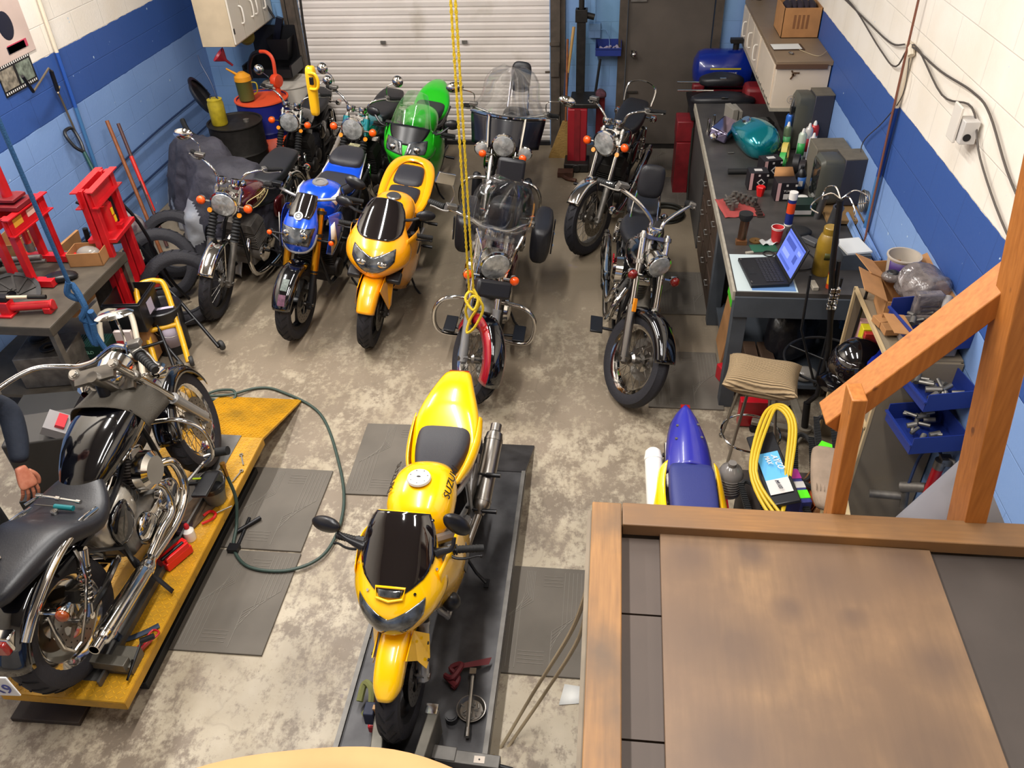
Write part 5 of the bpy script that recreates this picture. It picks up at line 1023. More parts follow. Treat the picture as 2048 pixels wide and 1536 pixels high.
# cloth, tools on the black cruiser
rg = mat('red_shop_rag', '#b04450', .9, bump=.3, bscale=40)
m = MB(); m.grid(lambda u, v: V(((u-.5)*.09*(1-.35*v)+.02*v, -.018*sin(u*9)*v-.02*(1-abs(v*2-1)), .03-.20*v if v > .12 else .03+.0)), 10, 12); solid('red_rag', 'pinkish red rag hung over the cruiser handlebar', 'rag', m, rg, (-2.585, 3.02, 1.07), .3, thick=.004)
tb = MB()
def cover(u, v):
    x = -.02+.22*u+(.035*cos(v*2*pi)); t = (v-.5)*2; w = .21; y = w*sin(t*1.3)/sin(1.3); z = .075*cos(t*1.5)-.10*abs(t)**2.4; return V((y*1.0, x, z))
tb.grid(cover, 10, 20); o = solid('tank_apron', 'grey-brown cloth apron draped over the front of the black tank', 'cover', tb, mat('taupe_canvas', '#4b463e', .9, bump=.3, bscale=150), (-2.39, 2.80, 1.045), 0, thick=.005); o.rotation_euler = (-.10, -.09, 0)
def seat_pt(lx, ly, dz=0):
    return LB.root.matrix_world @ V((lx, ly, dz))
bpy.context.view_layer.update()
P0 = seat_pt(-.36, -.02, .735); P1 = seat_pt(-.50, .0, .765)
m = MB(); m.cyl((-.10, .012, 0), (.10, -.012, 0), .006, n=10); m.cyl((-.12, .014, 0), (-.095, .012, 0), .011, n=10); m.cyl((-.02, .002, 0), (.0, 0, 0), .011, n=10); m.cyl((.085, -.01, 0), (.105, -.013, 0), .010, n=10); m.cyl((-.105, .012, 0), (-.14, -.05, 0), .006, n=8); solid('ratchet_extension', 'long chrome socket extension lying on the black leather seat', 'socket wrench', m, chrome, P0+V((-.02, .0, .02)), 0, weld=False)
m = MB(); m.cyl((0, 0, 0), (.09, -.005, 0), .012, n=12); m.mat(1).cyl((0, 0, 0), (-.10, .004, 0), .0035, n=8); solid('screwdriver', 'teal handled screwdriver lying on the black leather seat', 'screwdriver', m, [mat('teal_handle', '#0f6a70', .35), steel], P0+V((-.02, -.045, .018)), 0, weld=False)
m = MB(); m.cyl((0, 0, 0), (0, 0, .016), .016, n=18); m.cyl((0, 0, .016), (0, 0, .018), .008, n=12); solid('socket', 'shiny chrome socket beside the teal screwdriver', 'socket', m, chrome, P0+V((-.01, -.07, .003)))
P2 = seat_pt(-.84, .04, .825)
m = MB(); m.box((0, 0, .008), (.05, .085, .016), Rz(-.5)); m.mat(1).box((.03, -.03, .01), (.05, .05, .014), Rz(.3)); m.mat(2).box((-.02, -.05, .009), (.05, .03, .014)); solid('fuse_pack', 'small white and clear packet of parts on the pillion seat', 'packet', m, [mat('cream_plastic', '#cfc0ae', .4), mat('cloudy_plastic', '#8b9299', .3), mat('pale_blue', '#6a9ad0', .4)], P2+V((-.0, .04, .0)), 0, weld=False, bev=.002)
m = MB(); m.cyl((-.04, -.008, 0), (.03, .006, 0), .010, n=12); m.mat(1).cyl((.03, .006, 0), (.08, .02, 0), .003, n=8); solid('screwdriver', 'orange-red handled screwdriver beside the packet on the pillion seat', 'screwdriver', m, [mat('orange_handle', '#d8381a', .35), steel], P2+V((.02, -.06, .012)), 0, weld=False)
# yellow knotted rope from above, tied to the fork of the maroon cruiser
yr = mat('yellow_poly_rope', '#e0c028', .6, bump=.6, bscale=160)
def twist(m, A, B, r, n=70, turns=26, off=0, closed=False):
    A = V(A); B = V(B); d = (B-A).normalized(); u = d.orthogonal().normalized(); w = d.cross(u)
    for q in (0, pi): m.tube([A.lerp(B, i/n)+(u*cos(i/n*turns*2*pi+q)+w*sin(i/n*turns*2*pi+q))*r*.5 for i in range(n+1)], r*.62, 6)
m = MB(); twist(m, (-.70, 3.90, 2.9), (-.80, 4.36, .86), .0085); twist(m, (-.725, 3.92, 2.9), (-.83, 4.37, .84), .0085)
m.tube([(-.80, 4.36, .86), (-.77, 4.33, .80), (-.80, 4.3, .74), (-.85, 4.33, .8), (-.82, 4.36, .84), (-.76, 4.36, .78), (-.79, 4.38, .7), (-.84, 4.36, .62), (-.86, 4.34, .54), (-.80, 4.32, .60), (-.74, 4.33, .74), (-.80, 4.34, .82), (-.86, 4.36, .70), (-.84, 4.38, .58)], .009, 7, smooth=5)
solid('rope', 'yellow twisted rope hanging from above, knotted round the maroon cruiser fork', 'rope', m, yr, weld=False)
# beige ropes from the loft to the floor
ro = mat('beige_rope', '#a8977a', .8)
for P in (((0.00, 1.28, 1.90), (-.06, 1.66, 1.15), (-.22, 1.92, .35), (-.36, 1.86, .01), (-.40, 1.80, .01)), ((.00, 1.30, 1.88), (-.03, 1.68, 1.1), (-.17, 1.96, .3), (-.32, 1.88, .01), (-.38, 1.76, .01))):
    m = MB(); m.tube(P, .0075, 8, smooth=8); solid('rope', 'beige cord hanging slack from the loft frame to the floor, ' + ('left one' if P[1][0] < -.05 else 'right one'), 'rope', m, ro, group='beige cords beside the wooden loft')
# person (mechanic) beside the yellow lift, bending over
navy = mat('navy_work_jacket', '#1b2230', .85, bump=.3, bscale=30, var=.2, vscale=6); skin = mat('skin', '#c98468', .5, bump=.1, bscale=90, var=.12, vscale=30, col2='#b56a50'); trous = mat('black_trousers', '#121316', .85, bump=.2, bscale=40)
pr_ = thing('person', 'person in dark navy jacket, hand lowered, at the left frame edge beside the cruiser', 'person', (-2.985, 2.34, 0))
def skinned(name, pts, edges, m, parent, sub=2, root=0):
    me = bpy.data.meshes.new(name); me.from_pydata([p[:3] for p in pts], edges, []); o = bpy.data.objects.new(name, me); C.objects.link(o); o.parent = parent; me.materials.append(m)
    md = o.modifiers.new('skin', 'SKIN'); md.use_smooth_shade = True
    if not me.skin_vertices: me.attributes.new('skin', 'FLOAT', 'POINT') if False else None
    bpy.context.view_layer.objects.active = o
    if not me.skin_vertices:
        bm = bmesh.new(); bm.from_mesh(me); bm.verts.layers.skin.verify(); bm.to_mesh(me); bm.free()
    for i, p in enumerate(pts):
        r = p[3]; me.skin_vertices[0].data[i].radius = (r, p[4] if len(p) > 4 else r)
    me.skin_vertices[0].data[root].use_root = True
    s_ = o.modifiers.new('sub', 'SUBSURF'); s_.levels = sub; s_.render_levels = sub
    return o
# local frame: x towards the bike (+X), y away from the camera; body bends towards the bike
body = [(0, 0, .86, .135), (.02, .01, 1.02, .14), (.06, .03, 1.20, .155), (.11, .04, 1.34, .14), (.15, .05, 1.44, .07), (.19, .05, 1.50, .055),
        (.10, .19, 1.35, .08), (.24, .34, 1.16, .062), (.29, .24, 1.03, .052), (.315, .17, .965, .042),
        (.13, -.12, 1.34, .075), (.16, -.22, 1.12, .055), (.24, -.24, .92, .042), (.27, -.22, .86, .036)]
skinned('jacket', body, [(0, 1), (1, 2), (2, 3), (3, 4), (4, 5), (3, 6), (6, 7), (7, 8), (8, 9), (3, 10), (10, 11), (11, 12), (12, 13)], navy, pr_)
legs = [(0, 0, .90, .14), (.02, .10, .80, .095), (.05, .12, .47, .068), (.0, .13, .12, .05), (.02, -.10, .80, .095), (.07, -.12, .47, .068), (.02, -.13, .12, .05)]
skinned('trousers', legs, [(0, 1), (1, 2), (2, 3), (0, 4), (4, 5), (5, 6)], trous, pr_)
for y in (.13, -.13): m = MB(); m.sec([(-.11, .05, .035, .05, .045, .8, y), (-.05, .05, .045, .07, .045, .7, y), (.07, .04, .048, .05, .035, .7, y), (.17, .035, .035, .025, .03, .8, y)], 16); m.build('shoe', plast, pr_, sub=1)
hd = MB(); st = 0; hd.ell((0, 0, 0), (.088, .072, .112), 22, 16); hd.ell((.052, 0, -.045), (.045, .045, .05), 14, 10); hd.ell((.093, 0, -.012), (.014, .012, .022), 10, 8)
for s_ in (1, -1): hd.ell((-.005, s_*.073, -.01), (.018, .008, .03), 10, 8)
hd.mat(1)
for s_ in (1, -1): hd.ell((.080, s_*.028, .014), (.01, .011, .007), 8, 6)
hd.mat(2).box((.092, 0, -.058), (.008, .035, .005)); hd.xf(T4((.245, .055, 1.60), Ry(.5))); head = hd.build('head', [skin, mat('dark_eye', '#181210', .3), mat('lip', '#9c5a4c', .5)], pr_, weld=False)
m = MB(); m.grid(lambda u, v: V((-.012+.094*cos(u*1.75)*cos(v*2*pi), .080*cos(u*1.75)*sin(v*2*pi)*.98, .118*sin(u*1.55)))*1.0 if True else None, 12, 28); m.xf(T4((.238, .055, 1.612), Ry(.28))); m.build('hair', mat('brown_hair', '#2b2019', .8), head, thick=.006)
neck = MB(); neck.cyl((.18, .05, 1.46), (.225, .055, 1.55), .05, .047, n=16); neck.build('neck', skin, pr_)
def hand(name, base, d, palm_n, side, parent, sc=1.):
    """base = wrist, d = along the hand, palm_n = back of the hand normal, side = towards the thumb"""
    d = V(d).normalized(); n_ = V(palm_n); n_ = (n_-d*n_.dot(d)).normalized(); s_ = d.cross(n_)*(1 if side > 0 else -1); b_ = V(base)
    def q(a, c, e): return b_+(d*a+s_*c+n_*e)*sc
    m = MB(); rs = []
    for a, w, h in ((-.02, .026, .021), (.0, .027, .019), (.03, .036, .018), (.06, .042, .017), (.085, .041, .014), (.095, .036, .010)):
        rs.append([q(a, w*math.copysign(abs(cos(t))**.8, cos(t)), h*math.copysign(abs(sin(t))**.8, sin(t))+.002) for t in [2*pi*i/16 for i in range(16)]])
    m.rings(rs)
    for k, (c, L, cu) in enumerate(((.030, .070, .5), (.010, .078, .6), (-.011, .073, .75), (-.030, .058, .9))):
        p = [(.082, c, .0), (.082+L*.42, c*1.12, -.004-.012*cu), (.082+L*.75, c*1.15, -.012-.030*cu), (.082+L*.95, c*1.12, -.022-.05*cu)]
        pts = [q(*x) for x in p]; m.tube(pts, lambda t: (.0092-.0025*t)*sc, 10, smooth=4); m.ell(pts[-1], (.0066*sc,)*3, 10, 8); m.ell(pts[1], (.0092*sc,)*3, 10, 8)
    p = [(.015, .026, -.004), (.045, .050, -.010), (.070, .058, -.018), (.090, .055, -.026)]; pts = [q(*x) for x in p]; m.tube(pts, lambda t: (.0135-.004*t)*sc, 10, smooth=4); m.ell(pts[-1], (.0094*sc,)*3, 10, 8)
    return m.build(name, skin, parent, sub=1, weld=False)
hand('hand', (.325, .15, .945), (.28, -.30, -.75), (.75, -.3, .45), -1, pr_, 1.0); hand('hand', (.28, -.215, .84), (.35, .05, -.8), (.75, -.4, .3), 1, pr_, 1.)
# ================================================================ left side: steel table, presses, stands, drums
pred = mat('press_red', '#d01a22', .38, coat=.3, var=.2, vscale=10); tblm = mat('dirty_bench_top', '#5b5348', .6, .3, var=.4, vscale=7); tleg = mat('grey_angle_iron', '#6f6a62', .5, .5, var=.3, vscale=20)
cardm = mat('cardboard', '#b07e4e', .85, var=.15, vscale=10); cardin = mat('cardboard_inside', '#96693f', .9); dkred = mat('dark_red_steel', '#7d1820', .5, var=.3, vscale=12)
tb_ = thing('work_table', 'grimy grey steel work table holding the red shop press by the left wall', 'table', (-3.85, 4.35, 0))
m = MB(); m.box((0, 0, .785), (.92, .98, .03)); m.box((.455, 0, .765), (.012, .98, .06)); m.box((0, -.485, .765), (.92, .012, .06)); m.build('table_top', tblm, tb_, bev=.003, weld=False)
m = MB(); m.box((0, 0, .22), (.88, .94, .025)); m.build('lower_shelf', tblm, tb_)
for x in (-.43, .43):
    for y in (-.46, .46): m = MB(); m.box((x, y, .385), (.045, .006, .77)); m.box((x+.022*(1 if x > 0 else -1), y, .385), (.006, .045, .77)); m.build('leg', tleg, tb_, weld=False)
# shop press on the table (left) : A-frame bench press
def frame_press(name, label, loc, rz, H, W, D, pump=True, base=0):
    t = thing(name, label, 'press', loc, rz)
    for y in (-W/2, W/2):
        for x in (-D/2, D/2): m = MB(); m.box((x, y, H*.5), (.045, .045, H)); m.build('upright', pred, t, bev=.003)
    for x in (-D/2, D/2):
        m = MB(); m.box((x*1.15, 0, H-.06), (.012, W+.1, .12)); m.box((x*1.15+(.02 if x > 0 else -.02), 0, H-.003), (.05, W+.1, .008)); m.box((x*1.15+(.02 if x > 0 else -.02), 0, H-.117), (.05, W+.1, .008)); m.build('crossbeam', pred, t, weld=False)
    for y in (-W/2, W/2): m = MB(); m.box((0, y, .03), (D+.30, .06, .05)); m.build('foot', pred, t, bev=.003)
    return t
lp = frame_press('shop_press', 'red bench shop press with yellow and pink stickers standing on the steel table', (-3.84, 4.52, .80), 0, .50, .34, .12)
m = MB(); m.cyl((0, 0, .50), (0, 0, .90), .032, n=20); m.cyl((0, 0, .86), (0, 0, .87), .035, n=20); m.build('ram_cylinder', pred, lp, weld=False)
m = MB(); m.box((0, 0, .52), (.22, .2, .03)); m.box((0, 0, .56), (.16, .14, .02)); m.build('top_plate', dkred, lp, bev=.003, weld=False); m = MB(); m.cyl((0, 0, .22), (0, 0, .45), .022, n=16); m.mat(1).cyl((0, 0, .17), (0, 0, .23), .028, n=16); m.build('ram', [pred, alu], lp, weld=False)
m = MB(); m.box((.078, -.10, .44), (.003, .10, .055)); m.build('sticker', mat('sticker_yellow', '#d8a030', .6), lp); m = MB(); m.box((.078, .06, .44), (.003, .11, .045)); m.build('sticker', mat('sticker_pink', '#e0b8a8', .6), lp)
rp_ = frame_press('floor_press', 'tall red floor shop press with red bottle jack beside the steel table', (-3.50, 4.94, 0), .12, 1.30, .34, .055)
m = MB(); m.box((0, 0, .92), (.20, .36, .03)); m.build('press_bed', pred, rp_, bev=.003); m = MB(); m.box((0, 0, .40), (.22, .44, .03)); m.box((.1, 0, .38), (.02, .44, .08)); m.build('press_bed', pred, rp_, bev=.003, weld=False)
m = MB(); m.cyl((0, 0, .935), (0, 0, 1.12), .055, n=24); m.cyl((0, 0, 1.12), (0, 0, 1.14), .045, n=24); m.cyl((0, 0, 1.14), (0, 0, 1.2), .018, n=12); m.box((.05, 0, .95), (.08, .04, .03)); jk = m.build('bottle_jack', pred, rp_, weld=False); m = MB(); m.box((.055, -.01, 1.07), (.004, .03, .05)); m.box((.055, .0, 1.01), (.004, .03, .045)); m.build('sticker', mat('sticker_bright_yellow', '#f0c818', .5), jk, weld=False)
for y in (-.11, .11): m = MB(); m.cyl((0, y, .94), (0, y, 1.19), .02, n=14); m.build('return_spring', blackm, rp_)
# things on the table
def open_box(name, label, loc, rz, d, group=None, m_=None, flaps=0, cat='box', fill=None):
    w, l, h = d; t = .005; m = MB(); m.box((0, 0, t/2), (w, l, t))
    for s_ in (1, -1): m.box((s_*(w/2-t/2), 0, h/2), (t, l, h)); m.box((0, s_*(l/2-t/2), h/2), (w, t, h))
    o = m.build(name, m_ or cardm, None, weld=False); o.location = loc; o.rotation_euler = (0, 0, rz); tag(o, label, cat, group)
    if flaps:
        for s_ in (1, -1): m = MB(); m.box((0, 0, h*.0), (w*.48, l*.98, .004)); f = m.build('flap', cardm, o); f.location = (s_*(w/2+w*.2), 0, h+.03*flaps); f.rotation_euler = (0, -s_*.45*flaps if s_ > 0 else .45*flaps, 0)
    return o
open_box('cardboard_box', 'open cardboard box of bagged hardware on the right end of the steel table', (-3.57, 4.70, .801), .15, (.23, .17, .10))
m = MB(); m.ell((0, 0, .05), (.085, .06, .05), 16, 10); solid('plastic_bag', 'clear plastic bag of hardware inside the open table box', 'bag', m, mat('cloudy_bag', '#9c968e', .2, alpha=.75), (-3.57, 4.70, .81))
m = MB(); m.box((0, 0, .006), (.30, .20, .012)); solid('red_tray', 'flat red metal tray under the open cardboard box', 'tray', m, dkred, (-3.57, 4.66, .80), .15) if 0 else None
open_box('cardboard_box', 'small brown cardboard box behind the red bench press against the wall', (-4.18, 4.78, .801), .1, (.18, .26, .13))
m = MB(); m.lathe([(.03, 0), (.05, 0), (.16, 0), (.17, .003), (.17, .009), (.16, .012), (.05, .012), (.03, .012), (.03, 0)], (0, 0, 0), (0, 0, 1), 36)
for i in range(10): a = i*.628; m.box((.095*cos(a), .095*sin(a), .014), (.13, .014, .008), Rz(a+.3))
m.mat(1).lathe([(.15, .013), (.178, .013), (.178, .017), (.15, .017), (.15, .013)], (0, 0, 0), (0, 0, 1), 40); dsc = solid('brake_disc', 'dark brake rotor with thin bronze carrier leaning on the table', 'brake disc', m, [darkmetal, blackm], (-3.84, 4.19, .82), 0, weld=False); dsc.rotation_euler = (.35, .25, 0)
m = MB(); m.cyl((0, 0, .05), (.27, .05, .05), .028, n=18); m.box((0, 0, .05), (.07, .07, .10)); m.box((0, -.01, .008), (.09, .09, .016)); m.box((.25, .05, .02), (.05, .08, .04)); m.cyl((.27, .05, .05), (.285, .053, .05), .034, n=18); jp = solid('hydraulic_pump', 'red hand hydraulic pump with cream and black handle on the table edge', 'hydraulic pump', m, pred, (-3.74, 4.00, .80), 0, bev=.004, weld=False)
m = MB(); m.cyl((.03, 0, .125), (.16, .02, .12), .011, n=12); m.mat(1).cyl((.16, .02, .12), (.27, .035, .115), .0145, n=12); m.mat(1).box((.0, 0, .12), (.07, .05, .03)); m.build('pump_handle', [mat('cream_handle', '#d6c2a4', .4), darkmetal], jp, weld=False)
m = MB(); m.cyl((-.15, 0, .09), (.18, .05, .085), .02, n=14); m.cyl((-.2, -.01, .06), (.2, .05, .055), .015, n=14); m.box((-.16, -.01, .04), (.05, .08, .08)); m.mat(1).box((-.09, .0, .09), (.03, .06, .07)); solid('shock_pair', 'grey steel rod assembly lying behind the press feet on the table', 'metal part', m, [alu, blackm], (-4.02, 4.52, .80), .1, weld=False)
m = MB(); m.sec([(-.1, .03, .03, .02, .03, .6), (-.04, .035, .06, .03, .03, .6), (.06, .03, .06, .025, .03, .6), (.12, .02, .03, .01, .02, .8)], 14); solid('black_glove', 'black padded leather piece on the table between the press feet', 'pad', m, plast, (-3.64, 4.42, .80), .6, sub=1)
# below the table
m = MB(); m.box((0, 0, .12), (.34, .30, .24)); m.mat(1).lathe([(.0, .245), (.05, .245), (.06, .25), (.06, .262), (.03, .262), (.03, .25), (0, .25)], (.04, -.05, 0), (0, 0, 1), 20); m.lathe([(0, .245), (.06, .245), (.07, .255), (.05, .262), (0, .258)], (-.07, .08, 0), (0, 0, 1), 20)
solid('engine_block', 'dirty engine casing stored under the steel table', 'engine part', m, [dirtyalu, darkmetal], (-3.70, 4.12, .235), .2, bev=.03, weld=False)
m = MB(); m.box((0, 0, .06), (.26, .16, .12)); 
for i in range(14): m.box((-.12+i*.018, 0, .122), (.006, .15, .006))
cr = solid('green_case', 'dark green ribbed plastic case under the steel table', 'case', m, mat('dark_green_plastic', '#16382f', .45), (-3.56, 4.36, .235), .1, weld=False); text('HELD', .035, mat('pale_green_print', '#8fc0a8', .5), cr, (0, -.0815, .07), (pi/2, 0, 0))
op = thing('black_crate', 'open black plastic crate with a white label leaning at the table end', 'crate', (-3.36, 4.66, .33), .1); m = MB(); w, l, h, t_ = .25, .30, .24, .006
m.box((0, 0, 0), (w, l, t_))
for s_ in (1, -1): m.box((s_*w/2, 0, h/2), (t_, l, h)); m.box((0, s_*l/2, h/2), (w, t_, h))
m.box((0, -l/2-.006, h-.02), (w+.02, .02, .02)); m.box((w/2+.006, 0, h-.02), (.02, l+.02, .02)); m.build('body', plast, op, weld=False, bev=.003); m = MB(); m.box((.131, .0, .13), (.002, .09, .10)); m.build('label', mat('label_lilac', '#bdb3c6', .6), op)
m = MB(); m.box((0, 0, .17), (.20, .26, .30)); solid('parts_carton', 'brown carton under the black crate beside the table leg', 'box', m, cardm, (-3.37, 4.68, .02), .1, bev=.002)
m = MB(); m.box((0, 0, .055), (.12, .03, .11)); o = solid('oil_filter_box', 'small white and red parts box beside the black crate', 'box', m, mat('box_white_red', '#c8b8b4', .6), (-3.33, 4.41, .30), .1); m = MB(); m.box((0, -.016, .02), (.115, .002, .035)); m.build('red_band', mat('box_red', '#b02a30', .5), o)
m = MB(); m.box((0, 0, .235), (.3, .05, .07)); m.box((0, 0, .1), (.05, .05, .2)); m.box((.1, 0, .1), (.05, .05, .2)); solid('support_shelf', 'small steel bracket shelf carrying the parts box', 'bracket', m, tleg, (-3.30, 4.40, .20), .1, weld=False) if 0 else None
m = MB(); m.tube([(-3.46, 4.0, .0), (-3.44, 4.0, .42), (-3.42, 4.02, .43)], .006, 6); solid('steel_rod', 'thin bright steel rod standing behind the cruiser handlebar', 'rod', m, chrome)
# paddock stands
def ustand(label, loc, rz, m_, w, L, r=.02, ry=0, fork=True, name='paddock_stand'):
    t = thing(name, label, 'motorcycle stand', loc, rz, None, 0, ry); m = MB(); m.tube([(0, -w/2, .03), (L*.5, -w/2, .03), (L, -w/2*.9, .05), (L+.05, -w/4, .06), (L+.06, 0, .06), (L+.05, w/4, .06), (L, w/2*.9, .05), (L*.5, w/2, .03), (0, w/2, .03)], r, 12, smooth=5); m.build('frame', m_, t)
    m = MB(); m.tube([(L*.5, -w/2, .03), (L*.5, w/2, .03)], r*.9, 10); m.build('crossbar', m_, t)
    for s_ in (1, -1): m = MB(); m.lathe([(.01, -.015), (.035, -.015), (.04, -.008), (.04, .008), (.035, .015), (.01, .015), (.01, -.015)], (0, s_*(w/2+.02), .04), (0, 1, 0), 20); m.build('wheel', mat('stand_wheel', '#2b2b2b', .6), t)
    return t
ustand('white tubular paddock stand leaning upright beside the steel table', (-3.28, 4.16, .03), 1.9, mat('cream_tube', '#dcd2bd', .35, coat=.3), .24, .55, ry=-.85)
ustand('yellow tubular paddock stand leaning beside the white one', (-3.10, 4.50, .04), 2.1, mat('yellow_tube', '#e0a81c', .35, coat=.3), .22, .60, .021, ry=-.75)
ustand('black tubular paddock stand lying before the black oil pail', (-2.94, 4.62, .04), 2.5, blackm, .30, .62, .013, ry=-.45); ustand('black tubular paddock stand leaning across the yellow one', (-3.16, 4.36, .04), 2.2, blackm, .26, .5, .013, ry=-.6)
# pail
pl = thing('oil_pail', 'round black oil pail with white spout cap in front of the loose tyre', 'pail', (-3.24, 4.80, 0)); m = MB(); m.lathe([(0, 0), (.125, 0), (.14, .36), (.149, .362), (.149, .376), (.14, .382), (.13, .375), (0, .372)], (0, 0, 0), (0, 0, 1), 36); m.build('body', plast, pl)
m = MB(); m.lathe([(0, .012), (.028, .012), (.032, .0)], (-.05, -.03, .395), (.1, -.1, 1), 20); m.lathe([(.018, -.03), (.018, 0)], (-.05, -.03, .395), (.1, -.1, 1), 14); m.lathe([(.03, 0), (.036, .004), (.036, 0)], (-.04, -.06, .374), (0, 0, 1), 20); m.build('spout_cap', whitep, pl, weld=False)
m = MB(); m.lathe([(.1345, .08), (.1425, .28)], (0, 0, 0), (0, 0, 1), 16, ang=1.2, a0=-1.5, ref=(1, 0, 0)); m.build('label', mat('label_lilac', '#bdb3c6', .6), pl, thick=.001); m = MB(); m.box((.05, -.03, .378), (.12, .03, .003), Rz(.4)); m.build('label_strip', mat('label_lilac', '#bdb3c6', .6), pl)
m = MB(); m.tube([(.135, -.03, .34), (.16, -.12, .22), (.05, -.18, .22), (-.12, -.1, .3)], .003, 6, smooth=5); m.build('bail_handle', steel, pl)
# loose tyres
def tyre(label, loc, rx, rz, R=.31, w=.16, ri=.2, ry=0):
    m = MB(); m.lathe([(ri, -w*.42), (ri+.03, -w*.5), (R-.05, -w*.5), (R-.012, -w*.38), (R, -w*.1), (R, w*.1), (R-.012, w*.38), (R-.05, w*.5), (ri+.03, w*.5), (ri, w*.42), (ri+.012, w*.36), (R-.05, w*.38), (R-.03, 0), (R-.05, -w*.38), (ri+.012, -w*.36), (ri, -w*.42)], (0, 0, 0), (0, 0, 1), 48)
    m.mat(1)
    for i in range(30):
        a = 2*pi*i/30
        for s_ in (1, -1): m.tube([V(((R+.001-.013*(q*1.1)**3)*cos(a+.12*q), (R+.001-.013*(q*1.1)**3)*sin(a+.12*q), s_*w*.36*q)) for q in (.1, .5, 1)], .003, 4)
    o = m.build('tyre', [rubber, mat('tread_groove', '#0c0c0e', .9)], None, weld=False); o.location = loc; o.rotation_euler = (rx, ry, rz); return tag(o, label, 'tyre')
tyre('loose black tyre standing behind the black oil pail, nearest of the loose tyres', (-3.27, 5.18, .30), radians(72), .5, .30, .17); tyre('loose black tyre leaning against the wall, middle of the three', (-3.62, 5.56, .285), radians(65), .5, .30, .16); tyre('loose black tyre half hidden behind the vintage motorcycle front wheel', (-3.66, 5.92, .285), radians(68), .2, .29, .14)
m = MB(); m.sec([(-.2, .1, .03, .05, .1, .8), (-.1, .16, .14, .08, .15, .7), (.08, .16, .15, .1, .15, .7), (.2, .1, .05, .05, .1, .8)], 14); solid('crumpled_bag', 'crumpled white and plum bag on top of the loose tyres', 'bag', m, mat('crinkled_bag', '#8d8580', .5, bump=.5, bscale=18, var=.6, vscale=12, col2='#4a3140'), (-3.95, 5.70, .42), .5, sub=1)
m = MB(); m.box((0, 0, .55), (.02, .42, .62), Ry(.12)); solid('cardboard_sheet', 'tall brown cardboard sheet standing behind the floor press', 'cardboard', m, cardm, (-4.18, 5.22, -.2), 0)
m = MB(); m.cyl((0, 0, .02), (.05, .0, .62), .07, n=18); m.cyl((.05, 0, .62), (.06, 0, .75), .02, n=12); solid('steel_tank', 'dark grey gas-cylinder shaped tank in the corner behind the press', 'tank', m, darkmetal, (-4.02, 5.28, 0), weld=False)
m = MB(); m.tube([(-3.75, 5.05, 1.12), (-3.62, 5.2, 1.08), (-3.50, 5.28, .8), (-3.46, 5.36, .3), (-3.40, 5.45, .03)], .013, 8, smooth=4); m.tube([(-3.98, 5.32, .95), (-3.75, 5.42, .7), (-3.5, 5.48, .05)], .012, 8, smooth=3); solid('bent_bar', 'bent black steel bar leaning behind the red floor press', 'bar', m, blackm, weld=False)
# tools leaning on the wall
sh = thing('shovel', 'green long-handled shovel with D grip leaning on the left wall', 'shovel', (0, 0, 0)); gr_ = mat('dark_green_handle', '#12403c', .45); m = MB(); m.cyl((-3.96, 5.80, .12), (-4.33, 6.12, 1.02), .016, n=12); m.build('handle', gr_, sh)
m = MB(); m.tube([(-4.33, 6.12, 1.02), (-4.37, 6.08, 1.08), (-4.42, 6.09, 1.18), (-4.43, 6.15, 1.20), (-4.42, 6.21, 1.18), (-4.37, 6.18, 1.08), (-4.33, 6.12, 1.02)], .014, 8, smooth=3); m.build('grip', plast, sh); m = MB(); m.grid(lambda u, v: V((-3.95+.16*u, 5.79+.0*u+(v-.5)*.24*(1-.2*u), .16-.14*u+.02*(2*v-1)**2)), 8, 8); m.build('blade', blackm, sh, thick=.003)
wd = mat('brown_wood_handle', '#8a4e26', .5, var=.3, vscale=20)
m = MB(); m.cyl((-4.02, 6.24, .02), (-4.37, 6.63, 1.10), .017, n=10); solid('broom_pole', 'brown wooden pole leaning on the left wall beside the shovel', 'pole', m, wd); m = MB(); m.cyl((-4.02, 6.36, .02), (-4.37, 6.78, 1.02), .016, n=10); m.mat(1).cyl((-4.12, 6.49, .31), (-4.28, 6.67, .76), .019, n=10); solid('rake_pole', 'dark pole with red sleeve leaning on the left wall', 'pole', m, [mat('dark_wood_handle', '#4a2a24', .5), mat('bright_red_sleeve', '#c8281e', .4)], weld=False)
m = MB(); m.tube([(-4.44, 6.30, .70), (-4.43, 6.22, 1.42), (-4.42, 6.19, 1.48), (-4.42, 6.24, 1.52)], .009, 8, smooth=3); m.mat(1).tube([(-4.42, 6.20, 1.50), (-4.40, 6.18, 1.66)], .017, 10); m.mat(0).tube([(-4.40, 6.18, 1.66), (-4.39, 6.15, 1.69), (-4.38, 5.86, 1.60)], .008, 8); m.mat(1).tube([(-4.38, 5.86, 1.60), (-4.36, 5.78, 1.74)], .013, 10)
solid('crank_rod', 'steel crank rod with black grips hanging on the left wall', 'crank', m, [mat('worn_crank_steel', '#a0907a', .35, .8), plast], weld=False)
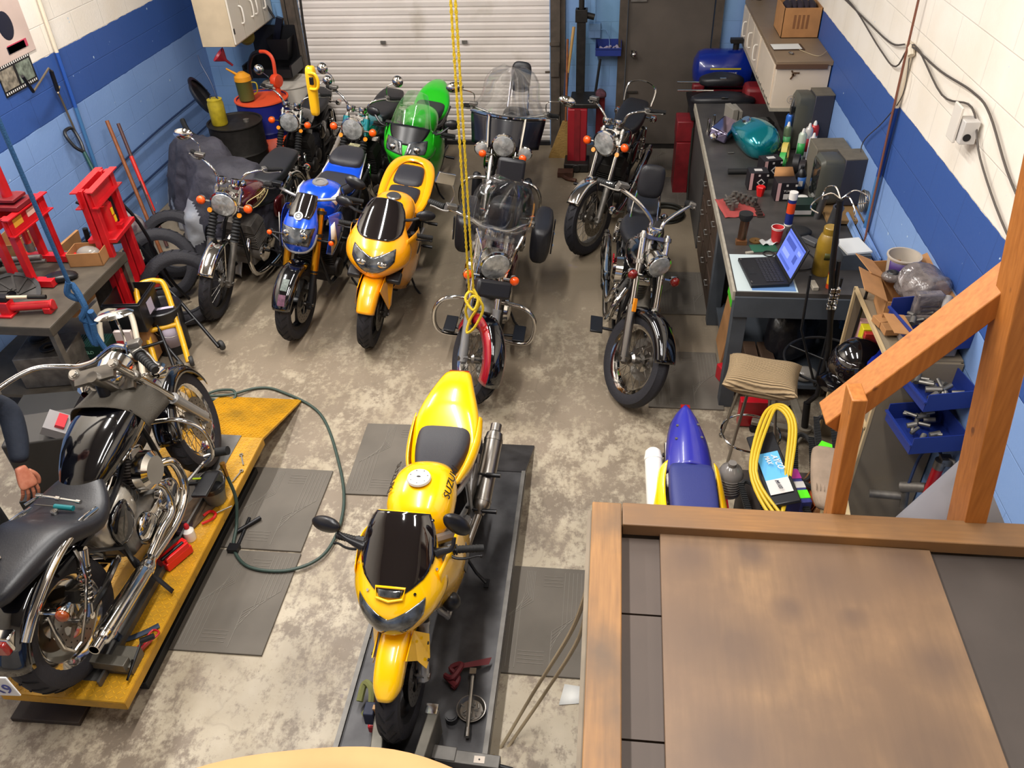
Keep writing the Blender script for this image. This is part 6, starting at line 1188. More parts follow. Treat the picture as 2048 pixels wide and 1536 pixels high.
# wall conduit (painted blue / white) on the left
m = MB(); m.tube([(-4.43, 6.42, 3.2), (-4.43, 6.34, .62)], .016); solid('conduit_pipe', 'painted wall conduit running down beside the crank rod', 'pipe', m, lc.m)
m = MB(); m.tube([(-4.43, 6.34, .66), (-4.41, 6.42, .60), (-4.43, 6.6, .66), (-4.43, 7.6, .70), (-4.43, 8.7, .70)], .009, 8, smooth=5); m.tube([(-4.43, 5.4, .36), (-4.43, 8.6, .38)], .009, 8); solid('wall_hose', 'thin dark blue air lines running along the left wall', 'air line', m, mat('navy_hose', '#1e2f50', .5), weld=False)
m = MB(); m.tube([(-4.40, 6.26, .70), (-4.39, 6.30, .58), (-4.40, 6.33, .48), (-4.38, 6.28, .60), (-4.39, 6.26, .30)], .012, 7, smooth=4); solid('rag_knot', 'knotted cream cord hanging at the conduit end', 'cord', m, mat('cream_cord', '#b8a888', .9))
# blue rope from above
blr = mat('blue_rope', '#24527f', .8, bump=.5, bscale=120)
m = MB(); m.cyl((-3.10, 3.80, 3.3), (-3.27, 4.03, 1.03), .013, n=12); m.tube([(-3.27, 4.03, 1.03), (-3.30, 4.02, .95), (-3.25, 4.05, .90), (-3.28, 4.06, 1.0), (-3.22, 4.02, .86), (-3.26, 4.0, .78), (-3.20, 4.03, .74), (-3.18, 4.0, .84)], .02, 8, smooth=5); m.tube([(-3.22, 4.02, .84), (-3.2, 3.99, .66), (-3.14, 3.98, .50), (-3.05, 3.98, .42)], .016, 8, smooth=5); m.tube([(-3.24, 4.03, .84), (-3.25, 4.0, .7), (-3.22, 3.98, .6), (-3.2, 4.0, .75)], .02, 8, smooth=5)
solid('rope', 'thick blue rope hanging from above and knotted over the stands', 'rope', m, blr, weld=False)
# poster, film strip
ps = mat('poster_pink', '#d8c0b4', .5, var=.15, vscale=3)
m = MB(); m.box((0, 0, 0), (.004, .55, .62)); o = solid('poster', 'pink-white poster with a black helmet picture high on the left wall', 'poster', m, ps, (-4.455, 5.90, 2.14)); m = MB(); m.ell((.003, .03, -.08), (.003, .085, .10), 20, 12); m.box((.004, .06, -.24), (.002, .22, .05)); m.build('printed_helmet', mat('print_navy', '#15182c', .5), o, weld=False); m = MB(); m.box((.004, .08, -.235), (.002, .24, .055)); m.build('printed_red_band', mat('print_red', '#c0405a', .5), o)
m = MB(); m.box((0, 0, 0), (.003, .42, .22)); o = solid('film_strip_picture', 'film-strip style picture of motorcyclists below the poster', 'picture', m, plast, (-4.456, 5.86, 1.73)); 
for i, y in enumerate((-.11, .10)): m = MB(); m.box((.002, y, 0), (.002, .18, .14)); m.build('frame_photo', mat('film_photo_%s' % ('a', 'b')[i], ('#a09684', '#8a9484')[i], .5, var=.7, vscale=25), o)
m = MB()
for i in range(16):
    for z in (.09, -.09): m.box((.002, -.19+i*.0254, z), (.002, .011, .016))
m.build('sprocket_holes', whitep, o, weld=False)
# cabinet in the corner
cb = thing('wall_cabinet', 'cream hanging wall cabinet with white pull handles in the left back corner', 'cabinet', (-3.785, 8.43, 1.37)); m = MB(); m.box((0, 0, .5), (.33, 1.06, 1.0)); m.build('body', mat('cabinet_beige', '#c9b698', .55, var=.15, vscale=6), cb, bev=.004)
wc = mat('cabinet_white', '#ddd4c4', .4); hd_ = mat('handle_white', '#e8e2d8', .3)
for i, (y, hy) in enumerate(((-.40, -.30), (-.12, -.04), (.15, .07), (.40, .30))):
    m = MB(); m.box((.175, y, .5), (.018, .262, .96)); dr_ = m.build('door', wc, cb, bev=.003); m = MB(); m.tube([(.185, hy, .16), (.215, hy, .18), (.215, hy, .30), (.185, hy, .32)], .008, 8, smooth=3); m.build('handle', hd_, dr_)
m = MB(); m.box((.187, -.52, .14), (.006, .02, .05)); m.build('hinge', darkmetal, cb)
# drums
def drum(name, label, loc, r, h, ms, ribs=(.33, .66)):
    t = thing(name, label, 'drum', loc); prof = [(0, 0), (r, 0), (r+.008, .006), (r, .014)]
    for q in ribs: prof += [(r, h*q-.02), (r+.008, h*q), (r, h*q+.02)]
    prof += [(r, h-.02), (r+.009, h-.01), (r+.009, h), (r-.008, h), (r-.012, h-.014), (0, h-.014)]
    m = MB(); m.lathe(prof, (0, 0, 0), (0, 0, 1), 44); m.build('shell', ms, t); return t
dk = drum('steel_drum', 'black steel drum holding the yellow canister in the left back corner', (-3.58, 7.42, 0), .255, .82, darkmetal); m = MB(); m.cyl((.11, .02, .806), (.11, .02, .83), .028, n=18); m.build('bung_cap', alu, dk)
bd = drum('oil_drum', 'dark blue drum with orange top and orange lower panel behind the black drum', (-3.50, 7.97, 0), .26, .86, mat('drum_navy', '#1a1f6a', .35, coat=.3)); od = mat('drum_orange', '#d8502a', .45); m = MB(); m.lathe([(0, .848), (.247, .848)], (0, 0, 0), (0, 0, 1), 36); m.lathe([(.263, .845), (.271, .852), (.27, .864), (.25, .864)], (0, 0, 0), (0, 0, 1), 40); m.build('lid', od, bd, weld=False)
m = MB(); m.lathe([(.264, .06), (.264, .52)], (0, 0, 0), (0, 0, 1), 12, ang=1.3, a0=-1.5, ref=(1, 0, 0)); m.build('orange_panel', mat('drum_orange_bright', '#e04a12', .45), bd, thick=.002)
drum('plastic_drum', 'white plastic drum behind the blue and orange drum', (-3.40, 8.50, 0), .26, .86, mat('drum_white', '#c4bdb2', .5, var=.2, vscale=6))
yc = thing('canister', 'dirty yellow round canister standing on the black drum', 'canister', (-3.70, 7.36, .808)); ym = mat('dirty_yellow', '#a8941c', .5, var=.3, vscale=20); m = MB(); m.lathe([(0, 0), (.07, 0), (.075, .01), (.075, .20), (.068, .22), (.07, .24), (.0, .245)], (0, 0, 0), (0, 0, 1), 28); m.build('body', ym, yc)
m = MB(); m.tube([(-.04, 0, .24), (-.03, 0, .27), (.03, 0, .27), (.04, 0, .24)], .006, 6); m.tube([(.02, .02, .24), (-.02, .06, .38), (-.10, .12, .52), (-.12, .14, .60)], .008, 8, smooth=5); m.build('hose', mat('navy_hose', '#1e2f50', .5), yc, weld=False)
oc = thing('measuring_jug', 'olive measuring jug with orange funnel lid on the orange drum top', 'jug', (-3.62, 7.90, .866)); m = MB(); m.lathe([(0, 0), (.075, 0), (.08, .18), (.085, .19), (.08, .19)], (0, 0, 0), (0, 0, 1), 26); m.build('body', mat('olive_jug', '#4d5228', .4), oc); m = MB(); m.lathe([(.085, .19), (.08, .23), (.03, .27), (0, .27)], (0, 0, 0), (0, 0, 1), 24); m.cyl((-.04, -.02, .25), (-.12, -.06, .32), .014, .008); m.build('funnel_lid', mat('orange_lid', '#c88618', .4), oc, weld=False); m = MB(); m.tube([(.08, 0, .17), (.13, 0, .16), (.125, 0, .08), (.085, 0, .05)], .007, 8, smooth=3); m.build('handle', ym, oc)
pm = thing('drum_pump', 'orange rotary hand pump standing on the blue drum', 'pump', (-3.33, 8.03, .85)); m = MB(); m.cyl((0, 0, 0), (0, 0, .12), .025, n=14); m.lathe([(0, -.04), (.06, -.035), (.07, 0), (.06, .035), (0, .04)], (0, 0, .16), (1, -.4, 0), 22); m.tube([(0, 0, .2), (0, .02, .36), (-.06, .05, .42), (-.14, .08, .42)], .018, 9, smooth=5); m.build('body', mat('pump_orange', '#cc3f1c', .4, coat=.3), pm, weld=False); m = MB(); m.tube([(-.14, .08, .42), (-.24, .12, .38), (-.32, .16, .26), (-.34, .18, .12)], .02, 9, smooth=5); m.build('hose', blackm, pm)
# wash basin / leaning lid and black tray, funnels, mop
m = MB(); m.lathe([(0, 0), (.16, 0), (.19, .03), (.21, .035), (.21, .05), (.18, .05)], (0, 0, 0), (0, 0, 1), 32); o = solid('drain_pan', 'round black drain pan leaning on the wall behind the black drum', 'pan', m, plast, (-3.97, 7.62, .96)); o.rotation_euler = (0, radians(62), .3)
m = MB(); m.tube([(-4.18, 7.55, .78), (-4.08, 7.45, .68), (-3.88, 7.42, .62), (-3.85, 7.5, .70)], .025, 8, smooth=4); solid('hose_coil', 'dark hose curled below the leaning drain pan', 'hose', m, gripm)
m = MB(); m.lathe([(.012, -.16), (.014, -.08), (.08, 0), (.083, .012), (.08, .012)], (0, 0, 0), (0, 0, 1), 26); o = solid('funnel', 'red plastic funnel hanging under the corner cabinet', 'funnel', m, mat('funnel_red', '#c8384a', .4), (-4.02, 8.35, 1.17)); o.rotation_euler = (.3, -.7, 0); m = MB(); m.tube([(-4.00, 8.37, 1.2), (-3.94, 8.36, 1.30), (-3.93, 8.36, 1.38)], .003, 5); m.build('hanging_cord', blackm, None).parent = o; C.objects['hanging_cord'].matrix_parent_inverse = (Matrix.Translation((-4.02, 8.35, 1.17)) @ o.rotation_euler.to_matrix().to_4x4()).inverted()
m = MB(); m.lathe([(0, 0), (.08, 0), (.085, .02), (.08, .05), (0, .05)], (0, 0, 0), (0, 0, 1), 24); o = solid('funnel', 'dull yellow round funnel hanging behind the red one', 'funnel', m, mat('dull_yellow', '#8a7c38', .5), (-3.80, 8.62, 1.27)); o.rotation_euler = (.9, 0, .3)
bt_ = thing('parts_washer', 'black tray with raised splash back on the back wall left of the roller door', 'tray', (-3.60, 8.70, .9)); m = MB(); m.box((0, 0, .0), (.52, .40, .02)); m.box((0, .18, .22), (.5, .02, .42)); m.box((-.26, 0, .06), (.02, .4, .12)); m.box((.26, 0, .06), (.02, .4, .12)); m.box((0, -.2, .04), (.52, .02, .08)); m.build('tray', blackm, bt_, weld=False)
m = MB(); m.lathe([(.10, 0), (.17, .22), (.165, .22), (.095, .0), (0, 0)], (.10, .08, .12), (.0, 0, 1), 4); m.build('bin', blackm, bt_)
m = MB(); m.box((0, 0, 0), (.07, .05, .34), Ry(.35)); m.cyl((0, 0, .15), (-.12, 0, .4), .012); solid('hand_brush', 'dark navy broom head hanging beside the corner cabinet', 'broom', m, mat('navy_black_vinyl', '#0b0c18', .3), (-3.55, 8.86, 1.25), weld=False)
# covered motorcycle
t = NT('charcoal_cover_cloth', .7); c = t.mix(t.ramp(t.noise(2.5, 5), .35, .7), lin('#3a3842'), lin('#24232b')); t.bump(t.noise(7, 6, rough=.6), .5, .03); t.col(c); silv = mat('silver_lining', '#a9aaae', .35, .4, bump=.6, bscale=12)
def cv(u, v):
    x = -1.02+2.04*u; t_ = (v-.5)*2
    top = interp([(0, .52), (.12, .70), (.3, .86), (.45, .92), (.6, .84), (.75, .95), (.85, .92), (.95, .72), (1, .5)], u)[0]
    w = interp([(0, .12), (.12, .24), (.35, .30), (.6, .30), (.72, .42), (.82, .40), (.93, .26), (1, .12)], u)[0]
    a = abs(t_); z = top*(1-max(0, (a-.22)/.78)**1.35*.93)+.05; y = math.copysign(1, t_)*(w*min(1, a*1.5)**.75+.10*max(0, a-.6)+.022*sin(x*17+t_*3)*a+.02*sin(x*31)*a*a)
    z += .025*sin(x*9+1)*(1-a)-.03*sin(x*14)*a*(1-a)*2; q = mnoise.turbulence_vector(V((x*2.6, y*3, z*3)), 4, True)*.05*min(1, z*2); return V((x, y, max(z, .03)))+q-V((.03, .03, .03))
m = MB(); m.grid(cv, 120, 90); m.k = 0; o = m.build('covered_motorcycle', [t.m, silv], None, thick=.004); o.location = (-3.56, 6.70, 0); o.rotation_euler = (0, 0, radians(-50)); o.scale = (1.02, 1, .88)
for p_ in o.data.polygons:
    c_ = p_.center
    if (c_.z < .34+.14*sin(c_.x*6) and c_.y < .05 and c_.x > -.5) or (c_.x < -.62 and c_.y < .1) or (c_.x > .3 and c_.y < -.36 and c_.z > .35+.1*sin(c_.x*9)): p_.material_index = 1
tag(o, 'motorcycle under a charcoal cloth cover with silver lining by the left wall', 'covered motorcycle')
# hanging hoist pendant
hp = thing('hoist_pendant', 'yellow hoist control pendant with black switch hanging over the back row', 'hoist control', (-2.30, 6.22, 1.50)); hp.rotation_euler = (0, .06, -.1)
ye = mat('pendant_yellow', '#f0b818', .35, coat=.2); m = MB(); m.sec([(-.20, 0, .024, .028, .028, .6), (-.19, 0, .034, .034, .034, .6), (-.02, 0, .035, .036, .036, .6), (.02, 0, .042, .038, .038, .6), (.15, 0, .044, .04, .04, .6), (.19, 0, .03, .03, .03, .6)], 20); m.xf(Matrix.Rotation(-pi/2, 4, 'Y')); m.build('body', ye, hp, sub=1)
m = MB(); m.tube([(.0, -.04, .02), (.06, -.045, .03), (.075, -.045, .09), (.05, -.045, .14), (.0, -.04, .14)], .012, 8, smooth=4); m.build('guard', ye, hp); m = MB(); m.box((.02, -.045, .085), (.03, .02, .055)); m.build('switch', blackm, hp, bev=.003); m = MB(); m.tube([(0, 0, .19), (-.01, 0, .5), (.0, 0, 2.4)], .010, 8); m.build('cable', darkmetal, hp)
# battery charger box behind person / cruiser
m = MB(); m.box((0, 0, .19), (.34, .26, .38)); ch = solid('charger_cart', 'dark grey battery charger box with a grey and red control panel beside the person', 'battery charger', m, mat('charger_grey', '#35322f', .5), (-2.92, 2.98, .40), .3, bev=.01); m = MB(); m.box((.10, -.05, .41), (.12, .15, .05), Ry(.6)); m.build('control_panel', mat('panel_grey', '#8a8686', .5), ch); m = MB(); m.box((.125, -.05, .425), (.045, .10, .03), Ry(.6)); m.build('red_display', mat('panel_red', '#c03038', .4), ch)
m = MB(); m.box((0, 0, .2), (.4, .3, .4)); solid('equipment_stand', 'low black stand below the battery charger box', 'stand', m, mat('black_undercarriage', '#141312', .6), (-2.94, 2.98, 0), .3)
tyre('dark tyre and wheel lying behind the cruiser handlebar under the stands', (-2.98, 3.55, .34), radians(48), -.4, .31, .10, .23)
m = MB(); m.box((0, 0, .25), (.36, .30, .5)); m.mat(1).box((.05, -.155, .42), (.2, .004, .03)); m.box((.07, -.155, .34), (.14, .004, .02)); solid('tool_chest', 'black tool chest with white lettering strip behind the cruiser mirror', 'tool chest', m, [mat('black_undercarriage', '#141312', .6), mat('chest_strip', '#7c7a7c', .5)], (-3.30, 3.45, 0), .2, weld=False)
m = MB(); m.lathe([(0, 0), (.07, 0), (.08, .22), (.075, .22), (0, .21)], (0, 0, 0), (0, 0, 1), 20); solid('blue_container', 'bright blue plastic container behind the paddock stands', 'container', m, mat('bright_blue_plastic', '#1c3cc0', .3), (-3.07, 3.93, .0))
# ================================================================ right side: workbench and what stands on it
benchtop = mat('worn_bench_top', '#4b4744', .45, .1, var=.4, vscale=5); bgrey = mat('blue_grey_paint', '#484d54', .5, var=.2, vscale=8); trimw = mat('pale_wood_trim', '#a79f90', .6, var=.2, vscale=20); bwood = mat('brown_cabinet', '#4a3628', .6, var=.3, vscale=9)
wb_ = thing('workbench', 'long grey workbench with pale edge strip along the right wall', 'workbench', (0, 0, 0))
m = MB(); m.box((1.28, 6.02, .885), (.94, 3.36, .03)); m.build('bench_top', benchtop, wb_); m = MB(); m.box((.803, 6.02, .872), (.016, 3.36, .06)); m.build('edge_strip', trimw, wb_); m = MB(); m.box((1.28, 4.345, .80), (.94, .04, .14)); m.build('apron', bgrey, wb_)
for x, y in ((.86, 4.39), (.86, 5.38), (1.70, 4.39)): m = MB(); m.box((x, y, .43), (.09, .09, .86)); m.build('leg', bgrey, wb_, bev=.003)
m = MB(); m.box((1.30, 4.9, .15), (.86, 1.0, .03)); m.build('lower_shelf', bgrey, wb_)
m = MB(); m.box((.98, 5.98, .42), (.30, 1.1, .84)); dc = m.build('drawer_cabinet', bwood, wb_)
for i, y in enumerate((5.62, 5.98, 6.34)):
    for z in (.18, .43, .68): m = MB(); m.box((.826, y, z), (.012, .33, .22)); d_ = m.build('drawer', mat('drawer_front', '#3f3026', .55), dc, bev=.003); m = MB(); m.tube([(.82, y-.04, z+.03), (.80, y-.04, z+.03), (.80, y+.04, z+.03), (.82, y+.04, z+.03)], .005, 6); m.build('pull', alu, d_)
m = MB(); m.box((.95, 7.12, .42), (.26, 1.1, .84)); m.build('side_cabinet', mat('dark_grey_panel', '#403d3b', .6), wb_)
# under the bench
BT = .90
m = MB(); m.box((0, 0, .38), (.012, .30, .62), Ry(.10)); o = solid('cardboard_sheet', 'cardboard sheet with green tape leaning under the bench end', 'cardboard', m, cardm, (.885, 4.86, .02)); m = MB(); m.box((-.004, -.02, .6), (.012, .2, .16), Ry(.10)); m.build('green_tape', mat('green_tape', '#4fc02a', .5), o)
m = MB(); m.sec([(-.22, .18, .05, .1, .16, .8), (-.12, .2, .16, .2, .19, .7), (.08, .2, .17, .22, .19, .7), (.2, .18, .06, .12, .16, .8)], 16); solid('black_bag', 'black plastic bag of scrap on the shelf under the bench', 'bag', m, mat('black_bag', '#14151c', .35, bump=.8, bscale=14), (1.30, 4.74, .18), .8, sub=1)
for i, (x, lb) in enumerate(((1.02, 'brown wood block on the shelf under the bench, left one'), (1.12, 'brown wood block on the shelf under the bench, right one'))): m = MB(); m.box((0, 0, .06), (.085, .2, .12)); solid('wood_block', lb, 'wood block', m, bwood, (x, 4.62, .165), .05*i, 'wood blocks under the bench', bev=.003)
m = MB(); m.ell((0, 0, .05), (.08, .06, .05), 14, 8); solid('plastic_bag', 'small clear plastic bag at the front of the under-bench shelf', 'bag', m, mat('cloudy_bag', '#9c968e', .2), (1.36, 4.46, .166))
m = MB(); m.box((0, 0, .07), (.14, .2, .12)); m.cyl((0, -.06, .13), (0, -.06, .2), .02); solid('red_jack', 'dark red jack on the floor beside the bench leg', 'jack', m, toolred, (.92, 4.60, .0), .4, bev=.01, weld=False)
m = MB(); m.box((0, 0, .11), (.17, .06, .2)); solid('red_box', 'red metal box standing on the floor behind the stool legs', 'box', m, toolred, (1.0, 4.17, 0), 0, bev=.003); m = MB(); m.box((0, 0, .04), (.14, .1, .05)); m.box((.05, 0, .07), (.03, .1, .05)); solid('red_bracket', 'red metal bracket on the floor near the box of belts', 'bracket', m, toolred, (.99, 3.42, 0), 0, weld=False)
m = MB(); m.tube([(.93, 4.75, .3), (.92, 4.6, .2), (.94, 4.7, .1), (.93, 4.5, .05)], .018, 7, smooth=4); solid('cable_bundle', 'grimy cable bundle hanging by the bench leg', 'cable', m, alu)
# laptop
mt_ = thing('drawing_mat', 'pale blue paper mat under the laptop', 'paper', (1.0, 4.58, BT+.001)); m = MB(); m.box((.0, 0, 0), (.36, .46, .002)); m.build('sheet', mat('mat_paper', '#b8c4c6', .5), mt_); m = MB(); m.box((.04, -.12, .0012), (.26, .2, .001)); m.build('printed_panel', mat('print_blue', '#5a7eb0', .5), mt_)
lt = thing('laptop', 'open black laptop with a lit blue-white screen near the bench end', 'laptop', (1.0, 4.565, BT+.003), radians(-83)); lb_ = mat('laptop_black', '#141418', .5)
# local: x to the right, y towards the hinge
m = MB(); m.box((0, 0, .012), (.34, .235, .022)); bs = m.build('base', lb_, lt, bev=.004); m = MB()
for r in range(5):
    for c_ in range(14): m.box((-.135+c_*.0205, .08-r*.022, .0245), (.017, .018, .004))
m.build('keyboard', mat('key_black', '#24242a', .6), bs, weld=False); m = MB(); m.box((0, -.075, .0236), (.08, .045, .001)); m.build('touchpad', plast, bs); 
for (x, y) in ((-.15, -.105), (.13, -.105)): m = MB(); m.box((x, y, .0238), (.02, .008, .001)); m.build('sticker', alu, bs)
sc_ = MB(); sc_.box((0, .0, .12), (.34, .012, .235)); sc_.xf(T4((0, .118, .018), Rx(-.32))); so = sc_.build('lid', lb_, lt, bev=.004)
sc_ = MB(); sc_.box((0, -.0065, .122), (.305, .001, .19)); sc_.xf(T4((0, .118, .018), Rx(-.32))); ss = sc_.build('screen', mat('screen_glow', '#5c6fd0', .4, emit=.55), so)
for (x, z, w, h, c_) in ((-.0, .205, .30, .012, 'a'), (-.05, .165, .16, .035, 'b'), (.08, .12, .045, .05, 'b'), (-.06, .095, .12, .03, 'c'), (.10, .17, .05, .02, 'c'), (-.02, .05, .2, .02, 'a')):
    sc_ = MB(); sc_.box((x, -.0078, z), (w, .001, h)); sc_.xf(T4((0, .118, .018), Rx(-.32))); sc_.build('screen_panel', mat('screen_'+c_, {'a': '#4356a8', 'b': '#3a4a98', 'c': '#7f8fe0'}[c_], .4, emit=.5), ss)
# bench things
def put(name, label, cat, mb, ms, x, y, rz=0, z=BT, **k): return solid(name, label, cat, mb, ms, (x, y, z), rz, **k)
gt = thing('grease_cartridge', 'white-capped cartridge with orange and dark blue bands on the bench', 'cartridge', (1.26, 5.25, BT)); m = MB(); m.cyl((0, 0, 0), (0, 0, .20), .027, n=24); m.build('tube', mat('cartridge_blue', '#1c2a70', .4), gt); m = MB(); m.cyl((0, 0, .09), (0, 0, .165), .0275, n=24); m.build('orange_band', mat('cartridge_orange', '#d8461c', .4), gt); m = MB(); m.cyl((0, 0, .0), (0, 0, .01), .0278, n=24); m.cyl((0, 0, .19), (0, 0, .24), .0285, n=24); m.build('cap', whitep, gt, weld=False)
cp = thing('paper_cup', 'red and white paper cup behind the laptop screen', 'cup', (1.14, 5.00, BT)); m = MB(); m.lathe([(0, .003), (.03, 0), (.04, .10), (.043, .103), (.040, .106), (.037, .10), (.028, .006), (0, .006)], (0, 0, 0), (0, 0, 1), 24); m.build('cup', mat('cup_red', '#c02a2c', .45), cp); m = MB(); m.lathe([(.0375, .085), (.0415, .104), (.0425, .108), (.038, .108)], (0, 0, 0), (0, 0, 1), 24); m.build('rim', whitep, cp)
m = MB(); m.box((0, 0, .002), (.17, .10, .003)); put('green_card', 'dark green sheet on the bench in front of the paper cup', 'card', m, mat('dark_green_card', '#1f5540', .5), 1.05, 4.90, .1); m = MB(); m.lathe([(.006, .0), (.04, .0), (.04, .006), (.006, .006), (.006, 0)], (0, 0, 0), (0, 0, 1), 26); put('brass_disc', 'round brass disc in clear wrapping on the bench', 'disc', m, mat('brass', '#a87a3a', .3, .9), 1.01, 5.0); m = MB(); m.torus((0, 0, .006), (0, 0, 1), .035, .004); put('rubber_ring', 'black rubber ring beside the green sheet', 'ring', m, gripm, 1.07, 4.82)
m = MB(); m.grid(lambda u, v: V(((u-.5)*.11, (v-.5)*.07, .012+.012*sin(u*9)*cos(v*7))), 10, 8); put('clear_wrapper', 'crinkled clear plastic wrapper beside the brass disc', 'wrapper', m, mat('clear_wrap', '#c8cccc', .15), 1.09, 4.97, .3, thick=.001)
ml = thing('fork_tube', 'bronze fork tube with black cap standing upright on the bench', 'shock absorber', (.91, 4.97, BT)); m = MB(); m.cyl((0, 0, 0), (.01, .01, .17), .028, .03, n=20); m.mat(1).box((0, -.012, .015), (.07, .045, .03)); m.build('body', [mat('bronze_metal', '#6d5140', .3, .9), mat('copper_foot', '#a0714a', .4, .8)], ml, weld=False); m = MB(); m.lathe([(0, 0), (.035, 0), (.045, .02), (.045, .045), (0, .05)], (.01, .01, .165), (0, 0, 1), 22); m.build('cap', gripm, ml)
m = MB(); m.box((0, 0, .005), (.05, .02, .01)); put('marker', 'small white and brown eraser near the fork tube foot', 'eraser', m, trimw, .95, 4.83, .3)
m = MB(); m.grid(lambda u, v: V(((u-.5)*.28, (v-.5)*.30, .004+.003*sin(u*20+v*9))), 12, 12); put('red_shop_towel', 'red shop towel spread under carburettor parts on the bench', 'towel', m, mat('faded_red_cloth', '#9a3f3c', .9), .96, 5.50, .15, thick=.003)
for i, (x, y, a, lb) in enumerate(((.89, 5.52, .2, 'row of four grey carburettors at the left of the red towel'), (1.0, 5.56, .9, 'tangled grey carburettor rack in the middle of the red towel'))):
    m = MB()
    for k in range(5 if i else 3): m.cyl((0, -.07+k*.04, .01), (0, -.07+k*.04, .075), .02, .014, n=12); m.cyl((-.04, -.07+k*.04, .05), (.04, -.07+k*.04, .055), .011, n=10); m.box((.01, -.07+k*.04, .04), (.05, .022, .03), Rz(.3*k))
    m.cyl((0, -.09, .045), (0, .1, .045), .006, n=8); put('carburettor_rack', lb, 'carburettor', m, dirtyalu, x, y, a, weld=False)
m = MB()
for k in range(6): m.box((0, -.09+k*.036, .012), (.035, .024, .018), Rz(.2*k))
m.box((0, 0, .004), (.05, .24, .004)); put('jet_tray', 'dark row of small parts on the right of the red towel', 'parts', m, mat('dark_brown_parts', '#2c1d18', .6), 1.08, 5.47, .1, weld=False)
bxb = mat('box_black', '#18141a', .5); wlab = mat('label_white', '#c4c0bd', .5); plab = mat('label_pale_red', '#c8a0a0', .5)
def battbox(label, x, y, rz, s_=1, open_=False, top=None, z=BT):
    w, l, h = .14*s_, .11*s_, .135*s_; t = thing('battery_box', label, 'box', (x, y, z), rz, 'black battery boxes on the bench'); m = MB(); m.box((0, 0, h/2), (w, l, h)); m.build('carton', bxb, t, bev=.002)
    m = MB(); m.box((-w*.36, -l/2-.001, h*.5), (w*.16, .002, h*.95)); m.build('pink_strip', plab, t); m = MB(); m.box((.0, 0, 0), (w*.30, .002, w*.30), Ry(pi/4)); 
    if not open_: m.xf(T4((w*.14, -l/2-.0012, h*.45))); m.build('diamond_label', wlab, t); m = MB(); m.box((w*.14, -l/2-.002, h*.45), (w*.2, .002, w*.2), Ry(pi/4)); m.build('diamond_centre', bxb, t); m = MB(); m.box((-.0, 0, h+.001), (w*.4, l*.35, .002)); m.build('top_label', wlab, t)
    else:
        m = MB(); m.box((w*.15, -l/2-.0015, h*.25), (w*.5, .002, h*.28)); m.build('white_label', wlab, t)
        m = MB(); m.add([(-w/2, l/2, h), (w/2, l/2, h), (w*.42, l*.95, h*1.35), (-w*.42, l*.95, h*1.35)], [(0, 1, 2, 3)]); m.build('open_flap', cardm, t, thick=.002)
        text('YUASA', .022*s_, wlab, t, (w*.12, -l/2-.002, h*.55), (pi/2, 0, 0))
    for q in (-.05, .38): m = MB(); m.box((w*q+.01, -l/2-.0015, h*.85), (w*.10, .002, w*.10)); m.build('warning_mark', wlab, t)
    return t
battbox('black battery box with white diamond label, nearest the red towel', 1.12, 5.86, .05); battbox('black battery box behind the diamond-labelled one', 1.24, 6.08, .25, 1.05); battbox('open black battery box with brown flap and white label', 1.29, 5.68, .05, 1.05, True)
m = MB(); m.lathe([(0, 0), (.022, 0), (.034, .07), (.03, .075), (0, .075)], (0, 0, 0), (0, 0, 1), 6); put('red_plastic_cup', 'bright red plastic cap in front of the diamond-labelled battery box', 'cap', m, brred, 1.13, 5.71)
gb = MB(); gb.box((0, 0, .045), (.17, .12, .09)); o = put('green_carton', 'dark green carton with white label behind the orange-banded cartridge', 'box', gb, mat('dark_green_card2', '#1b2e27', .55), 1.37, 5.44, .05, bev=.002); m = MB(); m.box((.0, -.061, .03), (.12, .002, .03)); m.build('label', wlab, o)
m = MB(); m.lathe([(0, 0), (.036, 0), (.038, .02), (.038, .13), (.02, .17), (.014, .175), (.014, .195), (0, .195)], (0, 0, 0), (0, 0, 1), 22); ob = put('oil_bottle', 'black oil bottle with blue and white label beside the open battery box', 'bottle', m, plast, 1.42, 5.80); m = MB(); m.lathe([(.0385, .03), (.0385, .12)], (0, 0, 0), (0, 0, 1), 14, ang=2, a0=-2.4, ref=(1, 0, 0)); m.build('label', mat('label_blue', '#2f62a8', .5), ob, thick=.0008); m = MB(); m.box((-.005, -.0395, .075), (.03, .002, .04)); m.build('label_mark', wlab, ob)
m = MB(); m.lathe([(0, 0), (.03, 0), (.034, .05), (0, .055)], (0, 0, 0), (0, 0, 1), 16); put('white_red_lid', 'white and dark red lid lying before the oil bottle', 'lid', m, whitep, 1.41, 5.60)
for i, (x, y, r, lb) in enumerate(((1.53, 5.20, .034, 'grey steel pipe standing open-ended on the bench, nearer one'), (1.47, 5.36, .024, 'grey steel pipe standing open-ended on the bench, farther one'))): m = MB(); m.lathe([(r*.8, .0), (r, 0), (r, .16), (r*1.1, .165), (r*1.1, .175), (r*.8, .175), (r*.78, .0)], (0, 0, 0), (.1, -.15, 1), 24); put('steel_pipe', lb, 'pipe', m, mat('grey_pipe', '#6c6c6e', .35, .7), x, y, group='steel pipes on the bench')
yb_ = thing('fluid_bottle', 'tall dirty yellow plastic bottle with dark label beside the laptop', 'bottle', (1.36, 4.60, BT)); m = MB(); m.lathe([(0, 0), (.058, 0), (.062, .01), (.062, .22), (.05, .26), (.042, .27), (.042, .31), (.038, .315), (0, .315)], (0, 0, 0), (0, 0, 1), 28); m.build('body', mat('amber_plastic', '#9a7a26', .4, coat=.2, var=.35, vscale=10), yb_); m = MB(); m.lathe([(.0628, .12), (.0628, .165)], (0, 0, 0), (0, 0, 1), 12, ang=1.3, a0=-1.9, ref=(1, 0, 0)); m.build('label', mat('label_olive', '#4a4a1c', .5), yb_, thick=.001)
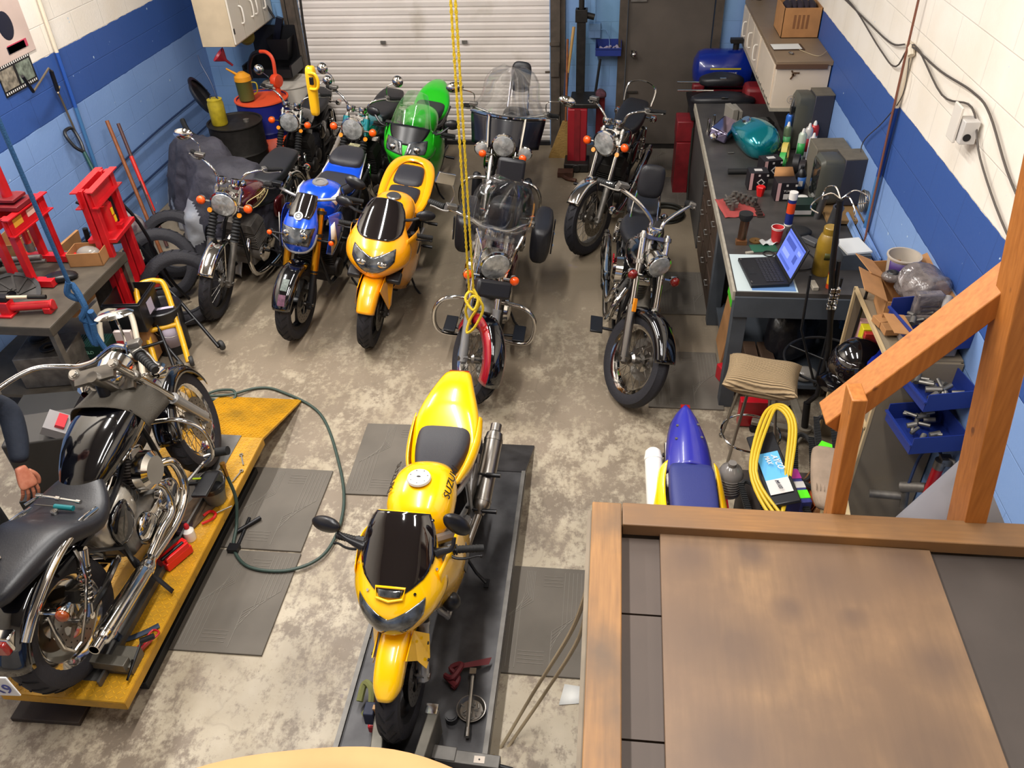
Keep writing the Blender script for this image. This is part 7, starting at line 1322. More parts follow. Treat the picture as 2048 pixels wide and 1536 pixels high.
m = MB(); m.sec([(-.09, .03, .05, .03, .03, .6), (0, .035, .08, .03, .03, .6), (.09, .03, .05, .02, .03, .6)], 14); put('black_glove', 'black glove behind the laptop screen', 'glove', m, gripm, 1.30, 5.08, .5, sub=1); m = MB(); m.box((0, 0, .02), (.06, .12, .035)); put('power_adapter', 'grey power adapter right of the laptop screen', 'adapter', m, mat('adapter_grey', '#4a4a4c', .5), 1.36, 4.98, .7, bev=.006)
m = MB(); m.tube([(0, 0, .006), (.1, -.1, .006), (.22, -.05, .006), (.2, .12, .006), (.05, .2, .006)], .004, 6, smooth=6); put('cable', 'black cable snaking over the bench beside the laptop', 'cable', m, plast, 1.12, 4.72)
m = MB(); m.box((0, 0, .012), (.035, .09, .025)); put('white_box', 'small cream box at the bench edge right of the laptop', 'box', m, trimw, 1.28, 4.42, .1, bev=.003); m = MB(); m.cyl((0, 0, 0), (0, 0, .12), .02, n=16); m.mat(1).cyl((0, 0, .03), (0, 0, .09), .0205, n=16); put('spray_can', 'small orange and red can at the bench end', 'can', m, [mat('orange_red', '#c84018', .4), mat('can_yellow', '#d8a428', .4)], 1.37, 4.42, weld=False)
m = MB(); m.box((0, 0, .05), (.17, .22, .10)); o = put('white_papers_box', 'grey box carrying a stack of white papers at the wall', 'box', m, bgrey, 1.56, 4.75, .05); m = MB(); m.box((0, 0, .004), (.16, .19, .012), Rz(.12)); put('paper_stack', 'stack of white papers on the grey box by the wall', 'paper', m, mat('white_paper', '#d8d8d4', .6), 1.56, 4.75, .1, z=BT+.105)
m = MB(); m.box((0, 0, 0), (.012, .7, .05), Ry(.2)); m.box((.06, .05, 0), (.012, .7, .05), Ry(.2)); put('blue_wall_boards', 'blue painted boards leaning between the bench items and the wall', 'board', m, wl, 1.66, 5.0, 0, z=BT+.03, weld=False)
# chemical cans and tapes
CY = .12
cans = [(1.50, 6.55, .028, .20, '#1d5fb8', 'tall bright blue aerosol with black trigger against the cabinet'), (1.47, 6.42, .026, .16, '#5b6b50', 'green-labelled spray can with clear straw beside the tape rolls'), (1.56, 6.28, .026, .16, '#b8c4b4', 'white spray can with green lettering, front left of the cluster'), (1.62, 6.36, .026, .17, '#c4c0bc', 'white spray can with red label, back of the cluster'), (1.63, 6.22, .026, .15, '#c8c4c8', 'white spray can with blue label, front right of the cluster'), (1.68, 6.45, .03, .16, '#b02828', 'red and grey can behind the white spray cans')]
for i, (x, y, r, h, c_, lb) in enumerate(cans):
    t = thing('spray_can', lb, 'spray can', (x-.04, y+CY, BT), 0, 'spray cans by the wall'); t.scale = (1.2, 1.2, 1.25); m = MB(); m.lathe([(0, 0), (r, 0), (r, h), (r*.75, h+.012), (r*.7, h+.014), (0, h+.014)], (0, 0, 0), (0, 0, 1), 22); m.build('body', mat('can_%d' % i, c_, .3, .2), t)
    m = MB(); m.lathe([(r*1.005, h*.2), (r*1.005, h*.7)], (0, 0, 0), (0, 0, 1), 12, ang=2.6, a0=-2.8, ref=(1, 0, 0)); m.build('label', mat('canlabel_%d' % i, ('#3c6fc8', '#4aa060', '#2f9a4a', '#c02838', '#3a5aa8', '#707074')[i], .4), t, thick=.0008)
    m = MB(); m.lathe([(0, h+.014), (r*.45, h+.014), (r*.35, h+.03), (.006, h+.04), (0, h+.04)], (0, 0, 0), (0, 0, 1), 14)
    if i == 0: m.box((.0, -.01, h+.05), (.02, .05, .03)); m.cyl((0, -.0, h+.06), (.02, .04, h+.14), .012, .005)
    m.build('nozzle', (whitep, plast)[i == 0], t, weld=False)
for i, (x, y, z, r, c_, lb) in enumerate(((1.40, 6.36, .075, .075, '#c8b458', 'yellow masking tape roll standing on edge'), (1.37, 6.26, .055, .055, '#3fa850', 'small green tape roll leaning on the yellow one'), (1.45, 6.14, .075, .07, '#1d1c1e', 'black tape roll in front of the yellow one'), (1.48, 6.04, .07, .07, '#262022', 'dark cable coil beside the black tape roll'))):
    m = MB(); m.lathe([(r*.6, -.022), (r, -.022), (r, .022), (r*.6, .022), (r*.6, -.022)], (0, 0, z), (1, -.35, .1), 28); put('tape_roll', lb, 'tape roll', m, mat('tape_%d' % i, c_, .5), x, y, group='rolls on the bench')
m = MB(); m.lathe([(0, 0), (.012, .0), (.012, .08), (.006, .1), (0, .1)], (0, 0, 0), (0, 0, 1), 12); put('white_nozzle_bottle', 'long white nozzle lying before the white spray cans', 'nozzle', m, whitep, 1.60, 6.10, .1)
# CRT monitors and beige radio
taupe = mat('dusty_taupe_plastic', '#6f6757', .7, var=.2, vscale=20); crtd = mat('crt_dark_side', '#34333c', .5); bez = mat('crt_bezel', '#4a4a42', .4)
def crt(label, x, y, z, rz, w=.26, d=.24, h=.40):
    t = thing('monitor', label, 'monitor', (x, y, z), rz); m = MB(); m.box((d*.30, 0, h/2), (d*.6, w, h), taper=.94); m.build('case', crtd, t, bev=.006); m = MB(); m.box((d*.30, 0, h+.002), (d*.56, w*.94, .006)); m.build('dusty_top', taupe, t)
    m = MB(); m.sec([(-d*.5, h*.5, w*.42, h*.44, h*.46, .35), (-d*.42, h*.5, w*.5, h*.5, h*.5, .3), (-d*.1, h*.5, w*.5, h*.5, h*.5, .3), (d*.02, h*.5, w*.47, h*.48, h*.49, .3)], 28); fb = m.build('bezel', bez, t)
    m = MB(); m.grid(lambda u, v: V((-d*.5-.012*(1-(2*u-1)**2)*(1-(2*v-1)**2), (v-.5)*w*.74, h*.5+(u-.5)*h*.74)), 10, 10); m.build('screen', mat('crt_glass', '#1a1d1c', .12, coat=.5), fb); return t
crt('dusty grey tube monitor standing near the wall beyond the hanging stand, nearer one', 1.60, 5.56, .945, .1, .20, .30, .33); crt('dark grey tube monitor beside the cream cabinet end, farther one', 1.60, 6.68, .90, .05, .20, .26, .44)
m = MB(); m.box((0, 0, .012), (.24, .75, .024)); put('wood_plank', 'wooden plank under the near tube monitor', 'plank', m, mat('raw_plank', '#8a6a40', .7), 1.635, 5.62, 0, z=.915)
m = MB(); m.box((0, 0, .15), (.24, .22, .30)); m.mat(1).box((0, 0, .303), (.24, .22, .006)); o = put('radio_box', 'dusty beige electronic box with round knob between the monitors', 'radio', m, [mat('beige_dusty', '#6d665a', .6), taupe], 1.62, 5.95, .05, weld=False, bev=.004); m = MB(); m.lathe([(0, .05), (.03, .05), (.036, .04), (.036, .0)], (-.06, -.115, .13), (-.3, -1, 0), 22); m.build('knob', chrome, o)
m = MB()
for k in range(3): m.torus((0, 0, .03+k*.012), (0, 0, 1), .07-k*.004, .006, 30, 6)
o = put('cable_coil', 'grey cable coil hanging on the wall beside the near monitor', 'cable coil', m, alu, 1.70, 5.30, z=1.06, weld=False); o.rotation_euler = (0, pi/2, 0)
# fuel tank (teal) and chrome part
m = MB(); m.sec([(-.30, .10, .03, .02, .03, .8), (-.27, .11, .09, .06, .09, .7), (-.12, .12, .13, .10, .12, .7), (.08, .12, .15, .12, .12, .7), (.2, .11, .14, .11, .11, .75), (.26, .10, .07, .05, .07, .9)], 24); tt = put('fuel_tank', 'glossy teal motorcycle fuel tank lying on the bench', 'fuel tank', m, tealp, 1.22, 6.60, radians(-68), z=BT+.01, sub=1); tt.rotation_euler = (.35, 0, radians(-72)); m = MB(); m.lathe([(0, .02), (.03, .018), (.036, 0)], (-.1, 0, .22), (0, 0, 1), 18); m.build('cap', chrome, tt); m = MB(); m.tube([(-.27, .09, .06), (-.1, .135, .03), (.15, .15, .03), (.25, .08, .05)], .008, 7, smooth=4); m.build('seam', mat('olive_seam', '#5c5a30', .4), tt)
m = MB(); m.box((0, 0, .07), (.16, .32, .09), Ry(.25)); cb_ = put('chrome_cover', 'violet-tinted chrome box cover lying at the far end of the bench', 'cover', m, mat('violet_chrome', '#a99fc4', .08, 1.), .98, 6.86, -.45, bev=.015); m = MB(); m.lathe([(0, .02), (.025, .015), (.03, 0)], (-.03, -.17, .06), (0, -1, .3), 16); m.build('end_knob', chrome, cb_)
for i, (x, y, h, lb) in enumerate(((.86, 6.98, .12, 'thin chrome post standing at the far bench corner, left'), (.92, 7.12, .10, 'thin chrome post standing at the far bench corner, right'))): m = MB(); m.cyl((0, 0, 0), (0, 0, h), .012, n=12); m.cyl((0, 0, 0), (0, 0, .012), .02, n=12); put('chrome_post', lb, 'post', m, chrome, x, y, weld=False)
m = MB(); m.box((0, 0, .03), (.12, .10, .06)); m.cyl((0, -.02, .06), (.02, .0, .11), .02); put('carburettor', 'dark oily carburettor between the chrome cover and the teal tank', 'carburettor', m, darkmetal, 1.12, 7.0, .3, weld=False); m = MB(); m.cyl((0, 0, .008), (.05, .01, .008), .006, n=8); put('bolt', 'small bolt lying alone on the bare bench top', 'bolt', m, alu, .98, 6.50)
m = MB(); m.cyl((0, 0, .02), (.16, .0, .02), .022, n=14); put('black_tube', 'black rubber tube left of the battery boxes', 'tube', m, gripm, .94, 6.10, .05)
m = MB(); m.box((0, 0, .04), (.2, .14, .08)); m.mat(1).box((0, 0, .085), (.12, .1, .012)); put('parts_tray', 'tray of oily parts at the far end of the bench against the cabinet', 'tray', m, [darkmetal, alu], 1.30, 7.05, .2, weld=False, bev=.004)
m = MB(); m.box((0, 0, .06), (.05, .18, .12), Rz(.1)); m.box((.06, .02, .05), (.03, .2, .10)); put('grey_bracket', 'pale grey bracket standing at the far bench end', 'bracket', m, mat('pale_bracket', '#8a857c', .5), 1.08, 7.28, .2, weld=False, bev=.003)
# side table at the far end with seats, compressor
m = MB(); m.box((1.26, 8.06, .76), (.96, .74, .03)); m.box((1.26, 8.06, .38), (.9, .7, .74)); solid('side_table', 'dark table beyond the workbench carrying the motorcycle seats', 'table', m, darkmetal, weld=False)
m = MB(); m.box((0, 0, .04), (.5, .34, .07)); put('white_cushion', 'white foam block under the motorcycle seats', 'cushion', m, mat('off_white_foam', '#b8b2a4', .8), 1.10, 7.92, 0, z=.78, bev=.02)
for i, (x, y, z, w, lb) in enumerate(((1.08, 7.90, .87, .34, 'black motorcycle seat, lower one of the two stacked'), (1.08, 8.16, .97, .24, 'black motorcycle seat, upper one of the two stacked'))): m = MB(); m.sec([(-w*.9, 0, .03, .03, .03, .8), (-w*.7, .0, .10, .045, .05, .7), (0, .03, .13, .05, .06, .7), (w*.7, .0, .10, .045, .05, .7), (w*.9, 0, .03, .02, .03, .8)], 18); o = put('saddle', lb, 'seat', m, leather, x, y, 0, z=z, sub=1, group='spare seats on the far table'); m = MB(); m.box((0, -.10, .05), (.06, .03, .012)); m.build('bracket', chrome, o)
for i, z in enumerate((.91, .95)): m = MB(); m.cyl((-.17, 0, 0), (.17, .0, 0), .008, n=8); put('chrome_rod', ('shiny chrome rod sticking out left of the seats, lower one', 'grey chrome rod sticking out left of the seats, upper one')[i], 'rod', m, chrome, .83, 8.05+.12*i, .0, z=z, group='rods beside the spare seats')
m = MB(); m.box((0, 0, .10), (.16, .26, .2)); put('toolbox', 'dark red metal toolbox left of the far table', 'toolbox', m, dkred, .74, 7.86, 0, z=.52, bev=.01); m = MB(); m.box((0, 0, .26), (.14, .3, .52)); put('tool_stand', 'dark red cabinet stand carrying the toolbox', 'stand', m, dkred, .74, 7.86, 0, z=0, bev=.004)
ac = thing('air_compressor', 'blue horizontal air compressor tank with yellow striped label at the back wall', 'compressor', (1.15, 8.68, .93)); m = MB(); m.lathe([(0, -.31), (.1, -.30), (.17, -.26), (.19, -.2), (.19, .2), (.17, .26), (.1, .30), (0, .31)], (0, 0, 0), (1, 0, 0), 36); m.build('tank', mat('compressor_blue', '#0c2480', .25, coat=.6), ac)
m = MB()
for z in (.045, -.055): m.box((0, -.183+(.0 if z > 0 else 0), z), (.30, .004, .022))
m.build('yellow_stripes', mat('stripe_yellow', '#b8a828', .4), ac, weld=False); text('PRESSURE TANK', .032, wlab, ac, (.0, -.1925, .008), (pi/2, 0, 0))
m = MB(); m.box((0, .0, -.555), (.5, .24, .74)); m.build('foot', dkred, ac); m = MB(); m.box((-.25, -.18, -.14), (.12, .1, .1)); m.build('motor_cover', dkred, ac, bev=.02); m = MB(); m.cyl((.1, 0, .18), (.1, 0, .25), .03); m.box((.1, 0, .27), (.12, .08, .04)); m.build('pump_head', darkmetal, ac, weld=False)
m = MB(); m.box((1.17, 8.64, .79), (.6, .5, .02)); solid('compressor_shelf', 'small shelf under the blue air compressor', 'shelf', m, darkmetal) if 0 else None
m = MB(); m.cyl((1.42, 8.90, 1.28), (1.50, 8.93, 2.0), .03, n=10); m.cyl((1.36, 8.90, 1.28), (1.42, 8.93, 2.0), .012, n=8); solid('black_stay', 'dark steel brackets rising behind the blue compressor', 'bracket', m, darkmetal, weld=False)
m = MB(); m.box((0, 0, .1), (.28, .24, .2)); put('red_gas_can', 'dark red fuel can right of the seats on the far table', 'can', m, dkred, 1.42, 8.02, 0, z=.78, bev=.04)
# cream wall cabinet over the bench
cc_ = thing('wall_cabinet', 'cream wall cabinet with brown top hung over the far bench end', 'cabinet', (1.54, 7.90, 1.13)); crm = mat('cabinet_cream', '#d8c8b4', .5, var=.08, vscale=4); m = MB(); m.box((0, 0, .18), (.42, 2.06, .36)); m.build('body', crm, cc_, bev=.003); m = MB(); m.box((0, -.0, .375), (.44, 2.08, .035)); m.build('top_board', mat('brown_top_board', '#87725a', .5, var=.15, vscale=4), cc_, bev=.003); m = MB(); m.box((0, -.0, .005), (.43, 2.07, .03)); m.build('bottom_strip', trimw, cc_)
m = MB(); m.box((-.02, -1.043, .352), (.40, .012, .035)); m.build('front_edge', mat('dark_brown_edge', '#5b4230', .5), cc_)
for i, y in enumerate((-.62, .05, .45, .85)):
    m = MB(); m.box((-.215, y, .19), (.012, .38 if i else .7, .31)); d_ = m.build('door', crm, cc_, bev=.003)
    if i: m = MB(); m.tube([(-.222, y-.1, .12), (-.25, y-.1, .13), (-.25, y-.1, .24), (-.222, y-.1, .25)], .007, 7, smooth=3); m.build('handle', hd_, d_)
m = MB()
for k in range(9): m.box((-.2225, -.95+k*.09, .03+.012*(k % 2)), (.002, .016, .02))
m.build('keyhole_slots', darkmetal, cc_, weld=False)
m = MB()
for a in range(3): m.box((-.07+.02*cos(a*2.094), -1.036, .29+.02*sin(a*2.094+.52)), (.045, .002, .012), Ry(-a*2.094))
m.torus((-.07, -1.0365, .29), (0, 1, 0), .014, .003, 20, 4); m.build('crest_sticker', mat('crest_brown', '#5a4028', .5), cc_, weld=False); m = MB(); m.torus((-.06, -1.0365, .09), (0, 1, 0), .03, .0015, 30, 4); m.box((-.06, -1.0365, .095), (.016, .002, .014)); m.box((-.06, -1.0365, .075), (.022, .002, .003)); m.build('round_sticker', mat('seal_grey', '#9a9498', .5), cc_, weld=False)
bx = open_box('cardboard_box', 'open brown cardboard box of dark odds on the cream cabinet top', (1.60, 7.72, 1.524), 0, (.31, .40, .24))
for k in range(4): m = MB(); m.box((-.06+.035*k, -.2015, .13), (.018, .001, .11)); m.build('printed_mark', mat('print_brown', '#7d5230', .7), bx)
m = MB()
for k in range(5): m.ell((-.10+.05*k, .02*(k % 2), .20), (.04, .12, .05), 10, 6)
o = m.build('dark_odds', mat('dark_plum_cloth', '#221824', .8), None, weld=False); o.location = (1.60, 7.72, 1.53); tag(o, 'dark cloths and odds filling the open cardboard box', 'cloths', kind='stuff')
cb2 = thing('clipboard', 'clipboard with white paper lying on the cream cabinet top', 'clipboard', (1.46, 7.24, 1.524), .05); m = MB(); m.box((0, 0, .003), (.25, .17, .005)); m.build('board', bwood, cb2); m = MB(); m.box((-.01, .005, .0065), (.23, .15, .001)); m.build('paper', mat('white_paper', '#d8d8d4', .6), cb2)
m = MB(); m.torus((0, 0, .008), (.3, 0, 1), .018, .006, 20, 6); solid('ring_bolt', 'small steel ring lying on the brown cabinet top', 'ring', m, steel, (1.46, 7.05, 1.525)); m = MB(); m.tube([(0, .1, .004), (.06, -.05, .004), (.16, -.2, .004), (.24, -.12, .02)], .003, 6, smooth=5); solid('cord', 'thin pale cord lying over the brown cabinet top', 'cord', m, ro, (1.50, 7.18, 1.524))
# pegless wall things: conduit, cables, box
cw = NT('conduit_right', .5); oo = cw.xyz(); q_ = cw.mix(cw.math('GREATER_THAN', oo[2], 1.309), lin('#3f6fa0'), lin('#1f4288')); q_ = cw.mix(cw.math('GREATER_THAN', oo[2], 1.747), q_, lin('#d9cdb8')); cw.col(q_)
m = MB(); m.tube([(1.735, 5.14, 2.08), (1.735, 5.12, .62), (1.735, 5.10, .1)], .018); m.tube([(1.735, 5.10, 2.06), (1.735, 5.14, 2.10), (1.735, 5.2, 2.1)], .02, 8); solid('conduit_pipe', 'wall conduit painted white, blue and light blue on the right wall', 'pipe', m, cw.m, weld=False)
m = MB(); m.tube([(1.71, 5.20, 3.4), (1.715, 5.14, 2.1), (1.715, 5.09, 1.5), (1.71, 4.98, .75), (1.70, 4.80, .5)], .007, 7, smooth=5); solid('copper_cable', 'brown cable running down beside the right wall conduit', 'cable', m, mat('brown_cable', '#7a4a38', .5))
cg = mat('grey_cable', '#4c443e', .6)
for i, P in enumerate((((1.745, 7.6, 1.95), (1.74, 6.9, 1.98), (1.735, 6.1, 2.0), (1.735, 5.5, 2.02), (1.735, 5.15, 2.10), (1.735, 4.6, 2.12), (1.735, 4.15, 2.16), (1.735, 3.9, 2.14), (1.74, 3.5, 1.98), (1.74, 3.0, 1.9), (1.74, 2.2, 2.0)), ((1.74, 7.6, 1.97), (1.735, 6.6, 2.0), (1.735, 5.7, 1.93), (1.73, 5.3, 1.94), (1.735, 5.1, 2.12), (1.735, 4.5, 2.03), (1.735, 4.1, 2.10), (1.735, 3.85, 1.95), (1.74, 3.4, 1.80), (1.74, 2.9, 1.74), (1.74, 2.2, 1.84)), ((1.735, 5.13, 2.05), (1.73, 5.06, 1.85), (1.735, 5.3, 1.6), (1.735, 5.6, 1.35), (1.735, 5.55, 1.2)))):
    m = MB(); m.tube(P, (.0055, .005, .0035)[i], 7, smooth=6); solid('cable', ('thick grey cable sagging along the white part of the right wall', 'second grey cable hanging just below the thick one on the right wall', 'thin black wire drooping from the conduit top to the monitors')[i], 'cable', m, cg)
eb = thing('junction_box', 'white metal junction box with a round hole hanging on the right wall', 'junction box', (1.71, 4.02, 2.02)); m = MB(); m.box((0, 0, 0), (.07, .09, .11)); m.build('box', mat('box_white_metal', '#c8c4c0', .4), eb, bev=.004); m = MB(); m.box((-.045, .05, .02), (.012, .10, .17)); m.build('cover_plate', mat('plate_white_metal', '#ddd6cc', .4), eb, bev=.003); m = MB(); m.cyl((-.01, -.046, -.02), (-.01, -.048, -.02), .018, n=16); m.build('knockout', blackm, eb)
# back wall fixtures
m = MB(); m.box((0, 0, 0), (.12, .06, .14)); m.mat(0).tube([(0, 0, .07), (0, .0, 1.2)], .009, 8); m.tube([(.04, 0, -.0), (.12, -.01, .0), (.16, -.01, -.12), (.14, -.02, -.22)], .004, 6, smooth=4); solid('outlet_box', 'blue painted outlet box with conduit between the two doors', 'outlet box', m, wb, (-.17, 8.945, 1.24), weld=False)
def bin_(label, loc, rz, w=.34, l=.16, h=.13, fill='metal', group='blue parts bins'):
    t = thing('parts_bin', label, 'bin', loc, rz, group); bm_ = mat('bin_blue', '#1c2f78', .45); m = MB(); t_ = .005
    m.box((0, 0, 0), (w, l, t_)); m.box((0, l/2, h/2), (w, t_, h)); m.box((-w/2, 0, h/2), (t_, l, h)); m.box((w/2, 0, h/2), (t_, l, h)); m.box((0, -l/2, h*.28), (w, t_, h*.56)); m.box((0, -l/2-.006, h*.56), (w+.01, .014, .01)); m.build('bin_body', bm_, t, weld=False)
    m = MB(); R = random.Random(label)
    for k in range(16 if fill == 'metal' else 8):
        a = R.uniform(0, 3.1); x, y, z = R.uniform(-w*.38, w*.38), R.uniform(-l*.3, l*.3), R.uniform(.03, h*.55); d = .018+.018*R.random(); m.cyl((x-d*cos(a), y-d*sin(a), z), (x+d*cos(a), y+d*sin(a), z+.012), .008+.008*R.random(), n=10)
    o = m.build('loose_parts', (alu if fill == 'metal' else mat('pale_parts', '#9890a4', .5)), t, weld=False); o['kind'] = 'stuff'; return t
bin_('small blue parts bin hanging on the back wall left of the brown door', (-.02, 8.88, 1.02), 0, .26, .15, .13, 'pale')
bin_('blue parts bin on the right wall with a grey pipe sticking out, topmost', (1.60, 3.50, 1.20), radians(-78), .30, .26, .12); bin_('blue parts bin of chrome sockets half hidden by the wooden brace, middle one', (1.62, 3.28, 1.00), radians(-78), .26, .24, .10); bin_('blue parts bin of loose sockets and adaptors, lowest on the right wall', (1.60, 3.20, .80), radians(-80), .26, .26, .10)
m = MB(); m.cyl((0, -.08, 0), (.07, .10, .06), .022, n=16); solid('grey_pipe_piece', 'grey pipe piece sticking out of the topmost wall bin', 'pipe', m, mat('pale_grey_pipe', '#8f8a88', .5), (1.62, 3.50, 1.28))
# floor jack, broom etc. by the back wall
ft = thing('transmission_jack', 'red two-post lift stand with tall grey column beside the roller door', 'stand', (-.30, 8.42, 0)); m = MB(); m.box((0, .3, .95), (.09, .08, 1.1)); m.cyl((0, .3, 1.4), (0, .3, 1.72), .028, n=14); m.box((0, .3, 1.44), (.12, .1, .12)); m.cyl((.05, .3, 1.44), (.13, .3, 1.42), .03, n=12); m.build('column', darkmetal, ft, weld=False, bev=.004)
m = MB(); m.box((-.01, -.04, .36), (.20, .18, .56)); m.build('red_post', mat('jack_red', '#8c1420', .45, coat=.2), ft, bev=.01); m = MB(); m.box((-.01, -.135, .36), (.06, .012, .56)); m.build('post_rail', dkred, ft); m = MB(); m.box((-.01, -.1, .05), (.26, .26, .09)); m.box((.06, .1, .66), (.30, .4, .05)); m.cyl((-.01, -.24, .05), (-.01, -.16, .05), .045, n=16); m.build('base', darkmetal, ft, bev=.01, weld=False)
m = MB(); m.box((.22, .2, .4), (.09, .12, .6)); m.build('red_post', dkred, ft, bev=.01); m = MB(); m.tube([(-.16, .3, .62), (-.13, .3, .9), (-.08, .42, 1.3)], .016, 8); m.mat(1).tube([(-.16, .3, .60), (-.14, .3, .88)], .022, 8); m.build('lever', [mat('ash_wood', '#b08a52', .5), mat('navy_hose', '#1e2f50', .5)], ft, weld=False)
m = MB(); m.tube([(.16, .3, .66), (.2, .35, 1.0)], .014, 8); m.build('handle', blackm, ft)
m = MB(); m.sec([(-.06, .03, .04, .03, .03, .7), (0, .045, .09, .06, .04, .7), (.06, .03, .05, .03, .03, .7)], 12); solid('oily_rag', 'crumpled maroon and white rags on the lift stand arm', 'rag', m, mat('maroon_rag', '#5a3440', .9, bump=.6, bscale=20, var=.7, vscale=20), (-.08, 8.5, .69), .3, sub=1)
br = thing('broom', 'straw broom head standing on the floor beside the roller door frame', 'broom', (-.50, 8.62, 0)); m = MB(); m.add([(-.13, -.03, 0), (.11, -.03, 0), (.11, .03, 0), (-.13, .03, 0), (.02, -.02, .40), (.09, -.02, .40), (.09, .02, .40), (.02, .02, .40)], [(3, 2, 1, 0), (4, 5, 6, 7), (0, 1, 5, 4), (1, 2, 6, 5), (2, 3, 7, 6), (3, 0, 4, 7)]); m.build('bristles', mat('straw', '#9a7a42', .9, bump=.8, bscale=60), br); m = MB(); m.cyl((.055, 0, .4), (.06, .15, 1.2), .012); m.build('handle', wd, br)
m = MB(); m.tube([(-.46, 8.1, .02), (-.4, 8.0, .02), (-.3, 7.95, .02)], .02, 7, smooth=3); m.box((-.42, 8.12, .03), (.16, .12, .05)); solid('foot_plate', 'rusty steel foot plate on the floor before the broom', 'plate', m, rusty, weld=False)
m = MB(); m.tube([(.02+.0, 8.3, .01), (.12, 8.1, .01), (.05, 7.9, .01), (-.1, 8.0, .01)], .012, 7, smooth=5); solid('cord', 'dark hose end on the floor beside the red lift stand', 'hose', m, gripm)
m = MB()
for k in range(4): m.torus((.58, 7.2, .012+k*.016), (0, 0, 1), .17-.012*(k % 2), .010, 40, 7)
m.tube([(.74, 7.25, .03), (.80, 7.5, .03), (.80, 7.6, .3), (.80, 7.62, .7)], .010, 7, smooth=5); solid('hose_coil', 'dark air hose coiled on the floor before the far bench legs', 'hose', m, mat('dark_hose', '#24241f', .5), weld=False)
# stool with pillow
st_ = thing('stool', 'chrome-legged stool with a foot ring under a beige pillow', 'stool', (.95, 3.90, 0)); m = MB(); m.cyl((0, 0, .565), (0, 0, .60), .15, n=28); m.build('seat', plast, st_)
for a in (.8, 2.37, 3.94, 5.5): m = MB(); m.cyl((.11*cos(a), .11*sin(a), .56), (.20*cos(a), .20*sin(a), .015), .0095, n=10); m.ell((.203*cos(a), .203*sin(a), .014), (.016, .016, .014), 12, 8); m.build('leg', steel, st_, weld=False)
m = MB(); m.torus((0, 0, .16), (0, 0, 1), .178, .007, 40, 8); m.build('foot_ring', chrome, st_)
t = NT('knit_pillow_beige', .9); wv_ = t.n('TexWave'); wv_.bands_direction = 'Y'; wv_.inputs['Scale'].default_value = 30; wv_.inputs['Distortion'].default_value = 1.; t.l(t.tc, wv_.inputs['Vector']); t.bump(wv_.outputs['Fac'], .8, .01); t.col(t.mix(wv_.outputs['Fac'], lin('#98805f'), lin('#b49b78')))
def pil(u, v, s_):
    x = (u-.5)*2; y = (v-.5)*2; e = (1-x**4)*(1-y**4); pinch = 1-.10*(abs(y)**2)*(1-abs(x)**6); p2 = 1-.12*(abs(x)**2)*(1-abs(y)**6); return V((.205*x*pinch**0*(1-.09*(1-y*y)*abs(x)**3*0), .155*y, s_*.08*max(e, 0)**.55))+V((-.012*x*(1-y*y), -.012*y*(1-x*x), .02*x*x))
m = MB(); m.grid(lambda u, v: pil(u, v, 1), 22, 22); m.grid(lambda u, v: pil(u, v, -1), 22, 22); o = solid('pillow', 'beige ribbed knit pillow lying on the chrome-legged stool', 'pillow', m, t.m, (.93, 3.80, .662), radians(-14))
# revolving rack stand (pole with ring, five spoke base)
hs = thing('parts_stand', 'black steel pole stand with a round ring and hooked arms on a grey wheeled base', 'stand', (1.30, 4.02, 0)); gb_ = mat('dusty_grey_base', '#8a8274', .6, .3, var=.25, vscale=14)
for k in range(5):
    a = 2*pi*k/5+.35; m = MB(); m.box((.16*cos(a), .16*sin(a), .085), (.32, .05, .03), Rz(a)); m.build('base_leg', gb_, hs, bev=.006); m = MB(); m.cyl((.30*cos(a), .30*sin(a)-.012, .028), (.30*cos(a), .30*sin(a)+.012, .028), .027, n=16); m.cyl((.30*cos(a), .30*sin(a), .03), (.30*cos(a), .30*sin(a), .08), .008); m.build('caster', blackm, hs, weld=False)
m = MB(); m.cyl((0, 0, .08), (0, 0, .13), .045, n=20); m.build('hub', gb_, hs); m = MB(); m.cyl((0, 0, .12), (-.02, 0, .32), .022); m.tube([(-.02, 0, .32), (.02, -.02, .40), (.02, -.02, .75), (-.08, -.06, 1.30), (-.14, -.14, 1.72)], .016, 10); m.cyl((.05, 0, .4), (-.05, -.05, 1.33), .012); m.build('pole', blackm, hs, weld=False)
m = MB(); m.torus((.02, -.02, .66), (0, 0, 1), .235, .008, 44, 8); 
for k in range(3): a = k*2.094+.4; m.cyl((.02, -.02, .66), (.02+.235*cos(a), -.02+.235*sin(a), .66), .005)
m.build('ring', blackm, hs, weld=False)
for k, (x, y, z) in enumerate(((.12, -.1, 1.25), (-.16, .02, 1.2), (.03, .08, 1.15))): m = MB(); m.tube([(0, 0, .45), (x*.9, y, z*.7), (x, y, z)], .008, 7); m.build('side_rod', blackm, hs)
m = MB()
for a in (.3, 1.9, 3.4, 5.0): m.tube([(-.14, -.14, 1.72), (-.14+.06*cos(a), -.14+.06*sin(a), 1.76), (-.14+.13*cos(a), -.14+.13*sin(a), 1.73), (-.14+.15*cos(a), -.14+.15*sin(a), 1.69), (-.14+.12*cos(a+.2), -.14+.12*sin(a+.2), 1.67)], .0035, 6, smooth=4)
m.build('hooks', chrome, hs, weld=False)
m = MB()
for k in range(4):
    for j in (0, 1): m.box((-.05+.028*j, -.06, 1.05+.035*k), (.024, .03, .028))
m.build('chrome_clamps', chrome, hs, bev=.004, weld=False)
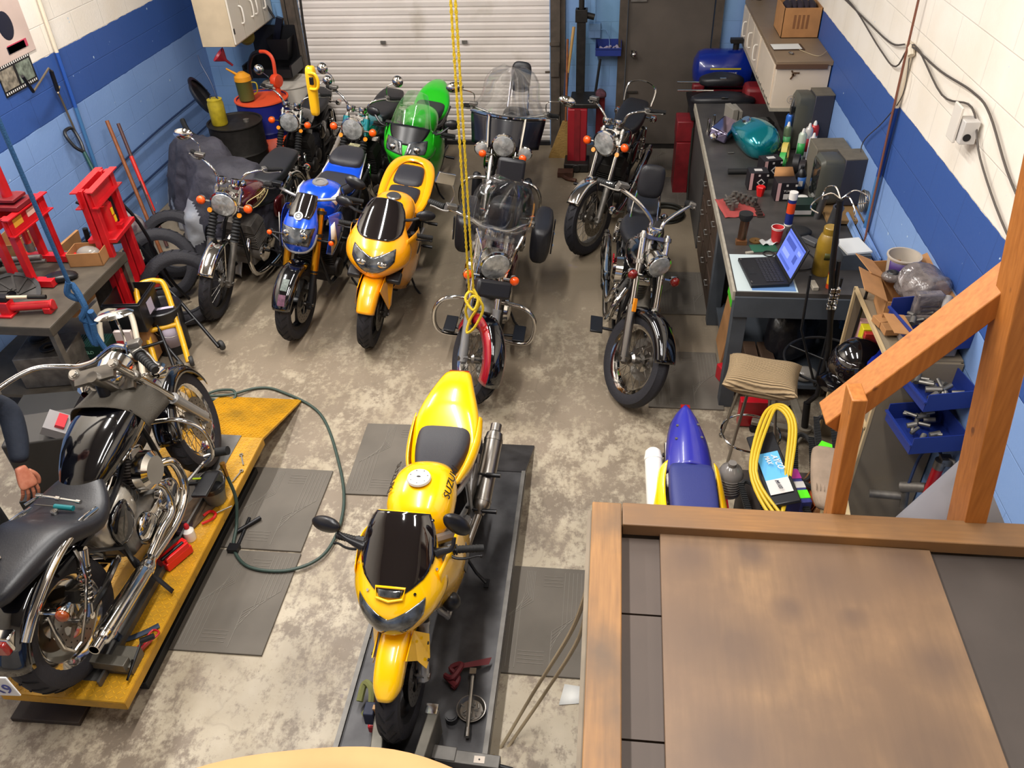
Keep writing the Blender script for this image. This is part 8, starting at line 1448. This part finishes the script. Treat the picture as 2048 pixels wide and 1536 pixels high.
# small cupboard by the right wall with open front
sf = thing('shelf_cupboard', 'narrow tan cupboard with open front and pale edges beside the right wall', 'cupboard', (1.575, 3.70, 0)); tan = mat('tan_panel', '#8b7d68', .6, var=.12, vscale=5); pe = mat('pale_pine_edge', '#c0a880', .6)
m = MB(); m.box((0, -.34, .56), (.35, .016, 1.12)); m.box((0, .34, .56), (.35, .016, 1.12)); m.box((.17, 0, .56), (.012, .68, 1.12)); m.build('carcass', tan, sf, weld=False)
for z in (.04, .30, .68, 1.12): m = MB(); m.box((0, 0, z), (.35, .66, .018)); m.build('shelf', tan, sf)
m = MB()
for y in (-.34, .34): m.box((-.178, y, .56), (.014, .022, 1.14))
for z in (.68, 1.125): m.box((-.178, 0, z), (.014, .68, .022))
m.build('edge_trim', pe, sf, weld=False)
for i, (y, c_, w, lb) in enumerate(((.22, '#c09088', .05, 'pale pink-red book in the cupboard, leftmost of the row'), (.16, '#d8c826', .06, 'bright yellow book in the cupboard beside the pink one'), (.10, '#b03228', .03, 'thin red book in the cupboard beside the yellow one'))): m = MB(); m.box((0, 0, .15), (.22, w, .30)); solid('manual_book', lb, 'book', m, mat('book_%d' % i, c_, .5), (1.53, 3.70+y, .692), 0, 'manuals in the cupboard', bev=.003)
hm = thing('helmet', 'black and blue full-face helmet in the open cupboard', 'helmet', (1.40, 3.72, .84), radians(200), sc=1.15); m = MB(); m.ell((0, 0, 0), (.13, .115, .13), 26, 18); m.sec([(.02, -.10, .09, .03, .03, .8), (.12, -.09, .08, .03, .03, .8), (.17, -.08, .05, .025, .025, .8)], 16); m.build('shell', glossblk, hm, weld=False); m = MB(); m.grid(lambda u, v: V((.138*cos((u-.5)*1.1+.05)*cos((v-.5)*2.2), .122*cos((u-.5)*1.1)*sin((v-.5)*2.2), .135*sin((u-.5)*1.1))), 12, 16); m.build('visor', blackcov, hm, thick=.002)
m = MB(); m.ell((-.02, .0, .045), (.105, .118, .07), 22, 12); m.build('blue_panel', mat('helmet_blue', '#1a2c90', .2, coat=.8), hm); m = MB(); m.cyl((.03, -.12, .0), (.03, -.128, .0), .02, n=18); m.box((-.03, -.118, .05), (.05, .01, .02)); m.build('pivot_cover', alu, hm, weld=False)
m = MB(); m.cyl((-.02, .0, .0), (.05, -.05, .34), .045, n=20); solid('dark_bottle', 'dark cylinder standing in the lower cupboard shelf', 'bottle', m, plast, (1.50, 3.50, .315)); m = MB(); m.sec([(-.05, .03, .03, .03, .03, .7), (.0, .04, .06, .04, .04, .7), (.05, .03, .03, .02, .03, .7)], 12); solid('red_cloth', 'pink-red cloth under the helmet in the cupboard', 'cloth', m, rg, (1.47, 3.44, .70), .3, sub=1)
# boxes piled on the cupboard
ZT_ = 1.135
b_ = open_box('cardboard_box', 'open brown cardboard box holding the empty tub on the cupboard', (1.60, 4.02, ZT_), .15, (.24, .22, .12), flaps=1)
tub = thing('plastic_tub', 'empty white tub with purple label on the cardboard pile', 'tub', (1.61, 4.06, ZT_+.02)); m = MB(); m.lathe([(0, .003), (.065, 0), (.082, .16), (.089, .162), (.089, .17), (.08, .17), (.064, .008), (0, .008)], (0, 0, 0), (0, 0, 1), 30); m.build('tub', mat('tub_cream', '#b9aea0', .5), tub); m = MB(); m.lathe([(.0725, .06), (.083, .15)], (0, 0, 0), (0, 0, 1), 16, ang=2.6, a0=-2.8, ref=(1, 0, 0)); m.build('label', mat('purple_label', '#45306e', .5), tub, thick=.001)
b_ = open_box('cardboard_box', 'torn cardboard box with parcels inside, middle of the cupboard top', (1.58, 3.76, ZT_), -.1, (.28, .24, .14), flaps=1)
open_box('cardboard_box', 'cardboard box with grey printed side at the near end of the cupboard top', (1.60, 3.48, ZT_), .06, (.22, .18, .12), m_=mat('printed_carton', '#9b8f88', .7, var=.15, vscale=30), flaps=.3)
bagm = mat('clear_polybag', '#8f8684', .15, alpha=.72, bump=1., bscale=22, coat=.4, var=.5, vscale=18)
m = MB(); m.sec([(-.12, .04, .06, .03, .04, .6), (-.09, .05, .10, .06, .05, .5), (-.04, .06, .11, .08, .06, .5), (.02, .07, .12, .07, .07, .5), (.08, .06, .11, .06, .06, .5), (.13, .05, .05, .03, .04, .6)], 40); m.crumple(.035, 14); solid('parcel_bag', 'large clear plastic bag of parts on the cardboard boxes', 'bag', m, bagm, (1.64, 3.80, ZT_+.12), .4, sub=1)
m = MB(); m.box((0, 0, .06), (.13, .05, .15)); o = solid('parcel_bag', 'flat clear bag with printed label standing on the cupboard top', 'bag', m, bagm, (1.60, 3.60, ZT_+.10), .1, bev=.01)
for k in range(3): m = MB(); m.box((0, -.027, .07-.025*k), (.09-.02*k, .001, .008)); m.build('printed_line', mat('print_grey', '#4a4650', .6), o)
m = MB(); m.ell((0, 0, .02), (.055, .045, .03), 16, 8); m.mat(1).ell((0, 0, .035), (.035, .03, .022), 14, 8); solid('taped_bundle', 'small black and clear taped bundle on the brown boxes', 'bundle', m, [bagm, plast], (1.50, 3.86, ZT_+.15))
for i, (x, y, r, lb) in enumerate(((1.46, 3.66, .3, 'flattened brown carton piece at the cupboard edge, upper one'), (1.48, 3.58, -.1, 'flattened brown carton piece at the cupboard edge, lower one'))): m = MB(); m.box((0, 0, .02), (.13, .07, .035), Rz(.2*i)); solid('carton_piece', lb, 'carton', m, cardm, (x, y, ZT_+.01), r, 'carton pieces on the cupboard', bev=.002)
# air gun and grease gun on the wall
m = MB(); m.cyl((0, 0, 0), (.09, -.06, .06), .03, .024, n=18); m.cyl((.02, -.01, 0), (.03, -.03, -.12), .02, n=14); m.cyl((.09, -.06, .06), (.11, -.07, .075), .012); m.cyl((-.14, .02, -.08), (.03, -.01, -.06), .022, n=14); solid('air_ratchet', 'dull grey air impact tools hanging by the right wall behind the loft', 'air tool', m, dirtyalu, (1.60, 3.22, .42), 0, weld=False)
m = MB(); m.tube([(1.62, 3.2, .45), (1.66, 3.26, .62), (1.70, 3.2, .70), (1.72, 3.16, .66)], .008, 7, smooth=5); solid('air_hose', 'short navy hose from the grey air tool to the grease gun', 'hose', m, mat('navy_hose', '#1e2f50', .5))
gg = thing('grease_gun', 'red grease gun with chrome head hanging on the right wall', 'grease gun', (1.70, 3.14, .42)); m = MB(); m.cyl((0, 0, 0), (0, 0, .22), .026, n=20); m.build('barrel', toolred, gg); m = MB(); m.cyl((0, 0, .22), (0, 0, .27), .028, n=18); m.box((.02, 0, .27), (.05, .05, .04)); m.tube([(.03, 0, .28), (.05, -.04, .28), (.055, -.07, .12), (.05, -.08, .03)], .010, 8, smooth=4); m.build('head', alu, gg, weld=False); m = MB(); m.cyl((.055, -.07, .13), (.05, -.085, .03), .015, n=10); m.build('grip', gripm, gg)
m = MB(); m.tube([(1.74, 3.52, .9), (1.74, 3.42, .4), (1.73, 3.36, .1)], .010, 7); solid('air_line', 'thin dark air line on the right wall beside the cupboard panel', 'air line', m, mat('navy_hose', '#1e2f50', .5))
# pegboard clutter between dirt bike and posts: belts, boxes, gloves
bs_ = thing('display_stand', 'low dark rack of packed drive belts and clutter behind the loft edge', 'rack', (.96, 2.80, 0)); m = MB(); m.box((0, 0, .30), (.44, .6, .6)); m.build('rack_body', mat('dark_brown_rack', '#2c221c', .7), bs_, bev=.004); m = MB()
for y in (-.2, .0, .2): m.cyl((-.1, y, .6), (-.12, y-.02, .82), .007)
m.build('rack_pegs', steel, bs_, weld=False)
ybelt = mat('yellow_hose', '#c8a61c', .45)
m = MB()
for k in range(3): m.tube([(.02*k, -.34+.015*k, -.02), (-.07+.012*k, -.1, .03), (.03+.015*k, .26-.01*k, .07), (.13-.012*k, .33-.015*k, .08), (.17-.014*k, .2, .07), (.12-.012*k, -.05, .03), (.05, -.3, -.03)], .008, 8, closed=True, smooth=6)
solid('belt_pack', 'looped yellow cord packed round a black card on the rack', 'cord loop', m, ybelt, (.78, 2.88, .86), 0, weld=False)
ox = thing('belt_card', 'black and blue-white belt package lettered MAX on the rack', 'package', (.82, 2.84, .86), .12); m = MB(); m.box((0, 0, 0), (.13, .46, .02), Ry(-.25)); m.build('sleeve', plast, ox, bev=.006); m = MB(); m.box((-.005, -.04, .013), (.10, .26, .002), Ry(-.25)); m.build('label', mat('label_sky', '#5aa8d8', .4), ox); m = MB(); m.box((-.005, -.13, .0145), (.10, .09, .002), Ry(-.25)); m.build('label_white', wlab, ox)
text('DAYCO', .045, whitep, ox, (.020, .02, .031), (0, -.25, -pi/2)); text('MAX', .035, whitep, ox, (-.015, .03, .023), (0, -.25, -pi/2)); text('M1103', .026, mat('print_dark', '#2a2c3a', .5), ox, (-.01, -.13, .025), (0, -.25, -pi/2))
def belt(label, x, y, z, rz, L, w=.03, rx=0):
    m = MB(); m.tube([(0, -L/2, 0), (w*1.6, -L*.25, .0), (w*1.6, L*.3, 0), (0, L/2, 0), (-w*1.2, L*.3, 0), (-w*1.2, -L*.25, 0)], w*.42, 6, closed=True, smooth=6)
    for k in range(22): q = -L*.42+L*.84*k/21; m.box((w*1.5, q, .012), (w*1.0, .006, .006)); m.box((-w*1.2, q, .012), (w*1.0, .006, .006))
    o = solid('drive_belt', label, 'drive belt', m, gripm, (x, y, z), rz, 'ribbed black belts on the rack', weld=False); o.rotation_euler = (rx, 0, rz)
belt('ribbed black belt standing beside the yellow looped cord', .99, 2.99, .80, -.15, .34); belt('ribbed black belt in front of the striped cartons', .98, 2.66, .80, .1, .30, .028); belt('ribbed black belt hanging behind the gloves', 1.10, 3.08, .86, -.12, .30, .028); belt('ribbed black belt lying under the belt card', .74, 2.74, .72, .1, .30, .026)
kb = thing('chain_box', 'orange and white chain carton lettered klmpa leaning on the rack', 'box', (1.04, 2.80, .66), -.15); m = MB(); m.box((0, 0, .12), (.05, .30, .24), Ry(.3)); m.build('carton', mat('carton_peach', '#c08a5c', .6, var=.35, vscale=24), kb, bev=.002); m = MB(); m.box((-.0, .15, .22), (.052, .05, .08), Ry(.3)); m.build('lime_end', mat('lime_green', '#5ae01c', .5), kb)
m = MB(); m.box((-.035, -.04, .13), (.002, .2, .12), Ry(.3)); m.build('orange_print', mat('orange_print', '#c8602c', .6), kb)
k2 = thing('chain_box', 'cream carton lettered klmpa standing nearest the loft edge', 'box', (1.06, 2.62, .66), -.1); m = MB(); m.box((0, 0, .11), (.10, .14, .22)); m.build('carton', mat('carton_cream', '#c4ae84', .6), k2, bev=.002); text('klmpa', .035, mat('print_dark', '#2a2c3a', .5), k2, (0, 0, .222), (0, 0, pi/2-.2))
k3 = thing('chain_box', 'blue, white and lime carton leaning behind the cream one', 'box', (.93, 2.76, .66), .15); m = MB(); m.box((0, 0, .09), (.05, .22, .18)); m.build('carton', mat('carton_indigo', '#2e3270', .6), k3, bev=.002); m = MB(); m.box((0, -.06, .181), (.05, .05, .002)); m.build('lime_band', mat('lime_green', '#5ae01c', .5), k3); m = MB(); m.box((0, -.0, .181), (.05, .04, .002)); m.build('white_band', wlab, k3); m = MB(); m.box((0, .07, .181), (.05, .06, .002)); m.build('magenta_band', mat('magenta_print', '#a82a88', .5), k3)
glv = mat('pale_leather_glove', '#8f7c6a', .85, bump=.4, bscale=30, var=.2, vscale=14)
m = MB(); m.sec([(-.24, .0, .05, .03, .03, .7), (-.12, .01, .065, .035, .03, .7), (-.0, .02, .07, .035, .03, .7), (.10, .02, .065, .03, .03, .6), (.15, .02, .06, .02, .02, .5)], 16)
for k in range(7): m.box((-.14+.0*k, -.05+.016*k, .04), (.06, .004, .01))
solid('work_glove', 'long pale leather work glove hanging down beside the wooden post', 'glove', m, glv, (1.03, 2.76, .92), radians(80), sub=1, weld=False)
m = MB(); m.lathe([(0, 0), (.06, 0), (.062, .12), (.05, .15), (.02, .17), (.02, .19), (0, .19)], (0, 0, 0), (0, 0, 1), 22)
for k in range(6): m.torus((0, 0, .03+k*.016), (0, 0, 1), .062, .003, 24, 4)
solid('ribbed_jar', 'clear ribbed plastic jar at the left side of the rack', 'jar', m, mat('cloudy_jar', '#77726e', .2, coat=.4), (.66, 2.94, .60)); m = MB(); m.box((0, 0, .3), (.05, .2, .6)); solid('red_side_board', 'dark red board standing left of the rack', 'board', m, toolred, (.63, 2.90, 0)) 
# ================================================================ wooden loft in front
t = NT('stained_plywood', .5); n_ = t.noise(3.0, 5, t.map((1, 1, 1)), .55); gr = t.noise(5, 4, t.map((14, 1.5, 1)))
pc = t.mix(t.ramp(gr, .3, .7), lin('#8a6c4d'), lin('#775d42')); pc = t.mix(t.ramp(t.noise(2.2, 4), .35, .75), pc, lin('#6a5240'))
sp = t.n('CombineXYZ'); blob = None
for cx, cy, rr in ((.25, .56, .10), (-.235, .32, .14), (-.16, .30, .12), (.25, .29, .10), (-.19, .06, .15), (.18, .10, .16), (-.25, .53, .07), (-.03, .41, .05), (.06, .50, .13), (0, -.1, .3), (.1, .40, .05), (-.1, .56, .06)):
    vm = t.n('VectorMath'); vm.operation = 'DISTANCE'; t.l(t.tc, vm.inputs[0]); vm.inputs[1].default_value = (cx, cy, .009); s1 = t.math('SUBTRACT', 1, t.math('DIVIDE', t.math('ADD', vm.outputs['Value'], t.math('MULTIPLY', t.math('SUBTRACT', n_, .5), .12)), rr)); s1 = t.ramp(s1, .0, .8)
    blob = s1 if blob is None else t.math('MAXIMUM', blob, s1)
pc = t.mix(t.math('MULTIPLY', blob, .72), pc, lin('#4d3d35')); pc = t.mix(t.math('MULTIPLY', t.ramp(t.noise(5, 7, t.map((1, 1, 1), (0, 0, 0), (4, 2, 0)), .6), .38, .62), .75), pc, lin('#644e3c')); t.col(pc)
loft = thing('loft_platform', 'wooden loft platform with raised rim boards in the lower right foreground', 'platform', (0, 0, 0))
rim = NT('worn_rim_board', .55); g2 = rim.noise(6, 5, rim.map((18, 1.2, 1))); rc = rim.mix(rim.ramp(g2, .3, .7), lin('#966c3e'), lin('#7f5a34')); rc = rim.mix(rim.ramp(rim.noise(3.5, 6), .45, .7), rc, lin('#5f4a36')); rim.col(rc)
rim2 = NT('worn_rim_board_across', .55); g2 = rim2.noise(6, 5, rim2.map((1.2, 18, 1))); rc = rim2.mix(rim2.ramp(g2, .3, .7), lin('#8c6438'), lin('#765330')); rc = rim2.mix(rim2.ramp(rim2.noise(3.5, 6), .4, .65), rc, lin('#6e5238')); rim2.col(rc)
m = MB(); m.box((.036, .60, 1.98), (.074, 1.72, .038)); m.build('rim_board', rim.m, loft, bev=.003); m = MB(); m.box((.905, 1.425, 1.98), (1.66, .075, .038)); m.build('rim_board', rim2.m, loft, bev=.003)
hb = mat('brown_hardboard', '#4c3f37', .6, var=.15, vscale=5)
for i, (y0, y1) in enumerate(((1.16, 1.385), (.86, 1.155), (.3, .855), (-.28, .295))): m = MB(); m.box((.44, (y0+y1)/2, 1.948), (.73, y1-y0, .01)); m.build('deck_board', hb, loft)
m = MB(); m.box((1.265, .56, 1.948), (.92, 1.66, .01)); m.build('deck_board', mat('dark_grain_board', '#3f3733', .6, var=.2, vscale=6), loft)
m = MB(); m.box((.87, .58, 1.88), (1.72, 1.72, .12)); m.build('joists', mat('dark_joist', '#5a4a38', .7), loft); m = MB(); m.box((-.006, .58, 1.90), (.012, 1.74, .15)); m.build('side_fascia', mat('grey_weathered_edge', '#7d7160', .7, var=.2, vscale=12), loft)
for (x, y) in ((.06, 1.32), (1.66, 1.32), (.06, -.2)): m = MB(); m.box((x, y, .91), (.09, .09, 1.82)); m.build('support_post', mat('dark_joist', '#5a4a38', .7), loft)
m = MB(); m.box((0, 0, 0), (.635, 1.22, .018)); o = solid('plywood_sheet', 'stained tan plywood sheet lying on the loft platform', 'plywood', m, t.m, (.475, .78, 1.963), radians(-1.0), bev=.001)
orw = NT('orange_timber', .5); g3 = orw.noise(5, 5, orw.map((20, 20, 1.5))); oc_ = orw.mix(orw.ramp(g3, .3, .7), lin('#b06e30'), lin('#985a22')); oc_ = orw.mix(orw.ramp(orw.noise(18, 2), .70, .76), oc_, lin('#6d3d18')); orw.col(oc_)
def beam(a, b_, w, d, lean=None):
    a = V(a); b_ = V(b_); z = (b_-a).normalized(); y = V((0, 1, 0)); x = y.cross(z).normalized(); R = Matrix((x, y, z)).transposed(); m = MB(); m.box((0, 0, 0), (w, d, (b_-a).length), R.to_3x3()); return m, (a+b_)/2
lp_ = thing('handrail', 'orange timber handrail post and diagonal brace rising from the loft edge', 'handrail', (.9, 1.50, 1.9))
for nm, a, b_, w, d in (('post', (.975, 1.505, 1.62), (.79, 1.505, 2.95), .05, .10), ('short_post', (.632, 1.495, 1.62), (.577, 1.495, 2.355), .034, .065), ('brace', (.56, 1.575, 2.21), (1.02, 1.56, 2.85), .046, .085)):
    m, c_ = beam(a, b_, w, d); o = m.build(nm, orw.m, lp_, bev=.003); o.location = c_-V((.9, 1.50, 1.9))
m = MB(); m.add([(.70, 1.47, 1.90), (1.05, 1.47, 1.90), (1.05, 1.76, 1.93), (1.0, 1.76, 1.93)], [(0, 1, 2, 3)]); solid('grey_sheet', 'grey triangular panel corner sticking out behind the loft rim', 'panel', m, mat('flat_grey_panel', '#6c6a70', .6), thick=.01)
# cardboard in the immediate foreground
def cf(u, v):
    x = -.66+.60*u; y = .505+.03*u+.092*sin(u*pi)**.8-.06*v; z = 2.31-.10*v*v+.006*sin(u*12); return V((x, y-.28*v, z))
m = MB(); m.grid(cf, 24, 10); cfo = solid('kraft_box', 'curved brown kraft cardboard edge at the bottom of the frame', 'cardboard', m, mat('kraft_board', '#b98d5c', .8, var=.12, vscale=8), thick=.006); m = MB(); m.box((-.36, .18, 1.98), (.50, .26, .56)); m.build('carton_body', cardm, cfo)
m = MB(); m.box((-.4, .05, 1.65), (.8, .6, .09)); o = m.build('loft_floor', bwood, loft)
bpy.context.view_layer.update()
